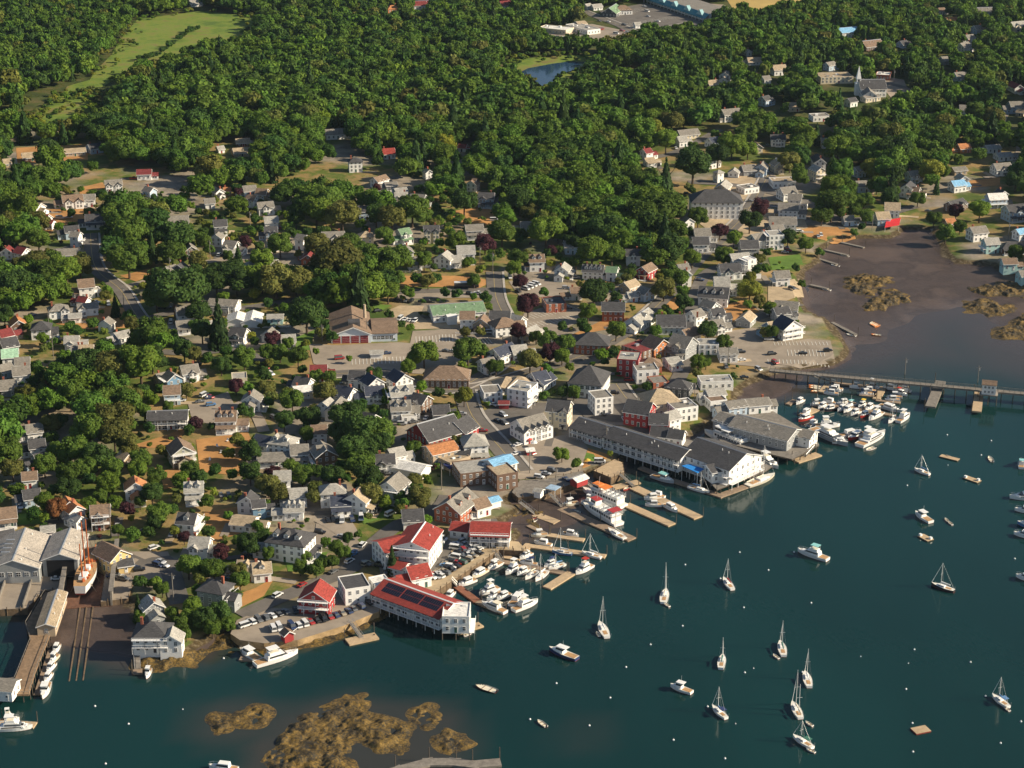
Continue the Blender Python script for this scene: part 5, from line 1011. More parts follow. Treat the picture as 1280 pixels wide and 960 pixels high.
def sailboat(bow, stern, mast_top=None, col='w', cover='b', two=False, furl=True, L0=None, label=None, bimini=None):
    R, L, px, py = boat_root('sailboat', bow, stern); L = L0 or clampL(L, 7.5, 14); B = L * .31; fb = .95
    hull(R, L, B, fb, col, .66, 2.0)
    b = MB(); b.frus((-L * .10, L * .24, -B * .27, B * .27), (-L * .08, L * .20, -B * .21, B * .21), fb * 1.02, fb + .55); cb = b.build('cabin', gel('w'), R)
    g = MB()
    for s in (-1, 1): g.box(-L * .06, L * .16, s * B * .245 - .03, s * B * .245 + .03, fb + .2, fb + .42)
    g.build('cabin_window', M_GLASS, cb)
    c = MB(); c.box(-L * .36, -L * .12, -B * .2, B * .2, fb * .99, fb * 1.0 + .03); c.build('cockpit', M_TEAK, R)
    mx = L * .08; mh = 1.28 * L
    if mast_top is not None:
        ba = proj(R.location.x, R.location.y, 1.4)[1]; mh = clampL((ba - mast_top) / (pxm(py) * .90), L * .8, L * 1.55)
    for i, (xx, hh) in enumerate([(mx, mh)] + ([(-L * .26, mh * .78)] if two else [])):
        m = MB(); m.cyl((xx, 0, fb), (xx, 0, hh), .14, .09, 6); mo = m.build('mast', M_MAST, R)
        s = MB(); s.cyl((xx, -B * .3, hh * .58), (xx, B * .3, hh * .58), .05, .05, 5); s.build('spreader', M_MAST, mo)
        bl = L * (.40 if not two else .26); q = MB(); q.cyl((xx - .1, 0, fb + 1.25), (xx - bl, 0, fb + 1.2), .07, .07, 5); q.build('boom', M_MAST, R)
        cv = MB(); cv.cyl((xx - .05, 0, fb + 1.5), (xx - bl * .97, 0, fb + 1.38), .30, .17, 7); cv.build('sail_cover', canvas(cover), R)
    r = MB(); r.cyl((L * .48, 0, fb * 1.4), (mx, 0, mh * .98), .10 if furl else .03, .06 if furl else .03, 5); r.build('furled_jib' if furl else 'forestay', canvas('w'), R)
    w = MB()
    for s in (-1, 1): w.cyl((mx - .2, s * B * .47, fb), (mx, 0, mh * .97), .025, .025, 4)
    w.cyl((-L * .49, 0, fb), (mx, 0, mh), .025, .025, 4); w.build('rigging', M_METAL, R)
    t = MB()
    for s in (-1, 1):
        for k in range(5): xx = -L * .45 + k * L * .2; bb = B * .46 * (1 if k < 3 else .8 if k < 4 else .5); t.cyl((xx, s * bb, fb), (xx, s * bb, fb + .75), .03, .03, 4)
    t.build('stanchions', M_METAL, R)
    if bimini: b = MB(); b.box(-L * .36, -L * .10, -B * .34, B * .34, fb + 1.75, fb + 1.9); b.build('bimini', canvas(bimini), R)
    reg(R, f"{CN[col]}-hulled {'two-masted ' if two else ''}sailboat with {CN[cover]} sail cover", 'sailboat', px, py, 'sailboats in the harbour', label)
    return R
def powerboat(bow, stern, col='w', style='cruiser', L0=None, label=None, top=None, name='motorboat', lo=6.0, hi=26.0):
    R, L, px, py = boat_root(name, bow, stern); L = L0 or clampL(L, lo, min(hi, {'cruiser': 11, 'lobster': 11.5, 'fly': 14, 'yacht': 24}[style])); B = L * (.34 if L < 11 else .29 if L < 16 else .26); fb = .75 + L * .035
    hull(R, L, B, fb, col, .86, 2.4, M_DECKW)
    z = fb * 1.05
    if style == 'lobster':
        b = MB(); b.frus((-L * .05, L * .22, -B * .34, B * .34), (-L * .03, L * .17, -B * .31, B * .31), z, z + 1.9, 0); c = b.build('wheelhouse', gel('w'), R)
        g = MB(); g.frus((-L * .052, L * .20, -B * .345, B * .345), (-L * .04, L * .185, -B * .335, B * .335), z + .95, z + 1.55); g.build('wheelhouse_window', M_GLASS, c)
        t = MB(); t.box(-L * .16, L * .19, -B * .36, B * .36, z + 1.92, z + 2.05); t.build('wheelhouse_roof', gel(top or 'w'), R)
        f = MB(); f.frus((L * .2, L * .36, -B * .25, B * .25), (L * .2, L * .33, -B * .2, B * .2), z, z + .6); f.build('foredeck_trunk', gel('w'), R)
        p = MB(); p.box(-L * .46, -L * .1, -B * .36, B * .36, fb, fb + .04); p.build('cockpit', M_TEAK if L0 is None else M_WOOD, R)
        a = MB(); a.cyl((0, 0, z + 2.0), (0, 0, z + 4.4), .04, .03, 4); a.build('antenna', M_MAST, R)
    else:
        b = MB(); b.frus((-L * .24, L * .24, -B * .38, B * .38), (-L * .22, L * .14, -B * .33, B * .33), z, z + 1.5, 0); c = b.build('cabin', gel('w'), R)
        g = MB(); g.frus((-L * .20, L * .215, -B * .385, B * .385), (-L * .19, L * .165, -B * .36, B * .36), z + .65, z + 1.2); g.build('cabin_window', M_GLASS, c)
        f = MB(); f.frus((L * .2, L * .38, -B * .26, B * .26), (L * .18, L * .34, -B * .2, B * .2), z + .05, z + .5); f.build('foredeck_trunk', gel('w'), R)
        if style in ('fly', 'yacht'):
            q = MB(); q.frus((-L * .18, L * .08, -B * .30, B * .30), (-L * .18, L * .05, -B * .29, B * .29), z + 1.51, z + 2.3, 0); fl = q.build('flybridge', gel('w'), R)
            s = MB(); s.box(-L * .14, L * .03, -B * .24, B * .24, z + 2.302, z + 2.34); s.build('flybridge_seat', gel('c'), fl)
            t = MB(); t.box(-L * .20, L * .04, -B * .33, B * .33, z + 3.6, z + 3.72); t.build('hardtop', canvas(top) if top else gel('w'), R)
            for sx in (-1, 1):
                for x in (-L * .18, L * .02): u = MB(); u.cyl((x, sx * B * .29, z + 2.2), (x, sx * B * .29, z + 3.6), .05, .05, 5); u.build('hardtop_post', M_MAST, R)
            if style == 'yacht': 
                k = MB(); k.frus((-L * .32, L * .3, -B * .41, B * .41), (-L * .32, L * .27, -B * .4, B * .4), fb * .98, z + .5, 0); k.build('lower_saloon', gel('w'), R)
                kk = MB()
                for s_ in (-1, 1): kk.box(-L * .28, L * .22, s_ * B * .41 - .05, s_ * B * .41 + .05, z - .02, z + .36)
                kk.build('saloon_window', M_GLASS, R)
        elif top:
            t = MB(); t.box(-L * .30, -L * .02, -B * .36, B * .36, z + 2.05, z + 2.2); t.build('bimini', canvas(top), R)
            for sx in (-1, 1): u = MB(); u.cyl((-L * .27, sx * B * .34, z), (-L * .27, sx * B * .34, z + 2.05), .04, .04, 4); u.cyl((-L * .05, sx * B * .34, z + 1.0), (-L * .05, sx * B * .34, z + 2.05), .04, .04, 4); u.build('bimini_frame', M_MAST, R)
        p = MB(); p.box(-L * .47, -L * .25, -B * .36, B * .36, fb, fb + .04); p.build('cockpit', M_TEAK, R)
        r = MB()
        for s in (-1, 1):
            r.cyl((L * .05, s * B * .46, fb + .75), (L * .36, s * B * .27, fb * 1.25 + .75), .035, .035, 4); r.cyl((L * .36, s * B * .27, fb * 1.25 + .75), (L * .47, 0, fb * 1.35 + .75), .035, .035, 4)
            for t_ in (0, .5, 1): x = L * (.05 + .31 * t_); y = s * B * (.46 - .19 * t_); r.cyl((x, y, fb), (x, y, fb * (1 + .25 * t_) + .75), .03, .03, 4)
        r.build('bow_rail', M_METAL, R)
    nm = {'lobster': 'lobster boat', 'fly': 'flybridge cruiser', 'yacht': 'motor yacht', 'cruiser': 'cabin cruiser'}[style]
    base = f"{'large ' if L > 15 else 'small ' if L < 7.5 else ''}{CN[col]} {nm}" + (f" with {CN[top]} top" if top else '')
    reg(R, base, 'boat', px, py, 'motor boats in the harbour', label); return R
def skiff(bow, stern, col='w', L0=None, motor=True, label=None, name='dinghy'):
    R, L, px, py = boat_root(name, bow, stern); L = L0 or clampL(L, 3.0, 6.5); B = L * .38
    hull(R, L, B, .5, col, .82, 2.4, gel('c' if col != 'c' else 'h'), True)
    for x in (-L * .22, L * .12): s = MB(); s.box(x - .14, x + .14, -B * .42, B * .42, .36, .42); s.build('seat', M_WOOD, R)
    if motor: m = MB(); m.box(-L / 2 - .32, -L / 2 + .05, -.16, .16, .35, .95); m.box(-L / 2 - .25, -L / 2 - .08, -.07, .07, -.3, .35); m.build('outboard_motor', M_BLACK, R)
    reg(R, f"{'open ' if L > 4.2 else 'tiny '}{CN[col]} {name}", 'dinghy', px, py, 'dinghies and skiffs', label); return R
def raft(c, a, L, W, col=None, label=None, gear=False):
    x, y = U(*c, .4); R = root('raft', x, y, 0, gdir(c[0], c[1], *a)); b = MB(); b.box(-L / 2, L / 2, -W / 2, W / 2, -.3, .38); b.build('float', M_FOUL if col else M_PILE, R)
    d = MB(); n = int(L / .5)
    for k in range(n): d.box(-L / 2 + k * L / n + .02, -L / 2 + (k + 1) * L / n - .02, -W / 2 - .03, W / 2 + .03, .381, .5)
    d.build('planks', M_DECK, R)
    if gear:
        for x0, y0 in ((-L * .38, -W * .2), (L * .36, W * .2)): g = MB(); g.box(x0 - .5, x0 + .5, y0 - .5, y0 + .5, .505, 1.3); g.build('gear_box', gel('w'), R)
    reg(R, 'plank work raft', 'raft', *c, 'rafts', label); return R
def buoy(px, py, big=True):
    x, y = U(px, py, .2); R = root('mooring_buoy', x, y, 0); b = MB(); r = .35 if big else .22
    for k in range(6):
        t0, t1 = -math.pi / 2 + k * math.pi / 6, -math.pi / 2 + (k + 1) * math.pi / 6; b.cyl((0, 0, .15 + r * math.sin(t0)), (0, 0, .15 + r * math.sin(t1)), r * max(.02, math.cos(t0)), r * max(.02, math.cos(t1)), 10, 1 if k in (2,) else 0)
    b.build('ball', [gel('w'), gel('b')], R); p = MB(); p.cyl((0, 0, .1 + r), (0, 0, .45 + r), .05, .05, 5); p.build('pickup_post', M_METAL, R)
    reg(R, 'white mooring buoy' if big else 'small white pot buoy', 'buoy', px, py, 'mooring buoys')
# moored yachts
for bow, st, mt, col, cov, two, bim in [((749, 777), (759, 796), 742, 'w', 'w', 0, None), ((833, 736), (829, 753), 700, 'w', 'c', 0, None), ((904, 722), (916, 736), 695, 'w', 'r', 0, None), ((904, 818), (901, 835), 793, 'w', 'g', 0, None), ((890, 882), (908, 897), 854, 'w', 'b', 0, 'n'),
   ((975, 801), (980, 819), 772, 'w', 'g', 0, None), ((1006, 839), (1012, 858), 807, 'w', 'w', 0, None), ((990, 877), (1001, 897), 833, 'w', 'c', 1, None), ((991, 919), (1016, 934), 896, 'w', 'g', 0, 'g'), ((1164, 729), (1193, 738), 700, 'k', 'w', 0, None), ((1240, 868), (1261, 883), 842, 'w', 'b', 0, 'b'), ((1144, 586), (1161, 592), 566, 'w', 'b', 0, None)]:
    sailboat(bow, st, mt, col, cov, bool(two), True, None, None, bim)
powerboat((686, 810), (722, 823), 'n', 'lobster', None, 'blue-hulled lobster yacht with white wheelhouse and tan stern'); powerboat((838, 856), (865, 865), 'w', 'lobster', None, 'white lobster boat with orange cockpit moored alone in the harbour middle'); powerboat((997, 687), (1035, 699), 'w', 'fly', None, 'white flybridge boat with aqua canopy lying alone off the wharves', 'a'); powerboat((1144, 640), (1164, 652), 'w', 'lobster')
powerboat((1276, 572), (1277, 588), 'w', 'cruiser', 8, None, 'a'); powerboat((1262, 621), (1310, 622), 'w', 'yacht', 15, 'big white motor yacht cut off by the frame at the right'); powerboat((1267, 636), (1300, 640), 'w', 'cruiser', 9); powerboat((1269, 652), (1305, 662), 'b', 'lobster', 10); powerboat((1268, 666), (1296, 672), 'w', 'cruiser', 9, None, 'b'); powerboat((1271, 719), (1295, 726), 'w', 'cruiser', 8, None, 'a')
skiff((1235, 567), (1242, 578), 'w', 5.5); skiff((593, 854), (622, 863), 'k', 8, True, 'dark open workboat loaded with gear near the seaweed ledge', 'workboat'); skiff((670, 897), (685, 908), 'w', 4.6)
for b_, s_ in (((967, 817), (973, 821)), ((1008, 901), (1015, 905)), ((1010, 935), (1017, 938)), ((831, 753), (836, 756)), ((746, 789), (749, 793)), ((1182, 647), (1185, 650)), ((1186, 651), (1190, 654)), ((1256, 882), (1261, 886)), ((880, 561), (884, 563))): skiff(b_, s_, 'w', 3.2, False)
raft((1151, 912), (53, -11), 5.2, 3.6, 'r', 'square tan raft with red sides floating alone at lower right'); raft((1187, 572), (24, 6), 8, 2.6, None, 'low brown raft carrying a grey skiff off the footbridge'); raft((1215, 599), (23, 8), 7, 3, None, 'work raft with white boxes at both ends', True); raft((1157, 672), (19, 10), 5.5, 3.2, None, 'small brown raft below a white lobster boat', True)
skiff((1183, 568), (1190, 571), 'h', 3.4, False)
for (ox, oy), pts in {(640, 720): [(570, 455), (693, 342), (853, 249), (1159, 157), (1164, 482), (-1208, 461), (222, 536), (491, 608), (90, 716), (387, 747), (978, 652), (807, 819), (1065, 912), (-1118, 738), (1042, 12)], (960, 720): [(216, 134), (-464, 402), (732, 367), (-702, 436), (1013, 430), (690, 565), (1088, 600), (722, 735), (725, 878), (1163, 835), (1265, 727), (172, 480)],
   (960, 480): [(896, 254), (1116, 283), (696, 507), (1066, 355), (130, 840), (1234, 873), (2, 930), (-900, 405)], (640, 480): [(1138, 841), (866, 903)], (0, 720): [(475, 650), (643, 739), (528, 938), (-914, 666), (1118, 411)]}.items():
    for x, y in pts: buoy(ox + abs(x) / 4, oy + y / 4, x > 0)
# upper marina
V(970, 470, 7.111)
um = [(470, 100, 590, 116, 'w', 'cruiser', 0), (440, 146, 540, 154, 'w', 'cruiser', 0), (560, 126, 475, 116, 'w', 'cruiser', 0), (665, 92, 770, 97, 'w', 'lobster', 0), (920, 105, 800, 85, 'w', 'fly', 0), (770, 122, 880, 130, 'n', 'cruiser', 0), (745, 158, 860, 150, 'w', 'lobster', 0), (970, 100, 1060, 112, 'w', 'cruiser', 0), (1060, 92, 1165, 98, 'w', 'cruiser', 0), (1195, 132, 1090, 116, 'w', 'lobster', 0), (1165, 168, 1060, 138, 'w', 'cruiser', 'r'), (980, 207, 1090, 208, 'w', 'cruiser', 0), (1000, 180, 1115, 185, 'w', 'lobster', 0),
 (420, 210, 535, 240, 'w', 'cruiser', 0), (560, 242, 640, 228, 'w', 'cruiser', 0), (310, 252, 420, 240, 'w', 'lobster', 0), (375, 285, 455, 248, 'w', 'cruiser', 0), (430, 302, 540, 275, 'k', 'cruiser', 0), (557, 300, 620, 275, 'w', 'cruiser', 0), (605, 315, 665, 280, 'w', 'cruiser', 0), (668, 340, 745, 310, 'w', 'cruiser', 0), (640, 265, 695, 245, 'w', 'lobster', 'a'), (735, 275, 795, 240, 'w', 'cruiser', 'y'), (795, 300, 865, 255, 'w', 'cruiser', 0), (750, 362, 830, 325, 'r', 'cruiser', 0), (825, 385, 945, 320, 'w', 'fly', 0), (1105, 314, 920, 255, 's', 'cruiser', 0), (1190, 335, 1085, 405, 'w', 'fly', 0), (195, 235, 230, 215, 'w', 'cruiser', 0), (200, 395, 320, 350, 'r', 'cruiser', 0),
 (570, 435, 345, 440, 'w', 'fly', 0), (640, 615, 320, 470, 's', 'yacht', 0), (800, 480, 520, 540, 'w', 'cruiser', 0), (970, 497, 740, 620, 'w', 'yacht', 0), (640, 560, 780, 500, 'r', 'cruiser', 0), (880, 490, 760, 560, 'w', 'fly', 0), (370, 400, 290, 440, 'w', 'cruiser', 0), (640, 590, 500, 580, 'w', 'cruiser', 0), (310, 300, 230, 345, 'w', 'cruiser', 0)]
for x0, y0, x1, y1, c, s, tp in um: powerboat(tv(x0, y0), tv(x1, y1), c, s, None, None, tp or None, lo=6.5)
sailboat(tv(1000, 408), tv(1075, 365), tv(0, 180)[1], 'w', 'w', False, False); skiff(tv(795, 655), tv(890, 620), 'w', 5.5)
for y in (75, 92): skiff(tv(270, y), tv(430, y + 14), 'o', 6, False, None, 'kayak')
skiff(tv(320, 130), tv(390, 122), 'o', 5, False, None, 'kayak')
# lower marina
V(560, 640, 6.4)
sailboat(tv(845, 312), tv(980, 330), tv(0, 100)[1], 'b', 'w'); sailboat(tv(1070, 318), tv(1225, 362), tv(0, 150)[1], 'w', 'w'); sailboat(tv(700, 545), tv(795, 468), tv(0, 300)[1], 'w', 'w', False, False); sailboat(tv(825, 448), tv(918, 418), tv(0, 315)[1], 'w', 'b', False, False); sailboat(tv(635, 520), tv(700, 480), tv(0, 380)[1], 'w', 'c', False, False)
lm = [(690, 236, 830, 262, 'w', 'cruiser', 0), (1045, 188, 920, 165, 'w', 'cruiser', 0), (690, 185, 775, 178, 'c', 'lobster', 0), (590, 362, 655, 332, 'w', 'cruiser', 0), (1022, 490, 1152, 420, 'w', 'fly', 'r'), (788, 430, 850, 402, 'w', 'cruiser', 'n'), (460, 492, 575, 425, 'w', 'fly', 0), (560, 495, 640, 455, 'w', 'cruiser', 0), (610, 405, 680, 412, 'w', 'cruiser', 'n'), (320, 455, 432, 398, 'w', 'lobster', 0), (195, 520, 312, 455, 'c', 'cruiser', 0), (85, 585, 222, 535, 'w', 'cruiser', 0), (0, 680, 30, 650, 'w', 'cruiser', 0), (250, 655, 405, 600, 'w', 'fly', 0), (310, 700, 440, 640, 's', 'lobster', 0), (400, 690, 490, 652, 'w', 'cruiser', 0), (605, 635, 505, 745, 'w', 'cruiser', 0), (720, 705, 522, 785, 'w', 'fly', 0), (240, 712, 490, 812, 'w', 'cruiser', 'c')]
for x0, y0, x1, y1, c, s, tp in lm: powerboat(tv(x0, y0), tv(x1, y1), c, s, None, None, tp or None, lo=6.5)
skiff(tv(690, 68), tv(708, 42), 'w', 4); skiff(tv(150, 925), tv(230, 910), 'w', 5); skiff(tv(680, 10), tv(750, 20), 'r', 5)
V(640, 480, 4)
for x0, y0, x1, y1, c, s, tp in [(810, 490, 700, 455, 's', 'lobster', 'a'), (660, 572, 745, 562, 'w', 'cruiser', 0), (665, 602, 750, 602, 'w', 'cruiser', 0), (828, 636, 762, 600, 'w', 'cruiser', 0), (700, 548, 760, 562, 'w', 'cruiser', 0), (250, 604, 332, 590, 'c', 'lobster', 0), (345, 590, 410, 605, 'w', 'fly', 0)]: powerboat(tv(x0, y0), tv(x1, y1), c, s, None, None, tp or None)
sailboat(tv(1000, 545), tv(870, 505), tv(0, 425)[1], 'w', 'b', False, False, 10); sailboat(tv(480, 722), tv(565, 772), 600 + 52, 'w', 'c', False, False)
skiff(tv(300, 625), tv(345, 640), 'b', 4.5); skiff(tv(105, 670), tv(130, 650), 'r', 4.5); skiff(tv(560, 525), tv(585, 512), 'r', 4)
sailboat((969, 592), (933, 607), 555, 'c', 'c', True, False, 17, 'cream two-masted schooner lying along the pier hotel')
powerboat((970, 583), (948, 572), 'w', 'yacht', 14, 'white motor yacht moored off the corner of the big pier hotel')
for b_, s_, c, st in (((68, 815), (73, 806), 'w', 'cruiser'), ((63, 828), (72, 818), 'c', 'lobster'), ((60, 838), (67, 830), 'w', 'cruiser'), ((56, 852), (64, 841), 'w', 'cruiser'), ((53, 872), (60, 853), 'w', 'lobster'), ((41, 908), (-8, 910), 'w', 'yacht'), ((22, 898), (2, 900), 'w', 'fly'), ((183, 846), (187, 836), 'w', 'lobster'), ((300, 811), (324, 825), 'w', 'lobster')): powerboat(b_, s_, c, st)
powerboat((373, 814), (318, 831), 'w', 'fly', 16, 'white sport fishing yacht with long bow pulpit below the parking pier'); powerboat((258, 957), (300, 962), 'w', 'cruiser', 9, 'white cruiser half hidden by the bottom edge')
skiff((452, 798), (468, 793), 'h', 4.5); skiff((590, 789), (580, 793), 'w', 4)
# orange kayaks in the cove, dinghies on the mud docks
for k in range(5): skiff((1087 + k * 1.6, 405 + k * .7), (1093 + k * 1.6, 401 + k * .9), 'o', 4.6, False, None, 'kayak')
skiff((1088, 417), (1103, 418), 'o', 5, False, 'single orange kayak lying just below the raft of orange kayaks', 'kayak')
for p, c in (((1056, 318), 'w'), ((1044, 330), 'w'), ((1033, 360), 'w'), ((1064, 417), 'w'), ((1042, 404), 'w')): skiff((p[0] - 4, p[1]), (p[0] + 4, p[1] + 1.5), c, 5, False)
# ferries: two decks, wheelhouse, benches
def ferry(bow, stern, trim, label, enclosed=True):
    R, L, px, py = boat_root('tour_boat', bow, stern); L = clampL(L, 17, 25); B = L * .225; fb = 1.35
    hull(R, L, B, fb, 'w', .9, 2.6); z = fb * 1.06
    b = MB(); b.box(-L * .42, L * .2, -B * .43, B * .43, z, z + 2.3); s = b.build('saloon', gel('w'), R)
    for sd_ in (-1, 1):
        for k in range(9): g = MB(); x = -L * .39 + k * L * .064; g.box(x, x + L * .045, sd_ * B * .43 - .04, sd_ * B * .43 + .04, z + .9, z + 1.8); g.build('window', M_GLASS, s)
    d = MB(); d.box(-L * .45, L * .23, -B * .46, B * .46, z + 2.301, z + 2.45); d.build('upper_deck', M_DECKW, R)
    w = MB(); w.frus((L * .05, L * .2, -B * .28, B * .28), (L * .06, L * .18, -B * .26, B * .26), z + 2.451, z + 4.5); wh = w.build('wheelhouse', gel('w'), R)
    g = MB(); g.frus((L * .055, L * .193, -B * .285, B * .285), (L * .06, L * .187, -B * .275, B * .275), z + 3.2, z + 4.0); g.build('wheelhouse_window', M_GLASS, wh)
    t = MB(); t.box(L * .03, L * .2, -B * .31, B * .31, z + 4.501, z + 4.65); t.build('wheelhouse_roof', gel(trim), R)
    if enclosed: t = MB(); t.box(-L * .14, L * .03, -B * .42, B * .42, z + 4.35, z + 4.5); t.build('deck_canopy', gel(trim), R)
    else: t = MB(); t.box(-L * .45, -L * .3, -B * .44, B * .44, z + 4.3, z + 4.45); t.build('deck_canopy', gel(trim), R)
    r = MB()
    for sd_ in (-1, 1):
        y = sd_ * B * .45
        for zz in (.5, 1.0): r.box(-L * .45, L * .05, y - .03, y + .03, z + 2.45 + zz, z + 2.51 + zz)
        for k in range(14): x = -L * .44 + k * L * .037; r.box(x - .03, x + .03, y - .03, y + .03, z + 2.45, z + (3.45 if k % 4 else 4.35))
    r.build('railing', gel('w'), R)
    for k in range(7): q = MB(); x = -L * .41 + k * L * .055; q.box(x, x + .5, -B * .36, -B * .05, z + 2.455, z + 2.95); q.box(x, x + .5, B * .05, B * .36, z + 2.455, z + 2.95); q.build('bench', gel('h' if k % 2 else 'w'), R)
    m = MB(); m.cyl((L * .1, 0, z + 4.65), (L * .08, 0, z + 8), .1, .06, 5); m.build('mast', M_MAST, R)
    st = MB(); st.box(-L * .4, L * .44, -B * .455, B * .455, fb * .8, fb * .81); reg(R, '', 'tour boat', px, py, 'tour boats', label); return R
ferry(tv(352, 525), tv(560, 612), 'o', 'white tour boat with orange wheelhouse roof, nearer the town wall'); ferry(tv(352, 592), tv(536, 702), 'r', 'white tour boat with red stern canopy tied to the long float', False); ferry((878, 538), (937, 562), 'w', 'white tour boat lying in the slot beside the grey wharf')
# schooner on the slipway
def schooner():
    A, B = Vector(U(117, 698, 4.5)), Vector(U(100, 735, 4.5)); v = A - B; c = (A + B) / 2; R = root('schooner', c.x, c.y, 2.4, math.atan2(v.y, v.x)); L = clampL(v.length, 24, 34); Bm = 7.0
    hull(R, L, Bm, 3.0, 'w', .6, 2.0, M_TEAK); rd = gel('r'); wd = mat('varnished_spar', (.42, .11, .03), .4, .15, 1)
    for x, h in ((L * .18, 21), (-L * .08, 23), (-L * .3, 17)): m = MB(); m.cyl((x, 0, 3), (x, 0, h), .3, .18, 8); m.build('mast', wd, R)
    b = MB(); b.cyl((L * .46, 0, 4.2), (L * .46 + 6, 0, 5.2), .22, .14, 7); b.build('bowsprit', wd, R)
    for x0, x1, y in ((-L * .32, -L * .12, 1.4), (-.02 * L, .12 * L, 1.2), (.22 * L, .3 * L, 1.0)): d = MB(); d.frus((x0, x1, -y, y), (x0 + .2, x1 - .2, -y + .2, y - .2), 3.2, 4.3); d.build('deckhouse', gel('w') if x0 < 0 else wd, R)
    s = MB()
    for k in range(8): a = -L * .36 + k * L * .09; s.obox(a, RNG.uniform(-2, 2), RNG.uniform(0, 3), 1.3, .8, 3.3, 3.3 + RNG.uniform(.4, 1.0))
    s.build('deck_gear', mat('orange_tarp', (.5, .14, .05), .8), R)
    for x in (-L * .3, 0, L * .25):
        for sd_ in (-1, 1): p = MB(); p.cyl((x, sd_ * 4.6, -1.9), (x, sd_ * 2.6, 2.0), .15, .15, 6); p.build('shore_prop', M_WOOD, R)
    rg = MB()
    for x, h in ((L * .18, 20), (-L * .08, 22)):
        for sd_ in (-1, 1): rg.cyl((x - 1, sd_ * Bm * .48, 3.3), (x, 0, h * .85), .05, .05, 4)
    rg.cyl((L * .46 + 6, 0, 5.2), (L * .18, 0, 20.5), .05, .05, 4); rg.build('rigging', M_BLACK, R)
    reg(R, '', 'ship', 107, 715, None, 'white-hulled schooner with orange masts cradled on the slipway')
schooner()
# ------------------------------------------------------------------ cars
CARC = {'white': (.75, .75, .74), 'black': (.02, .02, .022), 'silver': (.42, .43, .45), 'red': (.34, .03, .03), 'dark blue': (.03, .05, .12), 'grey': (.14, .145, .15), 'tan': (.35, .30, .22), 'green': (.05, .10, .07), 'blue': (.10, .22, .42)}
def carpaint(c): return mat('car_paint_' + c.replace(' ', '_'), CARC[c], .25, .03, .5, .1, .6)
def make_car(kind):
    L, W, H = {'car': (4.5, 1.75, 1.45), 'suv': (4.8, 1.9, 1.75), 'van': (5.2, 2.0, 2.1), 'pickup': (5.4, 1.95, 1.8)}[kind]; h = L / 2; y = W / 2
    b = MB(); bl = .92 if kind != 'van' else 1.05
    P = [(-h, .35), (h - .05, .35), (h, .62), (h - .12, bl - .12), (h - 1.1, bl), (-h + .1, bl), (-h, .7)]
    b.prism(P[::-1], 'y', -y, y)
    rx = {'car': (-h + .75, h - 1.25, -h + 1.35, h - 2.0), 'suv': (-h + .12, h - 1.2, -h + .4, h - 1.85), 'van': (-h + .06, h - .75, -h + .15, h - 1.4), 'pickup': (-.55, h - 1.3, -.35, h - 1.95)}[kind]
    b.frus((rx[2] - .02, rx[3] + .02, -y + .2, y - .2), (rx[2], rx[3], -y + .22, y - .22), H - .06, H)
    for xx in (rx[2], (rx[2] + rx[3]) / 2, rx[3]):
        for s in (-1, 1): b.box(xx - .06, xx + .06, s * (y - .22) - .035, s * (y - .22) + .035, bl, H - .05)
    if kind == 'pickup': b.box(-h + .12, -.6, -y + .08, y - .08, bl - .3, bl - .299)
    g = MB(); g.frus((rx[0], rx[1], -y + .06, y - .06), (rx[2], rx[3], -y + .2, y - .2), bl, H - .05)
    w = MB(); w.cyl((0, -.11, 0), (0, .11, 0), .33, .33, 10)
    return b.mesh(kind + '_body', carpaint('white')), g.mesh(kind + '_glass', M_GLASS), w.mesh(kind + '_wheel', M_BLACK), L, W
PROTO = {k: make_car(k) for k in ('car', 'suv', 'van', 'pickup')}
NAMES = {'car': 'parked_car', 'suv': 'parked_suv', 'van': 'parked_van', 'pickup': 'pickup_truck'}; WORD = {'car': 'car', 'suv': 'SUV', 'van': 'van', 'pickup': 'pickup truck'}
CARN = [0]
def car(px, py, a, kind=None, color=None, wheels=True):
    CARN[0] += 1; r = random.Random(CARN[0] * 17 + 3)
    kind = kind or r.choices(('car', 'suv', 'van', 'pickup'), (6, 4, 1, 1))[0]; color = color or r.choices(list(CARC), (5, 5, 5, 2, 3, 4, 1, 1, 1))[0]
    x, y, z = G(px, py); z = max(z, 2.62 if z < 2.9 else z) + .24
    R = root(NAMES[kind], x, y, z, a); R.scale = (.92, .92, .92); bm, gm, wmesh, L, W = PROTO[kind]
    o = link('body', bm, R); o.material_slots[0].link = 'OBJECT'; o.material_slots[0].material = carpaint(color); link('windows', gm, o)
    if py > 300:
        for sx in (-1, 1):
            for sy in (-1, 1): link('wheel', wmesh, R, (sx * L * .31, sy * (W / 2 - .09), .32))
    reg(R, f"{color} parked {WORD[kind]}", kind if kind != 'suv' else 'car', px, py, 'parked vehicles'); return R
def row(p1, p2, n, perp=True, skip=0, kind=None, color=None):
    d = gdir(p1[0], p1[1], p2[0] - p1[0], p2[1] - p1[1]); a = d + (math.pi / 2 if perp else 0)
    for k in range(n):
        if skip and RNG.random() < skip: continue
        t = k / max(1, n - 1); car(p1[0] + (p2[0] - p1[0]) * t, p1[1] + (p2[1] - p1[1]) * t, a + RNG.uniform(-.06, .06) + (math.pi if RNG.random() < .5 else 0), kind, color)
def one(px, py, dx, dy, kind=None, color=None): car(px, py, gdir(px, py, dx, dy), kind, color)
V(290, 690, 6.4)
row(tv(480, 618), tv(935, 500), 10); row(tv(970, 480), tv(1160, 425), 4); row(tv(160, 575), tv(430, 490), 6); row(tv(510, 478), tv(680, 462), 4); row(tv(330, 640), tv(380, 632), 2, True, 0, 'van', 'white')
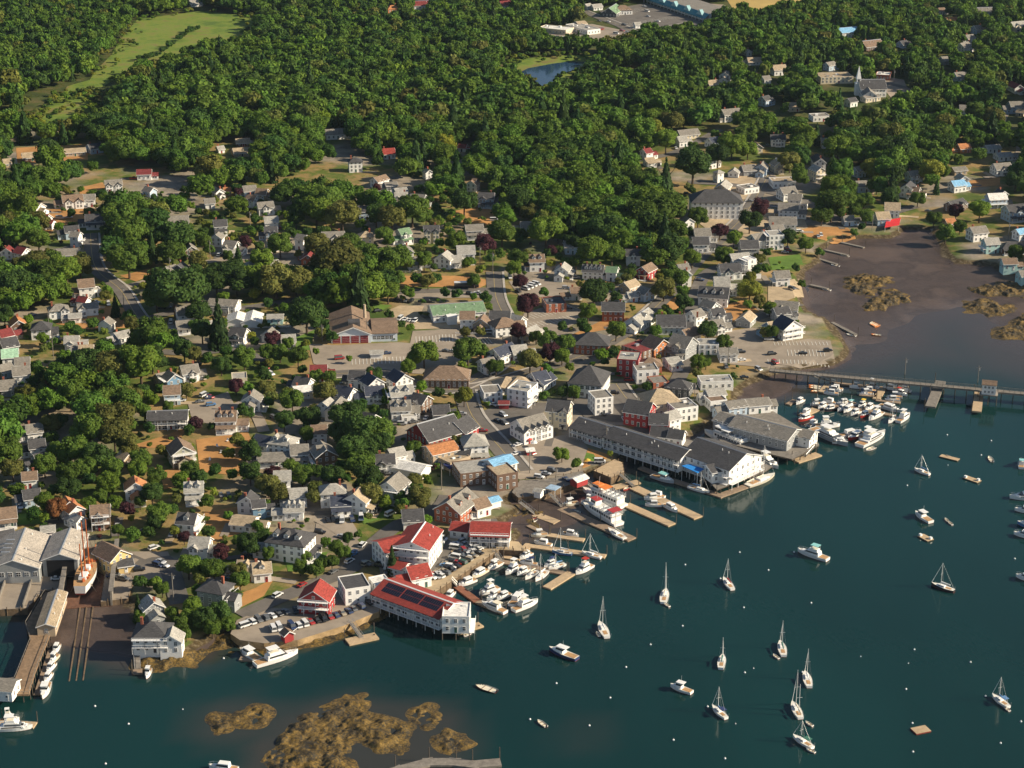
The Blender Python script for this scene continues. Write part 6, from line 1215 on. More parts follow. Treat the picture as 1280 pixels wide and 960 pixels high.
for x, y, k, c in ((365, 357, 'suv', 'white'), (560, 275, 'car', 'red'), (810, 170, 'car', 'grey'), (940, 85, 'suv', 'white'), (970, 30, 'car', 'blue'), (1075, 105, 'suv', 'tan'), (1190, 110, 'suv', 'black')): one(*tv(x, y), 3, -1.7, k, c)
one(*tv(110, 612), 3, -1, 'van', 'white')
V(440, 600, 6.4)
row(tv(712, 485), tv(620, 655), 8); one(*tv(680, 440), 2, -1, 'car', 'red'); row(tv(870, 508), tv(1010, 580), 5, True, .1); row(tv(840, 685), tv(930, 600), 3); row(tv(700, 775), tv(760, 740), 3); row(tv(560, 840), tv(640, 800), 3, True, 0, None, 'white')
for x, y, dx, dy, k, c in ((305, 285, 2, -1, 'van', 'white'), (75, 310, 0, 1, 'pickup', 'white'), (85, 530, 1, -1, 'suv', 'white'), (110, 685, 2, .4, 'suv', 'grey'), (225, 700, 2, .4, 'suv', 'black'), (850, 435, 2, -1, 'car', 'blue'), (15, 590, 1, -1, 'car', 'dark blue')): one(*tv(x, y), dx, dy, k, c)
V(640, 480, 4)
for x, y, dx, dy, k, c in ((135, 475, 3, .4, 'suv', 'white'), (170, 458, 3, .4, 'car', 'silver'), (200, 440, 3, .6, 'suv', 'grey'), (100, 275, 3, -1, 'car', 'silver'), (130, 270, 3, -1, 'suv', 'grey'), (30, 310, 3, -1, 'car', 'white'), (20, 355, 3, -1, 'car', 'white'), (95, 350, 2, 1, 'pickup', 'red'), (560, 182, 1, 2, 'car', 'white'), (600, 195, 1, 2, 'suv', 'black'), (630, 205, 1, 2, 'van', 'white'), (655, 207, 1, 2, 'van', 'white'), (60, 105, 3, -1, 'suv', 'silver'), (450, 155, 3, 1, 'car', 'grey')): one(*tv(x, y), dx, dy, k, c)
row(tv(250, 520), tv(340, 490), 5, True, .2)
V(320, 480, 4)
for x, y, dx, dy, k, c in ((730, 205, 3, 0, 'suv', 'silver'), (790, 195, 3, -.5, 'car', 'grey'), (820, 285, 3, -.3, 'car', 'white'), (800, 282, 3, -.3, 'suv', 'black'), (1135, 240, 3, 0, 'car', 'red'), (1030, 155, 3, 0, 'car', 'silver'), (1165, 90, 1, 2, 'suv', 'blue'), (1160, 105, 2, 1, 'car', 'white'), (1190, 110, 2, 1, 'car', 'white'), (1235, 160, 2, 1, 'suv', 'silver'), (430, 690, 0, 2, 'van', 'white'), (525, 678, 0, 2, 'van', 'white'), (385, 685, 1, 2, 'suv', 'black'), (360, 688, 1, 2, 'car', 'black'), (480, 685, 1, 2, 'suv', 'dark blue'), (320, 748, 3, .3, 'suv', 'black'), (430, 770, 3, .5, 'car', 'silver'), (450, 775, 3, .5, 'car', 'grey'), (280, 560, 1, 2, 'car', 'black'), (90, 175, 2, 1, 'suv', 'grey'), (1210, 190, 2, 1, 'car', 'black'), (1240, 200, 2, 1, 'suv', 'grey')): one(*tv(x, y), dx, dy, k, c)
V(960, 240, 4)
for x, y, dx, dy, k, c in ((20, 815, 3, -.3, 'suv', 'black'), (175, 812, 3, 0, 'car', 'black'), (298, 800, 3, -.2, 'suv', 'black'), (120, 490, 2, .5, 'suv', 'grey'), (65, 470, 2, 1, 'car', 'black'), (100, 298, 3, .2, 'suv', 'red'), (85, 306, 3, .2, 'car', 'silver'), (250, 228, 1, 2, 'car', 'silver'), (265, 222, 1, 2, 'suv', 'white'), (800, 100, 3, .2, 'car', 'grey'), (5, 742, 2, 0, 'van', 'white'), (35, 860, 2, 1, 'suv', 'red')): one(*tv(x, y), dx, dy, k, c)
V(640, 240, 4)
row(tv(68, 490), tv(122, 466), 4, True, 0, 'van', 'white')
for x, y, dx, dy, k, c in ((32, 502, 2, 1, 'car', 'black'), (270, 486, 2, 0, 'suv', 'silver'), (435, 812, 3, -.6, 'car', 'dark blue'), (1145, 805, 3, 0, 'suv', 'black'), (1160, 938, 3, 0, 'car', 'black'), (1232, 895, 2, 1, 'suv', 'silver'), (1070, 880, 1, 2, 'suv', 'grey'), (285, 585, 3, 0, 'car', 'grey'), (475, 800, 3, -.6, 'car', 'white'), (940, 445, 3, .4, 'suv', 'dark blue'), (600, 700, 3, -1, 'car', 'grey'), (1240, 540, 2, 1, 'suv', 'black'), (1190, 50, 3, 0, 'car', 'grey'), (875, 15, 3, .2, 'suv', 'black'), (335, 80, 3, 0, 'van', 'white'), (1245, 370, 1, 2, 'car', 'grey')): one(*tv(x, y), dx, dy, k, c)
V(320, 240, 4)
one(*tv(418, 838), 3, -.3, 'van', 'red'); row(tv(700, 545), tv(775, 552), 4, True); row(tv(720, 640), tv(795, 650), 4, True, 0, None, 'white')
for x, y, dx, dy, k, c in ((655, 812, 3, -.3, 'car', 'dark blue'), (1165, 708, 3, 0, 'van', 'white'), (1085, 702, 3, 0, 'suv', 'black'), (1270, 432, 1, 2, 'van', 'white'), (1110, 512, 2, .3, 'pickup', 'white'), (1070, 515, 2, .3, 'suv', 'black'), (1190, 145, 3, 0, 'van', 'white'), (50, 885, 2, 1, 'car', 'red'), (75, 915, 2, 1, 'suv', 'white'), (950, 800, 3, .2, 'car', 'grey'), (980, 803, 3, .2, 'car', 'silver'), (610, 600, 3, -.5, 'suv', 'black'), (1215, 725, 3, 0, 'car', 'grey'), (350, 545, 2, 0, 'car', 'white'), (830, 552, 2, 0, 'car', 'black'), (860, 553, 2, 0, 'suv', 'black')): one(*tv(x, y), dx, dy, k, c)
V(0, 240, 4)
for x, y, dx, dy, k, c in ((542, 566, 1, 2, 'van', 'white'), (482, 556, 3, .5, 'car', 'white'), (162, 620, 3, 0, 'car', 'dark blue'), (300, 135, 3, 0, 'van', 'silver'), (345, 132, 3, 0, 'car', 'silver'), (810, 585, 3, 0, 'suv', 'black'), (840, 582, 3, 0, 'car', 'grey'), (875, 745, 3, 0, 'suv', 'black'), (905, 740, 3, 0, 'car', 'black'), (985, 868, 3, 0, 'suv', 'black'), (240, 755, 1, 2, 'car', 'grey')): one(*tv(x, y), dx, dy, k, c)
V(0, 480, 4)
for x, y, dx, dy, k, c in ((1020, 62, 2, -1, 'van', 'white'), (1055, 110, 3, -.4, 'suv', 'blue'), (1050, 75, 3, -.4, 'car', 'dark blue'), (1000, 95, 3, -.4, 'car', 'grey'), (905, 88, 3, 0, 'suv', 'white'), (770, 826, 3, -1, 'suv', 'white'), (805, 895, 3, 1, 'car', 'silver'), (822, 915, 3, 1, 'car', 'white'), (790, 912, 3, 1, 'suv', 'dark blue'), (1105, 562, 1, 2, 'car', 'grey'), (1145, 568, 1, 2, 'suv', 'grey'), (590, 985, 3, 0, 'suv', 'silver'), (715, 745, 3, 0, 'car', 'black'), (700, 985, 3, 0, 'car', 'black'), (1055, 70, 2, 1, 'car', 'red'), (100, 620, 1, 2, 'suv', 'white'), (20, 660, 2, 0, 'car', 'black'), (225, 770, 2, 0, 'car', 'red')): one(*tv(x, y), dx, dy, k, c)
V(640, 0, 4)
for x, y, dx, dy, k, c in ((675, 60, 3, .5, 'van', 'white'), (662, 35, 3, .5, 'car', 'white'), (680, 85, 3, .5, 'car', 'silver'), (730, 110, 3, .5, 'car', 'white'), (448, 150, 3, -.5, 'van', 'red'), (425, 158, 3, -.5, 'car', 'red'), (520, 172, 3, .3, 'van', 'white'), (550, 158, 3, .3, 'suv', 'red'), (480, 112, 3, .3, 'car', 'white'), (435, 110, 3, .3, 'car', 'grey'), (560, 128, 3, .3, 'suv', 'black'), (820, 745, 1, 1, 'car', 'white'), (575, 165, 3, .3, 'car', 'silver'), (1010, 60, 3, .3, 'car', 'dark blue'), (960, 45, 3, .3, 'car', 'silver'), (230, 190, 2, 0, 'suv', 'dark blue'), (260, 196, 2, 0, 'van', 'white'), (350, 225, 2, 0, 'car', 'black'), (1050, 70, 3, .3, 'car', 'grey')): one(*tv(x, y), dx, dy, k, c)
V(0, 720, 4)
for x, y, dx, dy, k, c in ((590, 25, 3, -.2, 'suv', 'silver'), (285, 45, 3, -.2, 'car', 'white'), (990, 118, 1, 2, 'suv', 'grey'), (1018, 140, 1, 2, 'car', 'grey'), (620, 30, 3, .5, 'suv', 'grey'), (560, 30, 3, 0, 'car', 'dark blue')): one(*tv(x, y), dx, dy, k, c)
def coach():
    x, y, z = G(583, 360); R = root('coach_bus', x, y, z + .2, gdir(583, 360, 20, -.5)); L = 12.5
    b = MB(); b.box(-L / 2, L / 2, -1.25, 1.25, .35, 1.5); b.build('body', carpaint('black'), R); g = MB(); g.frus((-L / 2 + .02, L / 2 - .02, -1.24, 1.24), (-L / 2 + .1, L / 2 - .25, -1.18, 1.18), 1.501, 2.9); g.build('windows', M_GLASS, R)
    r = MB(); r.box(-L / 2 + .05, L / 2 - .1, -1.22, 1.22, 2.901, 3.2); r.build('roof', carpaint('white'), R)
    for sx in (-.32, -.22, .33):
        for sy in (-1, 1): w = MB(); w.cyl((sx * L, sy * 1.0, .45), (sx * L, sy * 1.24, .45), .48, .48, 12); w.build('wheel', M_BLACK, R)
    reg(R, '', 'bus', 583, 357, None, 'long coach with white roof and dark sides at the tree-lined car park')
coach()
V(440, 600, 6.4)
for x, y, dx, dy, k, c in ((900, 585, 1, 1, 'suv', 'red'), (930, 620, 1, 1, 'car', 'white'), (880, 620, 2, .3, 'car', 'black'), (1040, 545, 1, 1, 'pickup', 'grey'), (790, 720, 2, .3, 'suv', 'white'), (760, 690, 2, .3, 'car', 'tan'), (690, 800, 1, 1, 'suv', 'silver'), (650, 780, 1, 1, 'car', 'red'), (830, 560, 2, .3, 'van', 'white'), (820, 530, 2, .3, 'car', 'silver'), (960, 560, 1, 1, 'suv', 'white')): one(*tv(x, y), dx, dy, k, c)
row(tv(700, 800), tv(1060, 590), 9, True, .12); row(tv(745, 705), tv(860, 600), 4)
for i, h_ in enumerate(HOUSES):
    rd = random.Random(i * 13 + 1)
    if h_[4] < 150 or h_[4] > 720 or rd.random() < .45: continue
    x, y = h_[0], h_[1]; s = rd.choice((-1, 1)); a = rd.uniform(-.3, .3) + (math.pi / 2 if rd.random() < .4 else 0); L_ = rd.uniform(9, 16); ox = x + s * (h_[2] + 2.2)
    if gz(ox, y) < 2.2 or i % 2: continue
    car(*proj(ox, y - h_[2] * .4, gz(ox, y - h_[2] * .4)), a)
# parking stalls
def stalls(p1, p2, n, ln):
    a = gdir(p1[0], p1[1], p2[0] - p1[0], p2[1] - p1[1]); A = Vector(G(*p1)[:2]); B = Vector(G(*p2)[:2]); b = MB(); c, s = math.cos(a + math.pi / 2), math.sin(a + math.pi / 2)
    for k in range(n + 1):
        q = A.lerp(B, k / n); z = gz(q.x, q.y) + .26; u = Vector((math.cos(a), math.sin(a))) * .11; w = Vector((c, s)) * ln / 2
        b.face([(*(q - u - w), z), (*(q + u - w), z), (*(q + u + w), z), (*(q - u + w), z)])
    struct(b.build('stall_markings', M_PAINT))
for p1, p2, n, ln in (((520, 424), (570, 423), 12, 10), ((440, 452), (505, 450), 14, 9), ((662, 396), (715, 384), 12, 9), ((660, 407), (715, 396), 12, 9), ((968, 430), (1034, 430), 14, 5), ((960, 452), (1036, 454), 16, 5), ((985, 441), (1030, 442), 10, 9), ((592, 428), (612, 426), 5, 9), ((762, 22), (800, 12), 14, 9), ((780, 32), (840, 22), 16, 9)): stalls(p1, p2, n, ln)
# lawn chairs
for x, y in ((272, 559), (276, 567), (262, 576), (284, 552), (293, 549), (285, 563), (293, 571), (375, 697), (381, 697), (362, 700)):
    X, Y, Z = G(x, y); R = root('lawn_chair', X, Y, Z + .1, RNG.uniform(0, 6)); b = MB(); b.box(-.4, .4, -.4, .4, .3, .4); b.build('seat', M_WHITE, R); b = MB(); b.prism([(.3, .4), (.4, .4), (.7, 1.2), (.6, 1.2)], 'y', -.4, .4); b.build('backrest', M_WHITE, R)
    for sx in (-.35, .35):
        for sy in (-.35, .35): b = MB(); b.box(sx - .05, sx + .05, sy - .05, sy + .05, -.1, .3); b.build('leg', M_WHITE, R)
    reg(R, 'white lawn chair', 'chair', x, y, 'white lawn chairs')
# utility poles
for x, y, h in ((155, 385, 11), (263, 325, 11), (62, 418, 11), (67, 448, 12), (139, 672, 13), (600, 330, 10), (616, 340, 11), (689, 452, 11), (459, 425, 10), (403, 428, 9), (758, 560, 10), (690, 535, 9), (868, 505, 10), (848, 450, 9), (1002, 190, 11), (936, 30, 12), (895, 30, 10), (1090, 288, 10), (1260, 300, 10), (217, 752, 11), (552, 612, 11), (662, 592, 10), (313, 286, 10), (213, 345, 10), (1236, 106, 11), (1117, 104, 10), (910, 455, 9), (771, 25, 10), (695, 610, 9), (1131, 468, 8), (1222, 478, 8), (236, 668, 9)):
    X, Y, Z = G(x, y); R = root('utility_pole', X, Y, Z); b = MB(); b.cyl((0, 0, -.5), (0, 0, h), .19, .13, 7); b.build('pole', M_WOODG, R); c = MB(); c.box(-1.1, 1.1, -.08, .08, h - 1.0, h - .82); c.build('crossarm', M_WOODG, R)
    t = MB(); t.cyl((.45, .2, h - 2.3), (.45, .2, h - 1.4), .22, .22, 8); t.build('transformer', M_METAL, R); reg(R, 'wooden utility pole with crossarm', 'utility pole', x, y - 8, 'utility poles')
# rocks along the shore, weed ledges
def rock_material():
    m = bpy.data.materials.new('seaweed_rock'); n, l = nodes_of(m); b = n['Principled BSDF']; b.inputs['Roughness'].default_value = .7
    ge = n.new('ShaderNodeNewGeometry')
    def nz(s, d): z = n.new('ShaderNodeTexNoise'); z.inputs['Scale'].default_value = s; z.inputs['Detail'].default_value = d; z.inputs['Roughness'].default_value = .7; l.new(ge.outputs['Position'], z.inputs['Vector']); return z.outputs['Fac']
    r = n.new('ShaderNodeValToRGB'); e = r.color_ramp.elements; e.new(.5); e.new(.6)
    for k, (p, c) in enumerate(((.37, (.011, .009, .005)), (.46, (.048, .033, .009)), (.54, (.14, .086, .015)), (.68, (.27, .165, .028)))): e[k].position = p; e[k].color = (*c, 1)
    big = n.new('ShaderNodeMath'); big.operation = 'MULTIPLY_ADD'; big.inputs[1].default_value = .6; l.new(nz(.16, 6), big.inputs[0]); hf = n.new('ShaderNodeMath'); hf.operation = 'MULTIPLY_ADD'; hf.inputs[1].default_value = .75; hf.inputs[2].default_value = -.18; l.new(nz(1.3, 10), hf.inputs[0]); l.new(hf.outputs[0], big.inputs[2]); l.new(big.outputs[0], r.inputs['Fac']); l.new(r.outputs[0], b.inputs['Base Color']); bp = n.new('ShaderNodeBump'); bp.inputs['Strength'].default_value = .8; bp.inputs['Distance'].default_value = .5; l.new(nz(1.6, 6), bp.inputs['Height']); l.new(bp.outputs[0], b.inputs['Normal']); return m
M_ROCK = rock_material()
def vnoise(x, y, s, seed):
    r = np.random.default_rng(seed); tb = r.random((64, 64)); u, v = x * s, y * s; i, j = np.floor(u).astype(int), np.floor(v).astype(int); f, g = u - i, v - j; f = f * f * (3 - 2 * f); g = g * g * (3 - 2 * g)
    t = lambda a, b: tb[a % 64, b % 64]
    return (t(i, j) * (1 - f) + t(i + 1, j) * f) * (1 - g) + (t(i, j + 1) * (1 - f) + t(i + 1, j + 1) * f) * g
def ledge(poly, hmax, seed, label, z0=0.0, st=.5, name='weedy_ledge'):
    w = [U(x, y, .2) for x, y in poly]; xs, ys = [p[0] for p in w], [p[1] for p in w]; gx = np.arange(min(xs) - 9, max(xs) + 9, st); gy = np.arange(min(ys) - 9, max(ys) + 9, st); X, Y = np.meshgrid(gx, gy)
    d = segdist(X, Y, w); s = np.where(inpoly(X, Y, w), d, -d)
    n1 = vnoise(X, Y, .09, seed); n2 = vnoise(X, Y, .3, seed + 1); n3 = vnoise(X, Y, .9, seed + 2); s = s + (n1 - .5) * 7 + (n2 - .5) * 4 + 1.2
    Z = z0 + np.clip(s * .16, -1.2, 1) * hmax * .75 * (.45 + .75 * n2) + (n3 - .5) * 1.0 * np.clip(s * .3, 0, 1) + (n2 - .5) * .7 * np.clip(s * .2, 0, 1) + (n1 - .5) * .3
    c = (sum(xs) / len(xs), sum(ys) / len(ys)); me = grid_mesh(name, gx - c[0], gy - c[1], Z); me.materials.append(M_ROCK); o = link(name, me, None, (c[0], c[1], 0))
    px = sum(p[0] for p in poly) / len(poly); py = sum(p[1] for p in poly) / len(poly); reg(o, '', 'ledge', px, py, None, label)
ledge([(345, 985), (322, 950), (325, 935), (350, 938), (352, 925), (368, 898), (392, 882), (420, 878), (442, 872), (448, 882), (432, 890), (470, 900), (500, 908), (512, 920), (505, 935), (470, 938), (455, 925), (430, 930), (440, 950), (450, 985)], 1.3, 3, 'broad golden seaweed ledge in the lower harbour')
ledge([(516, 890), (535, 886), (548, 900), (540, 908), (522, 902)], .7, 8, 'small weedy rock patch just right of the broad ledge'); ledge([(552, 908), (562, 912), (572, 935), (565, 945), (556, 935)], .8, 12, 'narrow strip of weedy rock at the ledge edge')
ledge([(266, 898), (280, 896), (284, 908), (270, 918)], .7, 15, 'small dark weed clump left of the ledge'); ledge([(294, 888), (312, 884), (325, 892), (318, 902), (300, 902)], .8, 18, 'low weed rock between the clump and the broad ledge')
ledge([(1055, 344), (1075, 341), (1105, 348), (1110, 360), (1130, 370), (1126, 380), (1105, 390), (1085, 386), (1080, 375), (1065, 358)], 1.6, 21, 'yellow-brown weedy island in the drained cove', .2)
ledge([(1212, 378), (1230, 374), (1258, 382), (1262, 390), (1235, 396), (1215, 390)], 1.5, 24, 'smaller weedy hump in the cove right of the island', .2); ledge([(1252, 412), (1268, 400), (1300, 392), (1330, 410), (1290, 425), (1255, 420)], 1.5, 27, 'weedy ledge at the right frame edge above the footbridge', .2); ledge([(1216, 362), (1240, 354), (1290, 350), (1320, 360), (1280, 372), (1225, 368)], 1.6, 30, 'stony weedy point beyond the smaller hump', .25)
ledge([(172, 820), (200, 818), (240, 816), (270, 806), (288, 792), (292, 800), (270, 815), (240, 830), (205, 836), (178, 830)], 1.7, 33, 'weedy rocky shore under the balconied boathouse', .3)
ledge([(300, 803), (340, 806), (385, 799), (430, 784), (472, 764), (474, 770), (432, 793), (388, 806), (342, 812), (300, 808)], 1.2, 39, 'weedy stones along the foot of the parking pier wall', .3)
ledge([(612, 638), (640, 634), (665, 640), (650, 652), (620, 652)], .6, 36, 'bare weedy tidal flat below the brick house', .35)
# ------------------------------------------------------------------ trees
def cube_sphere(n):
    """unit sphere made of quads"""
    V_, F_ = [], []
    for ax in range(3):
        for s in (-1, 1):
            k = len(V_); g = np.linspace(-1, 1, n + 1)
            for a in g:
                for b in g:
                    p = [0, 0, 0]; p[ax] = s; p[(ax + 1) % 3] = a * s; p[(ax + 2) % 3] = b; v = np.array(p, float); V_.append(v / np.linalg.norm(v))
            for i in range(n):
                for j in range(n): a = k + i * (n + 1) + j; F_.append((a, a + n + 1, a + n + 2, a + 1))
    return np.array(V_), np.array(F_)
CS2, CS3 = cube_sphere(2), cube_sphere(3)
def leaf_quads(pts, nrm, size, rng, jit=.55):
    n = len(pts); N = nrm + rng.normal(0, jit, (n, 3)); N /= np.linalg.norm(N, axis=1, keepdims=True) + 1e-9
    h = rng.normal(0, 1, (n, 3)); u = np.cross(N, h); u /= np.linalg.norm(u, axis=1, keepdims=True) + 1e-9; w = np.cross(N, u)
    s = size * rng.uniform(.6, 1.35, (n, 1)); e = rng.uniform(.6, 1.0, (n, 1))
    q = np.stack([pts - u * s - w * s * e * .6, pts + u * s * .7 - w * s * e, pts + u * s + w * s * e * .7, pts - u * s * .6 + w * s * e], 1)
    return q.reshape(-1, 3), np.arange(4 * n).reshape(n, 4)
def crown_arrays(seed, nq, nl, kind='broad', cs=CS2, leaf=.13):
    r = np.random.default_rng(seed); VV, FF, TT = [], [], []; off = 0
    def add(v, f, t):
        nonlocal off
        VV.append(v); FF.append(f + off); TT.append(t); off += len(v)
    if kind == 'conifer':
        layers = 9
        for k in range(layers):
            t = k / (layers - 1); rad = (1 - t) ** .85 * (.95 + .1 * r.random()) + .03; z = -1 + 2 * t
            m = max(6, int(nq / layers * (1.15 - t))); a = r.uniform(0, 2 * np.pi, m); q = rad * np.sqrt(r.uniform(.25, 1, m))
            p = np.stack([q * np.cos(a), q * np.sin(a), z - .22 * q + r.normal(0, .05, m)], 1); nr = np.stack([np.cos(a) * .8, np.sin(a) * .8, np.full(m, .6)], 1)
            v, f = leaf_quads(p, nr, leaf * 1.1, r, .4); add(v, f, r.uniform(.7, 1.25, m))
        v, f = cs; v2 = v.copy(); zz = (v2[:, 2] + 1) / 2; v2[:, :2] *= (1.02 - zz)[:, None] * .95; add(v2, f, np.full(len(f), .7))
    else:
        C = [(np.array([0, 0, .05]), .62)]
        for k in range(nl):
            z = r.uniform(-.45, .85); a = k * 2.399 + r.uniform(-.4, .4); q = math.sqrt(max(0.05, 1 - z * z * .8)) * r.uniform(.5, .72)
            C.append((np.array([q * math.cos(a), q * math.sin(a), z * .72]), r.uniform(.27, .44)))
        for ci, (c, rad) in enumerate(C):
            m = max(8, int(nq / (len(C) + 1) * (1.5 if ci == 0 else .9))); d = r.normal(0, 1, (m, 3)); d /= np.linalg.norm(d, axis=1, keepdims=True); d[:, 2] = np.where(d[:, 2] < -.35, -d[:, 2], d[:, 2])
            p = c + d * rad * r.uniform(.88, 1.16, (m, 1)); keep = np.ones(m, bool)
            for cj, (c2, r2) in enumerate(C):
                if cj != ci: keep &= np.linalg.norm(p - c2, axis=1) > r2 * .86
            p, d = p[keep], d[keep]; tone = r.uniform(.82, 1.15)
            if len(p): nn = d * .75 + (p / (np.linalg.norm(p, axis=1, keepdims=True) + 1e-6)) * .25; v, f = leaf_quads(p, nn, leaf, r, .5); add(v, f, tone * r.uniform(.78, 1.22, len(p)))
            v, f = cs; add(c + v * rad * .9 * r.uniform(.85, 1.08, (len(v), 1)), f, np.full(len(f), tone * .9))
    V_ = np.concatenate(VV); F_ = np.concatenate(FF); T_ = np.concatenate(TT)
    return V_, F_, T_
def leaf_material(name, col, rand=True):
    m = bpy.data.materials.new(name); n, l = nodes_of(m); b = n['Principled BSDF']; b.inputs['Roughness'].default_value = .75; b.inputs['Specular IOR Level'].default_value = .12
    at = n.new('ShaderNodeAttribute'); at.attribute_name = 'tint'; mx = n.new('ShaderNodeMix'); mx.data_type = 'RGBA'; mx.blend_type = 'MULTIPLY'; mx.inputs['Factor'].default_value = 1
    l.new(at.outputs['Color'], mx.inputs[6]); mx.inputs[7].default_value = (*col, 1); out = mx.outputs[2]
    if rand:
        oi = n.new('ShaderNodeObjectInfo'); hs = n.new('ShaderNodeHueSaturation'); mr = n.new('ShaderNodeMapRange'); mr.inputs['To Min'].default_value = .75; mr.inputs['To Max'].default_value = 1.3
        l.new(oi.outputs['Random'], mr.inputs['Value']); l.new(mr.outputs[0], hs.inputs['Value']); l.new(out, hs.inputs['Color']); out = hs.outputs['Color']
    l.new(out, b.inputs['Base Color']); tr_ = n.new('ShaderNodeBsdfTranslucent'); l.new(out, tr_.inputs['Color']); ms = n.new('ShaderNodeMixShader'); ms.inputs[0].default_value = .30
    l.new(b.outputs[0], ms.inputs[1]); l.new(tr_.outputs[0], ms.inputs[2]); l.new(ms.outputs[0], n['Material Output'].inputs['Surface']); MATS[name] = m; return m
TREEC = {'g': ('mid green', (0.0905, 0.1485, 0.0232)), 'd': ('dark green', (0.0510, 0.0951, 0.0209)), 'o': ('olive green', (0.1334, 0.1392, 0.0348)), 'b': ('bright green', (0.1276, 0.1972, 0.0255)), 'y': ('yellow-green', (0.1972, 0.2146, 0.0325)), 'p': ('purple-leaved', (0.0638, 0.0232, 0.0302)), 'r': ('rust-brown', (0.1972, 0.0870, 0.0348)), 'c': ('dark green', (0.0394, 0.0742, 0.0209))}
LEAFM = {k: leaf_material('foliage_' + v[0].replace(' ', '_').replace('-', '_'), v[1]) for k, v in TREEC.items()}
def to_mesh(name, arr, m):
    V_, F_, T_ = arr; rr = np.random.default_rng(len(V_)); hue = rr.uniform(-.08, .08, len(T_)); tint = np.stack([T_ * (1 + hue), T_, T_ * (1 - hue)], 1); me = quads_mesh(name, V_, F_, tint); me.materials.append(m); return me
CROWNS = [to_mesh('crown', crown_arrays(100 + k, 3400, 17 + k % 6, 'broad', CS3, .053), LEAFM['g']) for k in range(8)]
CONES = [to_mesh('crown', crown_arrays(200 + k, 1600, 0, 'conifer', CS3, .10), LEAFM['c']) for k in range(3)]
M_BARK = mat('tree_bark', (.09, .065, .045), .95, .4, 1.5)
def trunk_mesh(seed):
    r = random.Random(seed); b = MB(); b.cyl((0, 0, -.08), (.01, .01, .55), .035, .022, 7)
    for k in range(4): a = k * 1.6 + r.random(); b.cyl((.01, .01, .38 + .04 * k), (.22 * math.cos(a), .22 * math.sin(a), .72 + .03 * k), .014, .006, 5)
    return b.mesh('trunk', M_BARK)
TRUNKS = [trunk_mesh(k) for k in range(3)]
TREES = []        # (x, y, z, R, H, kind, explicit)
def tr(c, r, rows):
    for t in rows:
        x, y, rad = t[0], t[1], t[2]; k = t[3] if len(t) > 3 else RNG.choice('gggdgob')
        px, py = c * 320 + x / 4, r * 240 + y / 4; R = rad / 4 / pxm(py) * 1.02
        H = (R * 3.1 if k == 'c' else R * 1.75 + 1.5); R = R * (.8 if k == 'c' else 1)
        X, Y, Z = G(px, py, H * .58); TREES.append((X, Y, Z, R, H, k, True))
tr(0, 1, [(110, 80, 90), (190, 150, 60), (190, 240, 60), (60, 60, 70), (30, 150, 60), (170, 360, 70, 'o'), (250, 400, 80), (60, 460, 90), (330, 390, 80), (400, 370, 60), (30, 520, 60), (150, 500, 60), (20, 610, 50), (870, 480, 130, 'd'), (780, 520, 70), (960, 490, 80), (1080, 430, 80, 'd'), (1180, 430, 80, 'd'), (1260, 430, 70), (1190, 330, 45, 'c'), (990, 340, 50), (1020, 250, 40), (990, 600, 60, 'd'), (1090, 640, 75, 'c'), (1010, 690, 60, 'd'), (750, 700, 90), (700, 860, 110), (560, 870, 100), (430, 860, 90), (760, 830, 70), (920, 780, 60), (970, 810, 40), (1105, 860, 50, 'd'), (1220, 820, 60), (575, 560, 35, 'c'), (655, 655, 35), (270, 940, 40, 'r'), (1225, 250, 35, 'p'), (880, 210, 90, 'd'), (860, 300, 70), (650, 200, 90), (640, 330, 90), (600, 120, 80), (700, 100, 80), (1140, 320, 30)])
tr(1, 1, [(200, 130, 45), (300, 90, 80), (430, 110, 80), (350, 30, 80), (120, 260, 60), (30, 330, 60), (560, 30, 60), (600, 110, 60), (680, 120, 70), (780, 80, 85), (850, 120, 40), (640, 210, 40), (545, 290, 50), (600, 330, 70), (690, 330, 80), (400, 340, 120, 'o'), (480, 420, 80), (560, 470, 90, 'b'), (660, 490, 60), (100, 430, 90), (200, 440, 80), (30, 440, 60), (250, 600, 95, 'd'), (840, 340, 45), (860, 440, 40), (1000, 240, 50, 'b'), (1145, 250, 55, 'p'), (1230, 200, 70), (1040, 40, 70), (1250, 40, 40), (1090, 440, 35), (840, 800, 70), (760, 870, 40), (790, 830, 40), (1060, 790, 70), (1120, 790, 45), (1200, 870, 45), (1045, 705, 30, 'o'), (55, 800, 40), (120, 800, 45), (210, 820, 50), (300, 800, 18), (465, 835, 18), (80, 730, 40, 'p'), (160, 760, 35), (590, 910, 45, 'd'), (300, 920, 40), (370, 930, 40), (230, 890, 25), (770, 680, 22), (340, 430, 70), (700, 430, 50), (300, 260, 60), (470, 250, 50)])
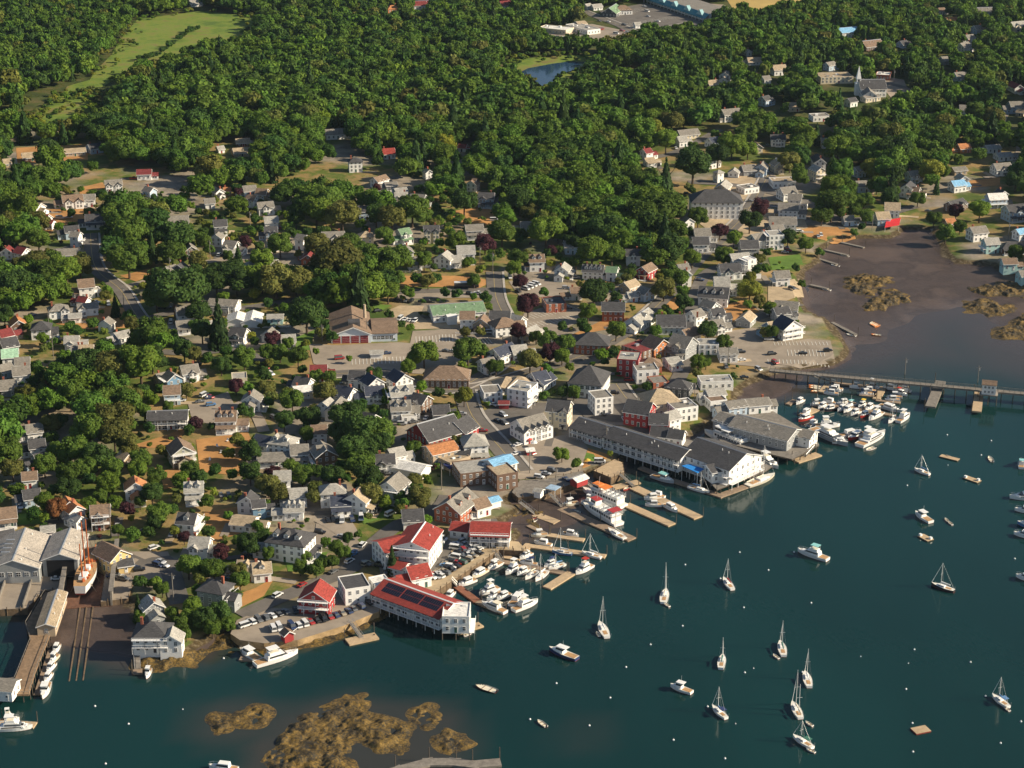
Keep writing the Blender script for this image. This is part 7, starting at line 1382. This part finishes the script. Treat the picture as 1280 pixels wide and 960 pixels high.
tr(2, 1, [(40, 40, 70), (90, 100, 50), (200, 70, 70), (170, 190, 80, 'b'), (230, 200, 50), (410, 60, 60), (470, 190, 90), (400, 290, 80), (500, 310, 60), (320, 350, 35), (590, 150, 60), (650, 110, 90), (770, 80, 100), (650, 240, 45, 'o'), (790, 280, 80, 'd'), (930, 120, 50), (820, 190, 60), (900, 330, 45), (1040, 190, 45, 'p'), (1190, 140, 60), (1240, 70, 50, 'p'), (1110, 230, 40), (1060, 320, 45), (30, 330, 50), (40, 210, 40), (10, 380, 40), (40, 450, 40, 'p'), (80, 560, 60, 'p'), (410, 500, 75, 'd'), (380, 600, 50), (590, 410, 30), (760, 480, 60, 'o'), (810, 415, 60), (850, 430, 40), (860, 550, 45), (520, 690, 50, 'b'), (980, 690, 50, 'd'), (1060, 750, 40), (1190, 490, 60, 'y'), (1190, 430, 35, 'y'), (1240, 540, 30), (30, 700, 45, 'p'), (180, 740, 50), (90, 840, 60, 'o'), (190, 800, 50, 'p'), (270, 750, 50), (250, 820, 40, 'b'), (120, 720, 35), (930, 850, 40, 'b'), (970, 850, 30), (1270, 700, 30), (560, 80, 60), (480, 60, 60), (330, 150, 60), (300, 240, 50), (730, 170, 70), (700, 40, 80)])
tr(3, 1, [(320, 60, 80), (430, 90, 40), (490, 120, 40), (480, 40, 50), (750, 30, 40), (1060, 90, 55, 'b'), (940, 95, 40, 'p'), (890, 200, 50), (960, 170, 35), (100, 225, 45, 'd'), (190, 260, 40), (260, 300, 25), (430, 195, 22), (470, 175, 20), (830, 130, 40), (1240, 300, 40), (10, 580, 35), (20, 700, 35), (140, 380, 22), (170, 460, 22), (380, 40, 60), (270, 110, 50)])
tr(0, 2, [(470, 100, 90), (560, 170, 100, 'o'), (350, 50, 80), (440, 230, 90), (570, 250, 80), (370, 330, 80), (480, 350, 80), (340, 440, 60), (340, 520, 60, 'd'), (430, 420, 60), (540, 490, 60), (600, 100, 60), (620, 200, 60), (30, 330, 80), (60, 420, 60), (0, 190, 45, 'y'), (85, 90, 45), (220, 400, 60), (700, 380, 60), (780, 460, 50), (690, 430, 50), (760, 540, 60), (790, 640, 60), (770, 700, 40), (950, 430, 50), (1000, 460, 40), (1250, 330, 60, 'd'), (1250, 440, 60), (700, 590, 30), (285, 620, 55, 'r'), (840, 110, 30), (930, 30, 40), (720, 140, 40), (1180, 10, 40, 'p'), (1240, 800, 60), (940, 910, 60), (1070, 930, 60), (1190, 940, 50), (920, 765, 30, 'p'), (1070, 540, 20, 'y'), (655, 670, 18, 'y'), (590, 730, 30), (1140, 660, 25), (870, 620, 20), (220, 590, 50), (560, 420, 60), (640, 300, 60), (650, 60, 60), (250, 200, 50), (280, 330, 50), (500, 560, 40), (250, 60, 50)])
tr(1, 2, [(450, 160, 80, 'd'), (520, 230, 100, 'd'), (600, 230, 80), (480, 330, 80, 'd'), (560, 480, 85, 'd'), (380, 460, 60), (650, 280, 45), (340, 30, 60), (180, 80, 60), (270, 160, 60), (140, 180, 50), (250, 250, 40), (50, 20, 50), (660, 50, 35), (640, 200, 28), (1040, 60, 48, 'y'), (230, 450, 55), (60, 500, 60, 'o'), (110, 540, 60, 'o'), (815, 560, 62, 'o'), (790, 480, 40), (720, 570, 40), (850, 680, 28, 'b'), (680, 870, 45, 'c'), (680, 830, 40, 'd'), (790, 320, 40), (30, 770, 35), (400, 820, 40), (460, 770, 30), (300, 920, 45), (440, 840, 35), (60, 850, 35), (510, 750, 22), (560, 660, 22), (350, 790, 28), (250, 860, 30), (380, 890, 35), (220, 910, 40), (430, 240, 70, 'd'), (540, 330, 70), (620, 300, 60), (570, 550, 60), (340, 900, 30)])
tr(2, 2, [(250, 40, 30), (310, 40, 35), (160, 60, 28), (250, 350, 35, 'b'), (320, 400, 28), (230, 340, 28), (490, 350, 16, 'y'), (515, 300, 20)])
tr(0, 3, [(690, 150, 42, 'c'), (700, 205, 34), (900, 240, 45), (960, 150, 50), (1020, 200, 60, 'd'), (1100, 180, 60, 'd'), (810, 60, 40), (860, 180, 30), (1200, 20, 50), (940, 200, 40), (1060, 255, 50), (1140, 240, 40), (780, 30, 30), (930, 290, 30), (1180, 100, 35)])
tr(2, 0, [(905, 820, 95, 'd'), (700, 650, 60, 'y'), (770, 700, 60), (905, 738, 32), (1100, 715, 70), (1030, 770, 60), (1180, 745, 45), (800, 600, 60), (700, 590, 50), (1200, 640, 60), (860, 600, 45), (770, 880, 60, 'c'), (650, 890, 80), (1150, 600, 50)])
tr(3, 0, [(820, 850, 60, 'y'), (520, 850, 60, 'y'), (545, 920, 45, 'b'), (110, 800, 55, 'o'), (170, 720, 55), (350, 740, 70, 'b'), (320, 930, 60, 'b'), (620, 920, 50, 'c'), (640, 750, 85, 'd'), (1030, 550, 45), (1060, 380, 60, 'b'), (1240, 900, 50), (1130, 590, 60)])
NEXP = len(TREES); GR = np.random.default_rng(5)
for k in range(26): t = k / 25; X, Y, Z = G(172 + t * 74 + GR.uniform(-2, 2), 76 - 33 * t + 5 * math.sin(t * 5) + GR.uniform(-1, 1)); R = float(GR.uniform(1.6, 3.4)); TREES.append((X, Y, Z, R, R * 1.8, 'd', False))
# dense woods sampled over the ground
Z1 = [(-420, -42), (1720, -42), (1720, 232), (1282, 240), (1240, 210), (1190, 232), (1150, 235), (1100, 262), (1040, 262), (1000, 242), (960, 225), (925, 195), (900, 178), (860, 182), (815, 195), (812, 232), (850, 262), (860, 300), (830, 330), (785, 322), (720, 296), (640, 280), (560, 250), (480, 205), (430, 192), (300, 238), (200, 205), (140, 205), (60, 235), (0, 245), (-420, 262)]
ZG = [Z1, [(0, 325), (95, 325), (112, 370), (60, 388), (0, 385)], [(-300, 240), (62, 240), (58, 310), (0, 318), (-300, 330)], [(135, 240), (195, 240), (245, 265), (240, 310), (190, 345), (150, 348), (130, 300)], [(185, 345), (250, 340), (330, 335), (330, 365), (240, 382), (190, 372)],
      [(240, 240), (500, 240), (505, 262), (450, 278), (400, 268), (330, 262), (260, 268)], [(325, 322), (440, 310), (500, 335), (500, 372), (420, 390), (320, 352)], [(75, 432), (205, 432), (205, 485), (162, 500), (167, 560), (152, 600), (85, 600), (92, 560), (70, 500)], [(-300, 480), (78, 490), (70, 545), (30, 585), (-300, 600)],
      [(1005, 250), (1105, 255), (1085, 285), (1010, 282)], [(-300, 330), (0, 330), (0, 480), (-300, 480)], [(1290, 240), (1700, 232), (1700, 380), (1330, 350)], [(425, 500), (478, 505), (490, 560), (480, 640), (440, 600), (420, 550)], [(640, 245), (850, 262), (855, 300), (830, 330), (780, 320), (700, 300)]]
cand = []
for yv in np.arange(560, 2440, 9.2):
    stp = 9.2; xs_ = np.arange(-720, 720, stp); xs_ = xs_ + GR.uniform(-3.4, 3.4, len(xs_)) + (stp / 2 if int(yv / 9.2) % 2 else 0); cand.append(np.stack([xs_, np.full(len(xs_), yv) + GR.uniform(-3.4, 3.4, len(xs_))], 1))
cand = [c[c[:, 1] < 1345] for c in cand]
for yv in np.arange(1345, 2440, 7.2):
    xs_ = np.arange(-720, 720, 7.2); xs_ = xs_ + GR.uniform(-2.6, 2.6, len(xs_)) + (3.6 if int(yv / 7.2) % 2 else 0); cand.append(np.stack([xs_, np.full(len(xs_), yv) + GR.uniform(-2.6, 2.6, len(xs_))], 1))
cand = np.concatenate(cand); cz = np.array([gz(*c) for c in cand]); cpx, cpy = projA(cand[:, 0], cand[:, 1], cz + 5)
ok = np.zeros(len(cand), bool)
for z_ in ZG: ok |= inpoly(cpx, cpy, z_)
ok &= (cpx > -260) & (cpx < 1540)
for poly in CLEAR: ok &= ~inpoly(cand[:, 0], cand[:, 1], poly) & ~((segdist(cand[:, 0], cand[:, 1], poly) < 2.5))
RQ = np.array(ROADQ)
NOTREE = [gp(p) for p in ([(642, 86), (744, 84), (732, 104), (704, 118), (678, 132), (654, 118)], [(28, 122), (125, 100), (165, 96), (150, 112), (118, 168), (30, 172)], [(800, 30), (890, 30), (880, 48), (800, 46)], [(680, 50), (790, 44), (780, 62), (690, 62)], [(1005, 108), (1140, 108), (1120, 140), (1075, 138), (1010, 122)], [(440, 205), (470, 205), (470, 235), (430, 232)])]
for poly in NOTREE: ok &= ~inpoly(cand[:, 0], cand[:, 1], poly)
for x, y, w in ROADQ: ok &= (cand[:, 0] - x) ** 2 + (cand[:, 1] - y) ** 2 > (w / 2 + 3) ** 2
HS_ = np.array([h[:8] for h in HOUSES])
EXPL = np.array([(t[0], t[1], t[3]) for t in TREES])
for x, y, r_ in EXPL: ok &= (cand[:, 0] - x) ** 2 + (cand[:, 1] - y) ** 2 > (r_ * .75 + 2.0) ** 2
idx = np.nonzero(ok)[0]
for i in idx:
    x, y = cand[i]; z = cz[i]; R = float(np.clip(GR.normal(6.2, 1.5), 3.2, 9.5)); k = GR.choice(list('gggddobyc'), p=[.26, .22, .16, .16, .06, .05, .0275, .0025, .06]); H = R * 1.7 + 2.5 + GR.uniform(-1, 2)
    if y > 1345: R *= .76; H = R * 1.75 + 2.5 + GR.uniform(-1, 2.5)
    if k == 'c': R *= .68; H = R * 4.0
    d = np.hypot(HS_[:, 0] - x, HS_[:, 1] - y)
    if np.any(d < HS_[:, 2] * .9 + R * .8): continue
    tx, ty = proj(x, y, z + H * .55); rp = R * pxm(ty)
    near = (HS_[:, 1] > y - 2) & (HS_[:, 1] < y + 70) & (np.abs(HS_[:, 3] - tx) < rp + HS_[:, 2] * pxm(ty) * .55) & (np.abs(HS_[:, 4] - ty) < H * .5 * pxm(ty) + 2)
    if near.any(): continue
    TREES.append((x, y, z, R, H, k, False))
# small garden trees and bushes between the houses
TOWN = [(-60, 240), (860, 240), (1010, 285), (1000, 400), (930, 470), (880, 480), (820, 500), (730, 515), (640, 545), (600, 590), (560, 615), (480, 655), (420, 690), (290, 760), (240, 800), (170, 790), (150, 690), (-60, 640)]
gx_, gy_ = np.meshgrid(np.arange(-330, 330, 5.5), np.arange(600, 1180, 5.5)); g2 = np.stack([gx_.ravel(), gy_.ravel()], 1); g2 = g2 + GR.uniform(-2.6, 2.6, g2.shape)
z2 = np.array([gz(*c) for c in g2]); p2x, p2y = projA(g2[:, 0], g2[:, 1], z2 + 1); ok2 = inpoly(p2x, p2y, TOWN) & (z2 > 2.2) & (GR.random(len(g2)) < np.where(p2x < 420, .62, .45))
for poly, (nm_, _, _) in zip(CLEAR, lots + [('pond', 0, 0)] + [('quay', 0, 0)] * 20):
    if nm_ not in ('dry_grass', 'lawn'): ok2 &= ~inpoly(g2[:, 0], g2[:, 1], poly)
    else: ok2 &= ~(inpoly(g2[:, 0], g2[:, 1], poly) & (GR.random(len(g2)) < .75))
for x, y, w in ROADQ: ok2 &= (g2[:, 0] - x) ** 2 + (g2[:, 1] - y) ** 2 > (w / 2 + 2.2) ** 2
for t in TREES: ok2 &= (g2[:, 0] - t[0]) ** 2 + (g2[:, 1] - t[1]) ** 2 > (t[3] * .8 + 1.5) ** 2
for i in np.nonzero(ok2)[0]:
    x, y = g2[i]; z = z2[i]; big = GR.random() < .45; R = float(GR.uniform(2.0, 3.6) if big else GR.uniform(.8, 1.7)); k = GR.choice(list('gddobyp'), p=[.26, .18, .17, .17, .12, .07, .03]); H = R * 1.8 + (1.2 if big else .1)
    d = np.hypot(HS_[:, 0] - x, HS_[:, 1] - y)
    if np.any(d < HS_[:, 6] * .95 + R * .7 + .6): continue
    tx, ty = proj(x, y, z + H * .55); rp = R * pxm(ty)
    if big and ((HS_[:, 1] > y - 2) & (HS_[:, 1] < y + 40) & (np.abs(HS_[:, 3] - tx) < rp + HS_[:, 2] * pxm(ty) * .5) & (np.abs(HS_[:, 4] - ty) < H * .5 * pxm(ty))).any(): continue
    TREES.append((x, y, z, R, H, k, False))
for poly, (nm_, _, m_) in zip(CLEAR, lots):
    if nm_ != 'marsh' or m_ is not M_MARSH: continue
    xs, ys = [p[0] for p in poly], [p[1] for p in poly]; q = np.stack([GR.uniform(min(xs), max(xs), 900), GR.uniform(min(ys) - 20, max(ys), 900)], 1); dd = segdist(q[:, 0], q[:, 1], poly)
    kk = (dd < GR.exponential(7, len(q))) & ~inpoly(q[:, 0], q[:, 1], pw)
    for x, y in q[kk][:150]: R = float(GR.uniform(1.0, 2.8)); TREES.append((x, y, gz(x, y), R, R * 1.7, str(GR.choice(list('gdoby'))), False))
SIZE = [(-(t[3] * pxm(proj(t[0], t[1], t[2])[1])) - (100 if i < NEXP else 0), i) for i, t in enumerate(TREES) if -6 < proj(t[0], t[1], t[2])[0] < 1286]
SIZE.sort(); IND = [i for _, i in SIZE[:302] if i < NEXP or True][:300]; INDS = set(IND)
for n_, i in enumerate(IND):
    x, y, z, R, H, k, _ = TREES[i]; r = random.Random(i * 7 + 1); con = k == 'c'
    small = R < 1.9
    nm = 'conifer' if con else 'shrub' if small else 'tree'; T_ = root(nm, x, y, z, r.uniform(0, 6.28))
    c = link('crown', r.choice(CONES if con else CROWNS), T_, (0, 0, H * .53), 0); c.scale = (R * r.uniform(.92, 1.08), R * r.uniform(.92, 1.08), H * .47); c.material_slots[0].link = 'OBJECT'; c.material_slots[0].material = LEAFM[k]
    t = link('trunk', r.choice(TRUNKS), T_); t.scale = (H, H, H)
    px, py = proj(x, y, z + H * .55)
    sz = 'big ' if R > 6.6 else 'small ' if R < 3.3 else ''
    kind = ('shrub' if small else 'conifer' if con else 'tree')
    reg(T_, f"{'' if small else sz}{'rounded ' if R > 4.5 and not con else ''}{TREEC[k][0]} {kind}", kind, px, py, 'trees among the houses' if not small else 'garden shrubs')
# the far wood: one mass
LOD = {'broad': [crown_arrays(300 + k, 340, 8, 'broad', CS2, .135) for k in range(6)], 'conifer': [crown_arrays(340 + k, 220, 0, 'conifer', CS2, .19) for k in range(2)]}
HI = {'broad': [crown_arrays(400 + k, 1300, 15, 'broad', CS2, .072) for k in range(5)], 'conifer': [crown_arrays(440 + k, 500, 0, 'conifer', CS2, .14) for k in range(2)]}
VV, FF, TT = [], [], []; off = 0
for i, (x, y, z, R, H, k, _) in enumerate(TREES):
    if i in INDS: continue
    lib = (HI if y < 1250 and R > 1.9 else LOD)['conifer' if k == 'c' else 'broad']; v, f, t = lib[GR.integers(len(lib))]; a = GR.uniform(0, 6.28); c, s = math.cos(a), math.sin(a)
    w = np.empty_like(v); w[:, 0] = x + R * (v[:, 0] * c - v[:, 1] * s); w[:, 1] = y + R * (v[:, 0] * s + v[:, 1] * c); w[:, 2] = z + H * .55 + v[:, 2] * H * .46
    col = np.array(TREEC[k][1]) * (1.0, 1.1, .95) * GR.uniform(.82, 1.2); col = col * np.array([GR.uniform(.88, 1.16), 1, GR.uniform(.8, 1.2)])
    VV.append(w); FF.append(f + off); TT.append(t[:, None] * col); off += len(v)
print('trees', len(TREES), 'explicit', NEXP, 'quads', sum(len(f) for f in FF))
fm = quads_mesh('forest', np.concatenate(VV), np.concatenate(FF), np.concatenate(TT)); fm.materials.append(leaf_material('forest_foliage', (1, 1, 1), False)); fo = link('forest', fm); fo['kind'] = 'stuff'; fo['label'] = 'dense mixed green woods spreading behind the town'
# ------------------------------------------------------------------ labels that single each thing out
for p, x, y in [('the fire station', 455, 415), ('the red hall', 550, 533), ('the green-roofed hall', 570, 388), ('the huge three-storey hall', 897, 248), ('the steepled church', 1085, 110), ('the pond', 695, 95), ('the strip mall', 850, 15), ('the footbridge house', 1237, 485), ('the red awning', 1118, 277), ('the blue-roofed shop', 625, 575), ('the red-roofed hotel', 505, 680), ('the red-roofed motel', 612, 668),
  ('the solar-roofed pier hotel', 530, 755), ('the dark-roofed inn', 365, 675), ('the cradled schooner', 107, 715), ('the boat sheds', 65, 685), ('the yellow yard building', 143, 697), ('the steep orange roof', 168, 612), ('the brick bank', 742, 428), ('the dark-roofed brick house', 770, 385), ('the long pier motel', 800, 545), ('the grey wharf restaurant', 950, 530), ('the cove-side restaurant', 985, 402), ('the kayak raft', 1093, 410), ('the weedy island', 1095, 365),
  ('the broad seaweed ledge', 440, 910), ('the coach', 583, 358), ('the marsh', 190, 50), ('the hay field', 970, 5), ('the house beside the bend', 107, 362), ('the mint-roofed house', 12, 440), ('the narrow white tower house', 440, 208), ('the twin-gabled cream house', 538, 290), ('the curved storage sheds', 300, 400), ('the balconied motel', 208, 522), ('the twin-chimney inn', 282, 522), ('the fishing pier', 45, 815), ('the boathouse on rocks', 195, 795), ('the tan raft', 1151, 912),
  ('the two-masted yacht', 995, 887), ('the sage-sided inn', 228, 565), ('the porched inn', 430, 615), ('the beige shop', 555, 567), ('the ticket shed', 358, 793), ('the red shop block', 800, 508), ('the upper marina', 1085, 520), ('the tour boats', 755, 630), ('the lower marina', 640, 735), ('the town square', 680, 575), ('the parking pier', 400, 770), ('the green cove lawn', 982, 328), ('the white plain hall', 582, 318), ('the shaded bend', 120, 320), ('the far east houses', 1240, 190), ('the east shore houses', 1225, 290),
  ('the blue pier awning', 866, 585), ('the black-hulled sloop', 1178, 733), ('the navy lobster yacht', 704, 817), ('the aqua-topped boat', 1016, 692), ('the navy-roofed houses', 500, 475), ('the west wood', 125, 500), ('the tidal flat', 640, 645), ('the stall-marked car park', 540, 424), ('the waterside lot', 1000, 442), ('the gabled shop row', 680, 525), ('the deep woods', 620, 150), ('the roadside garages', 918, 212)]: mark(p, x, y)
ORD = ['', 'second', 'third', 'fourth', 'fifth', 'sixth', 'seventh', 'eighth', 'ninth', 'tenth', 'eleventh', 'twelfth'] + [f'{k}th' for k in range(13, 90)]
auto = [t for t in THINGS if not t['label']]
cnt = {}
for t in auto: cnt[t['base']] = cnt.get(t['base'], 0) + 1
buckets = {}
for t in auto:
    best = min(LANDMARKS, key=lambda m: math.hypot(m[1] - t['px'], (m[2] - t['py']) * 1.2) if math.hypot(m[1] - t['px'], m[2] - t['py']) > 7 else 999)
    dx, dy = t['px'] - best[1], t['py'] - best[2]
    rel = ('right of' if dx > 0 else 'left of') if abs(dx) > 1.1 * abs(dy) else ('in front of' if dy > 0 else 'behind')
    if cnt[t['base']] == 1 and t['base'].count(' ') >= 4: t['label'] = t['base'] + (' near ' + best[0] if t['base'].count(' ') < 9 else '')
    else: buckets.setdefault((t['base'], rel, best[0]), []).append((math.hypot(dx, dy), t))
for (base, rel, lm_), L_ in buckets.items():
    L_.sort(key=lambda q: q[0])
    for k, (_, t) in enumerate(L_):
        t['label'] = f"{base} {rel} {lm_}" if len(L_) == 1 else f"{base}, {ORD[k] or 'first'} one {rel} {lm_}"
seen = {}
for t in THINGS:
    w = t['label'].split()
    t['label'] = ' '.join(w[:16]); seen.setdefault(t['label'], []).append(t); t['o']['label'] = t['label']
dup = {k: len(v) for k, v in seen.items() if len(v) > 1}
print('things', len(THINGS), 'duplicate labels', list(dup.items())[:8], 'objects', len(bpy.data.objects))
# ------------------------------------------------------------------ the air over the bay
hb = MB(); hb.box(-2600, 2600, -60, 4200, -7, CAMH + 25)
hm = bpy.data.materials.new('haze'); hn, hl = nodes_of(hm); hn.remove(hn['Principled BSDF'])
hv = hn.new('ShaderNodeVolumePrincipled'); hv.inputs['Color'].default_value = (.60, .78, 1.0, 1); hv.inputs['Density'].default_value = 0.000018; hv.inputs['Anisotropy'].default_value = .2
hl.new(hv.outputs[0], hn['Material Output'].inputs['Volume'])
ho = hb.build('haze', hm); ho['kind'] = 'stuff'; ho['label'] = 'thin summer haze over the far woods'
SC.cycles.volume_bounces = 0
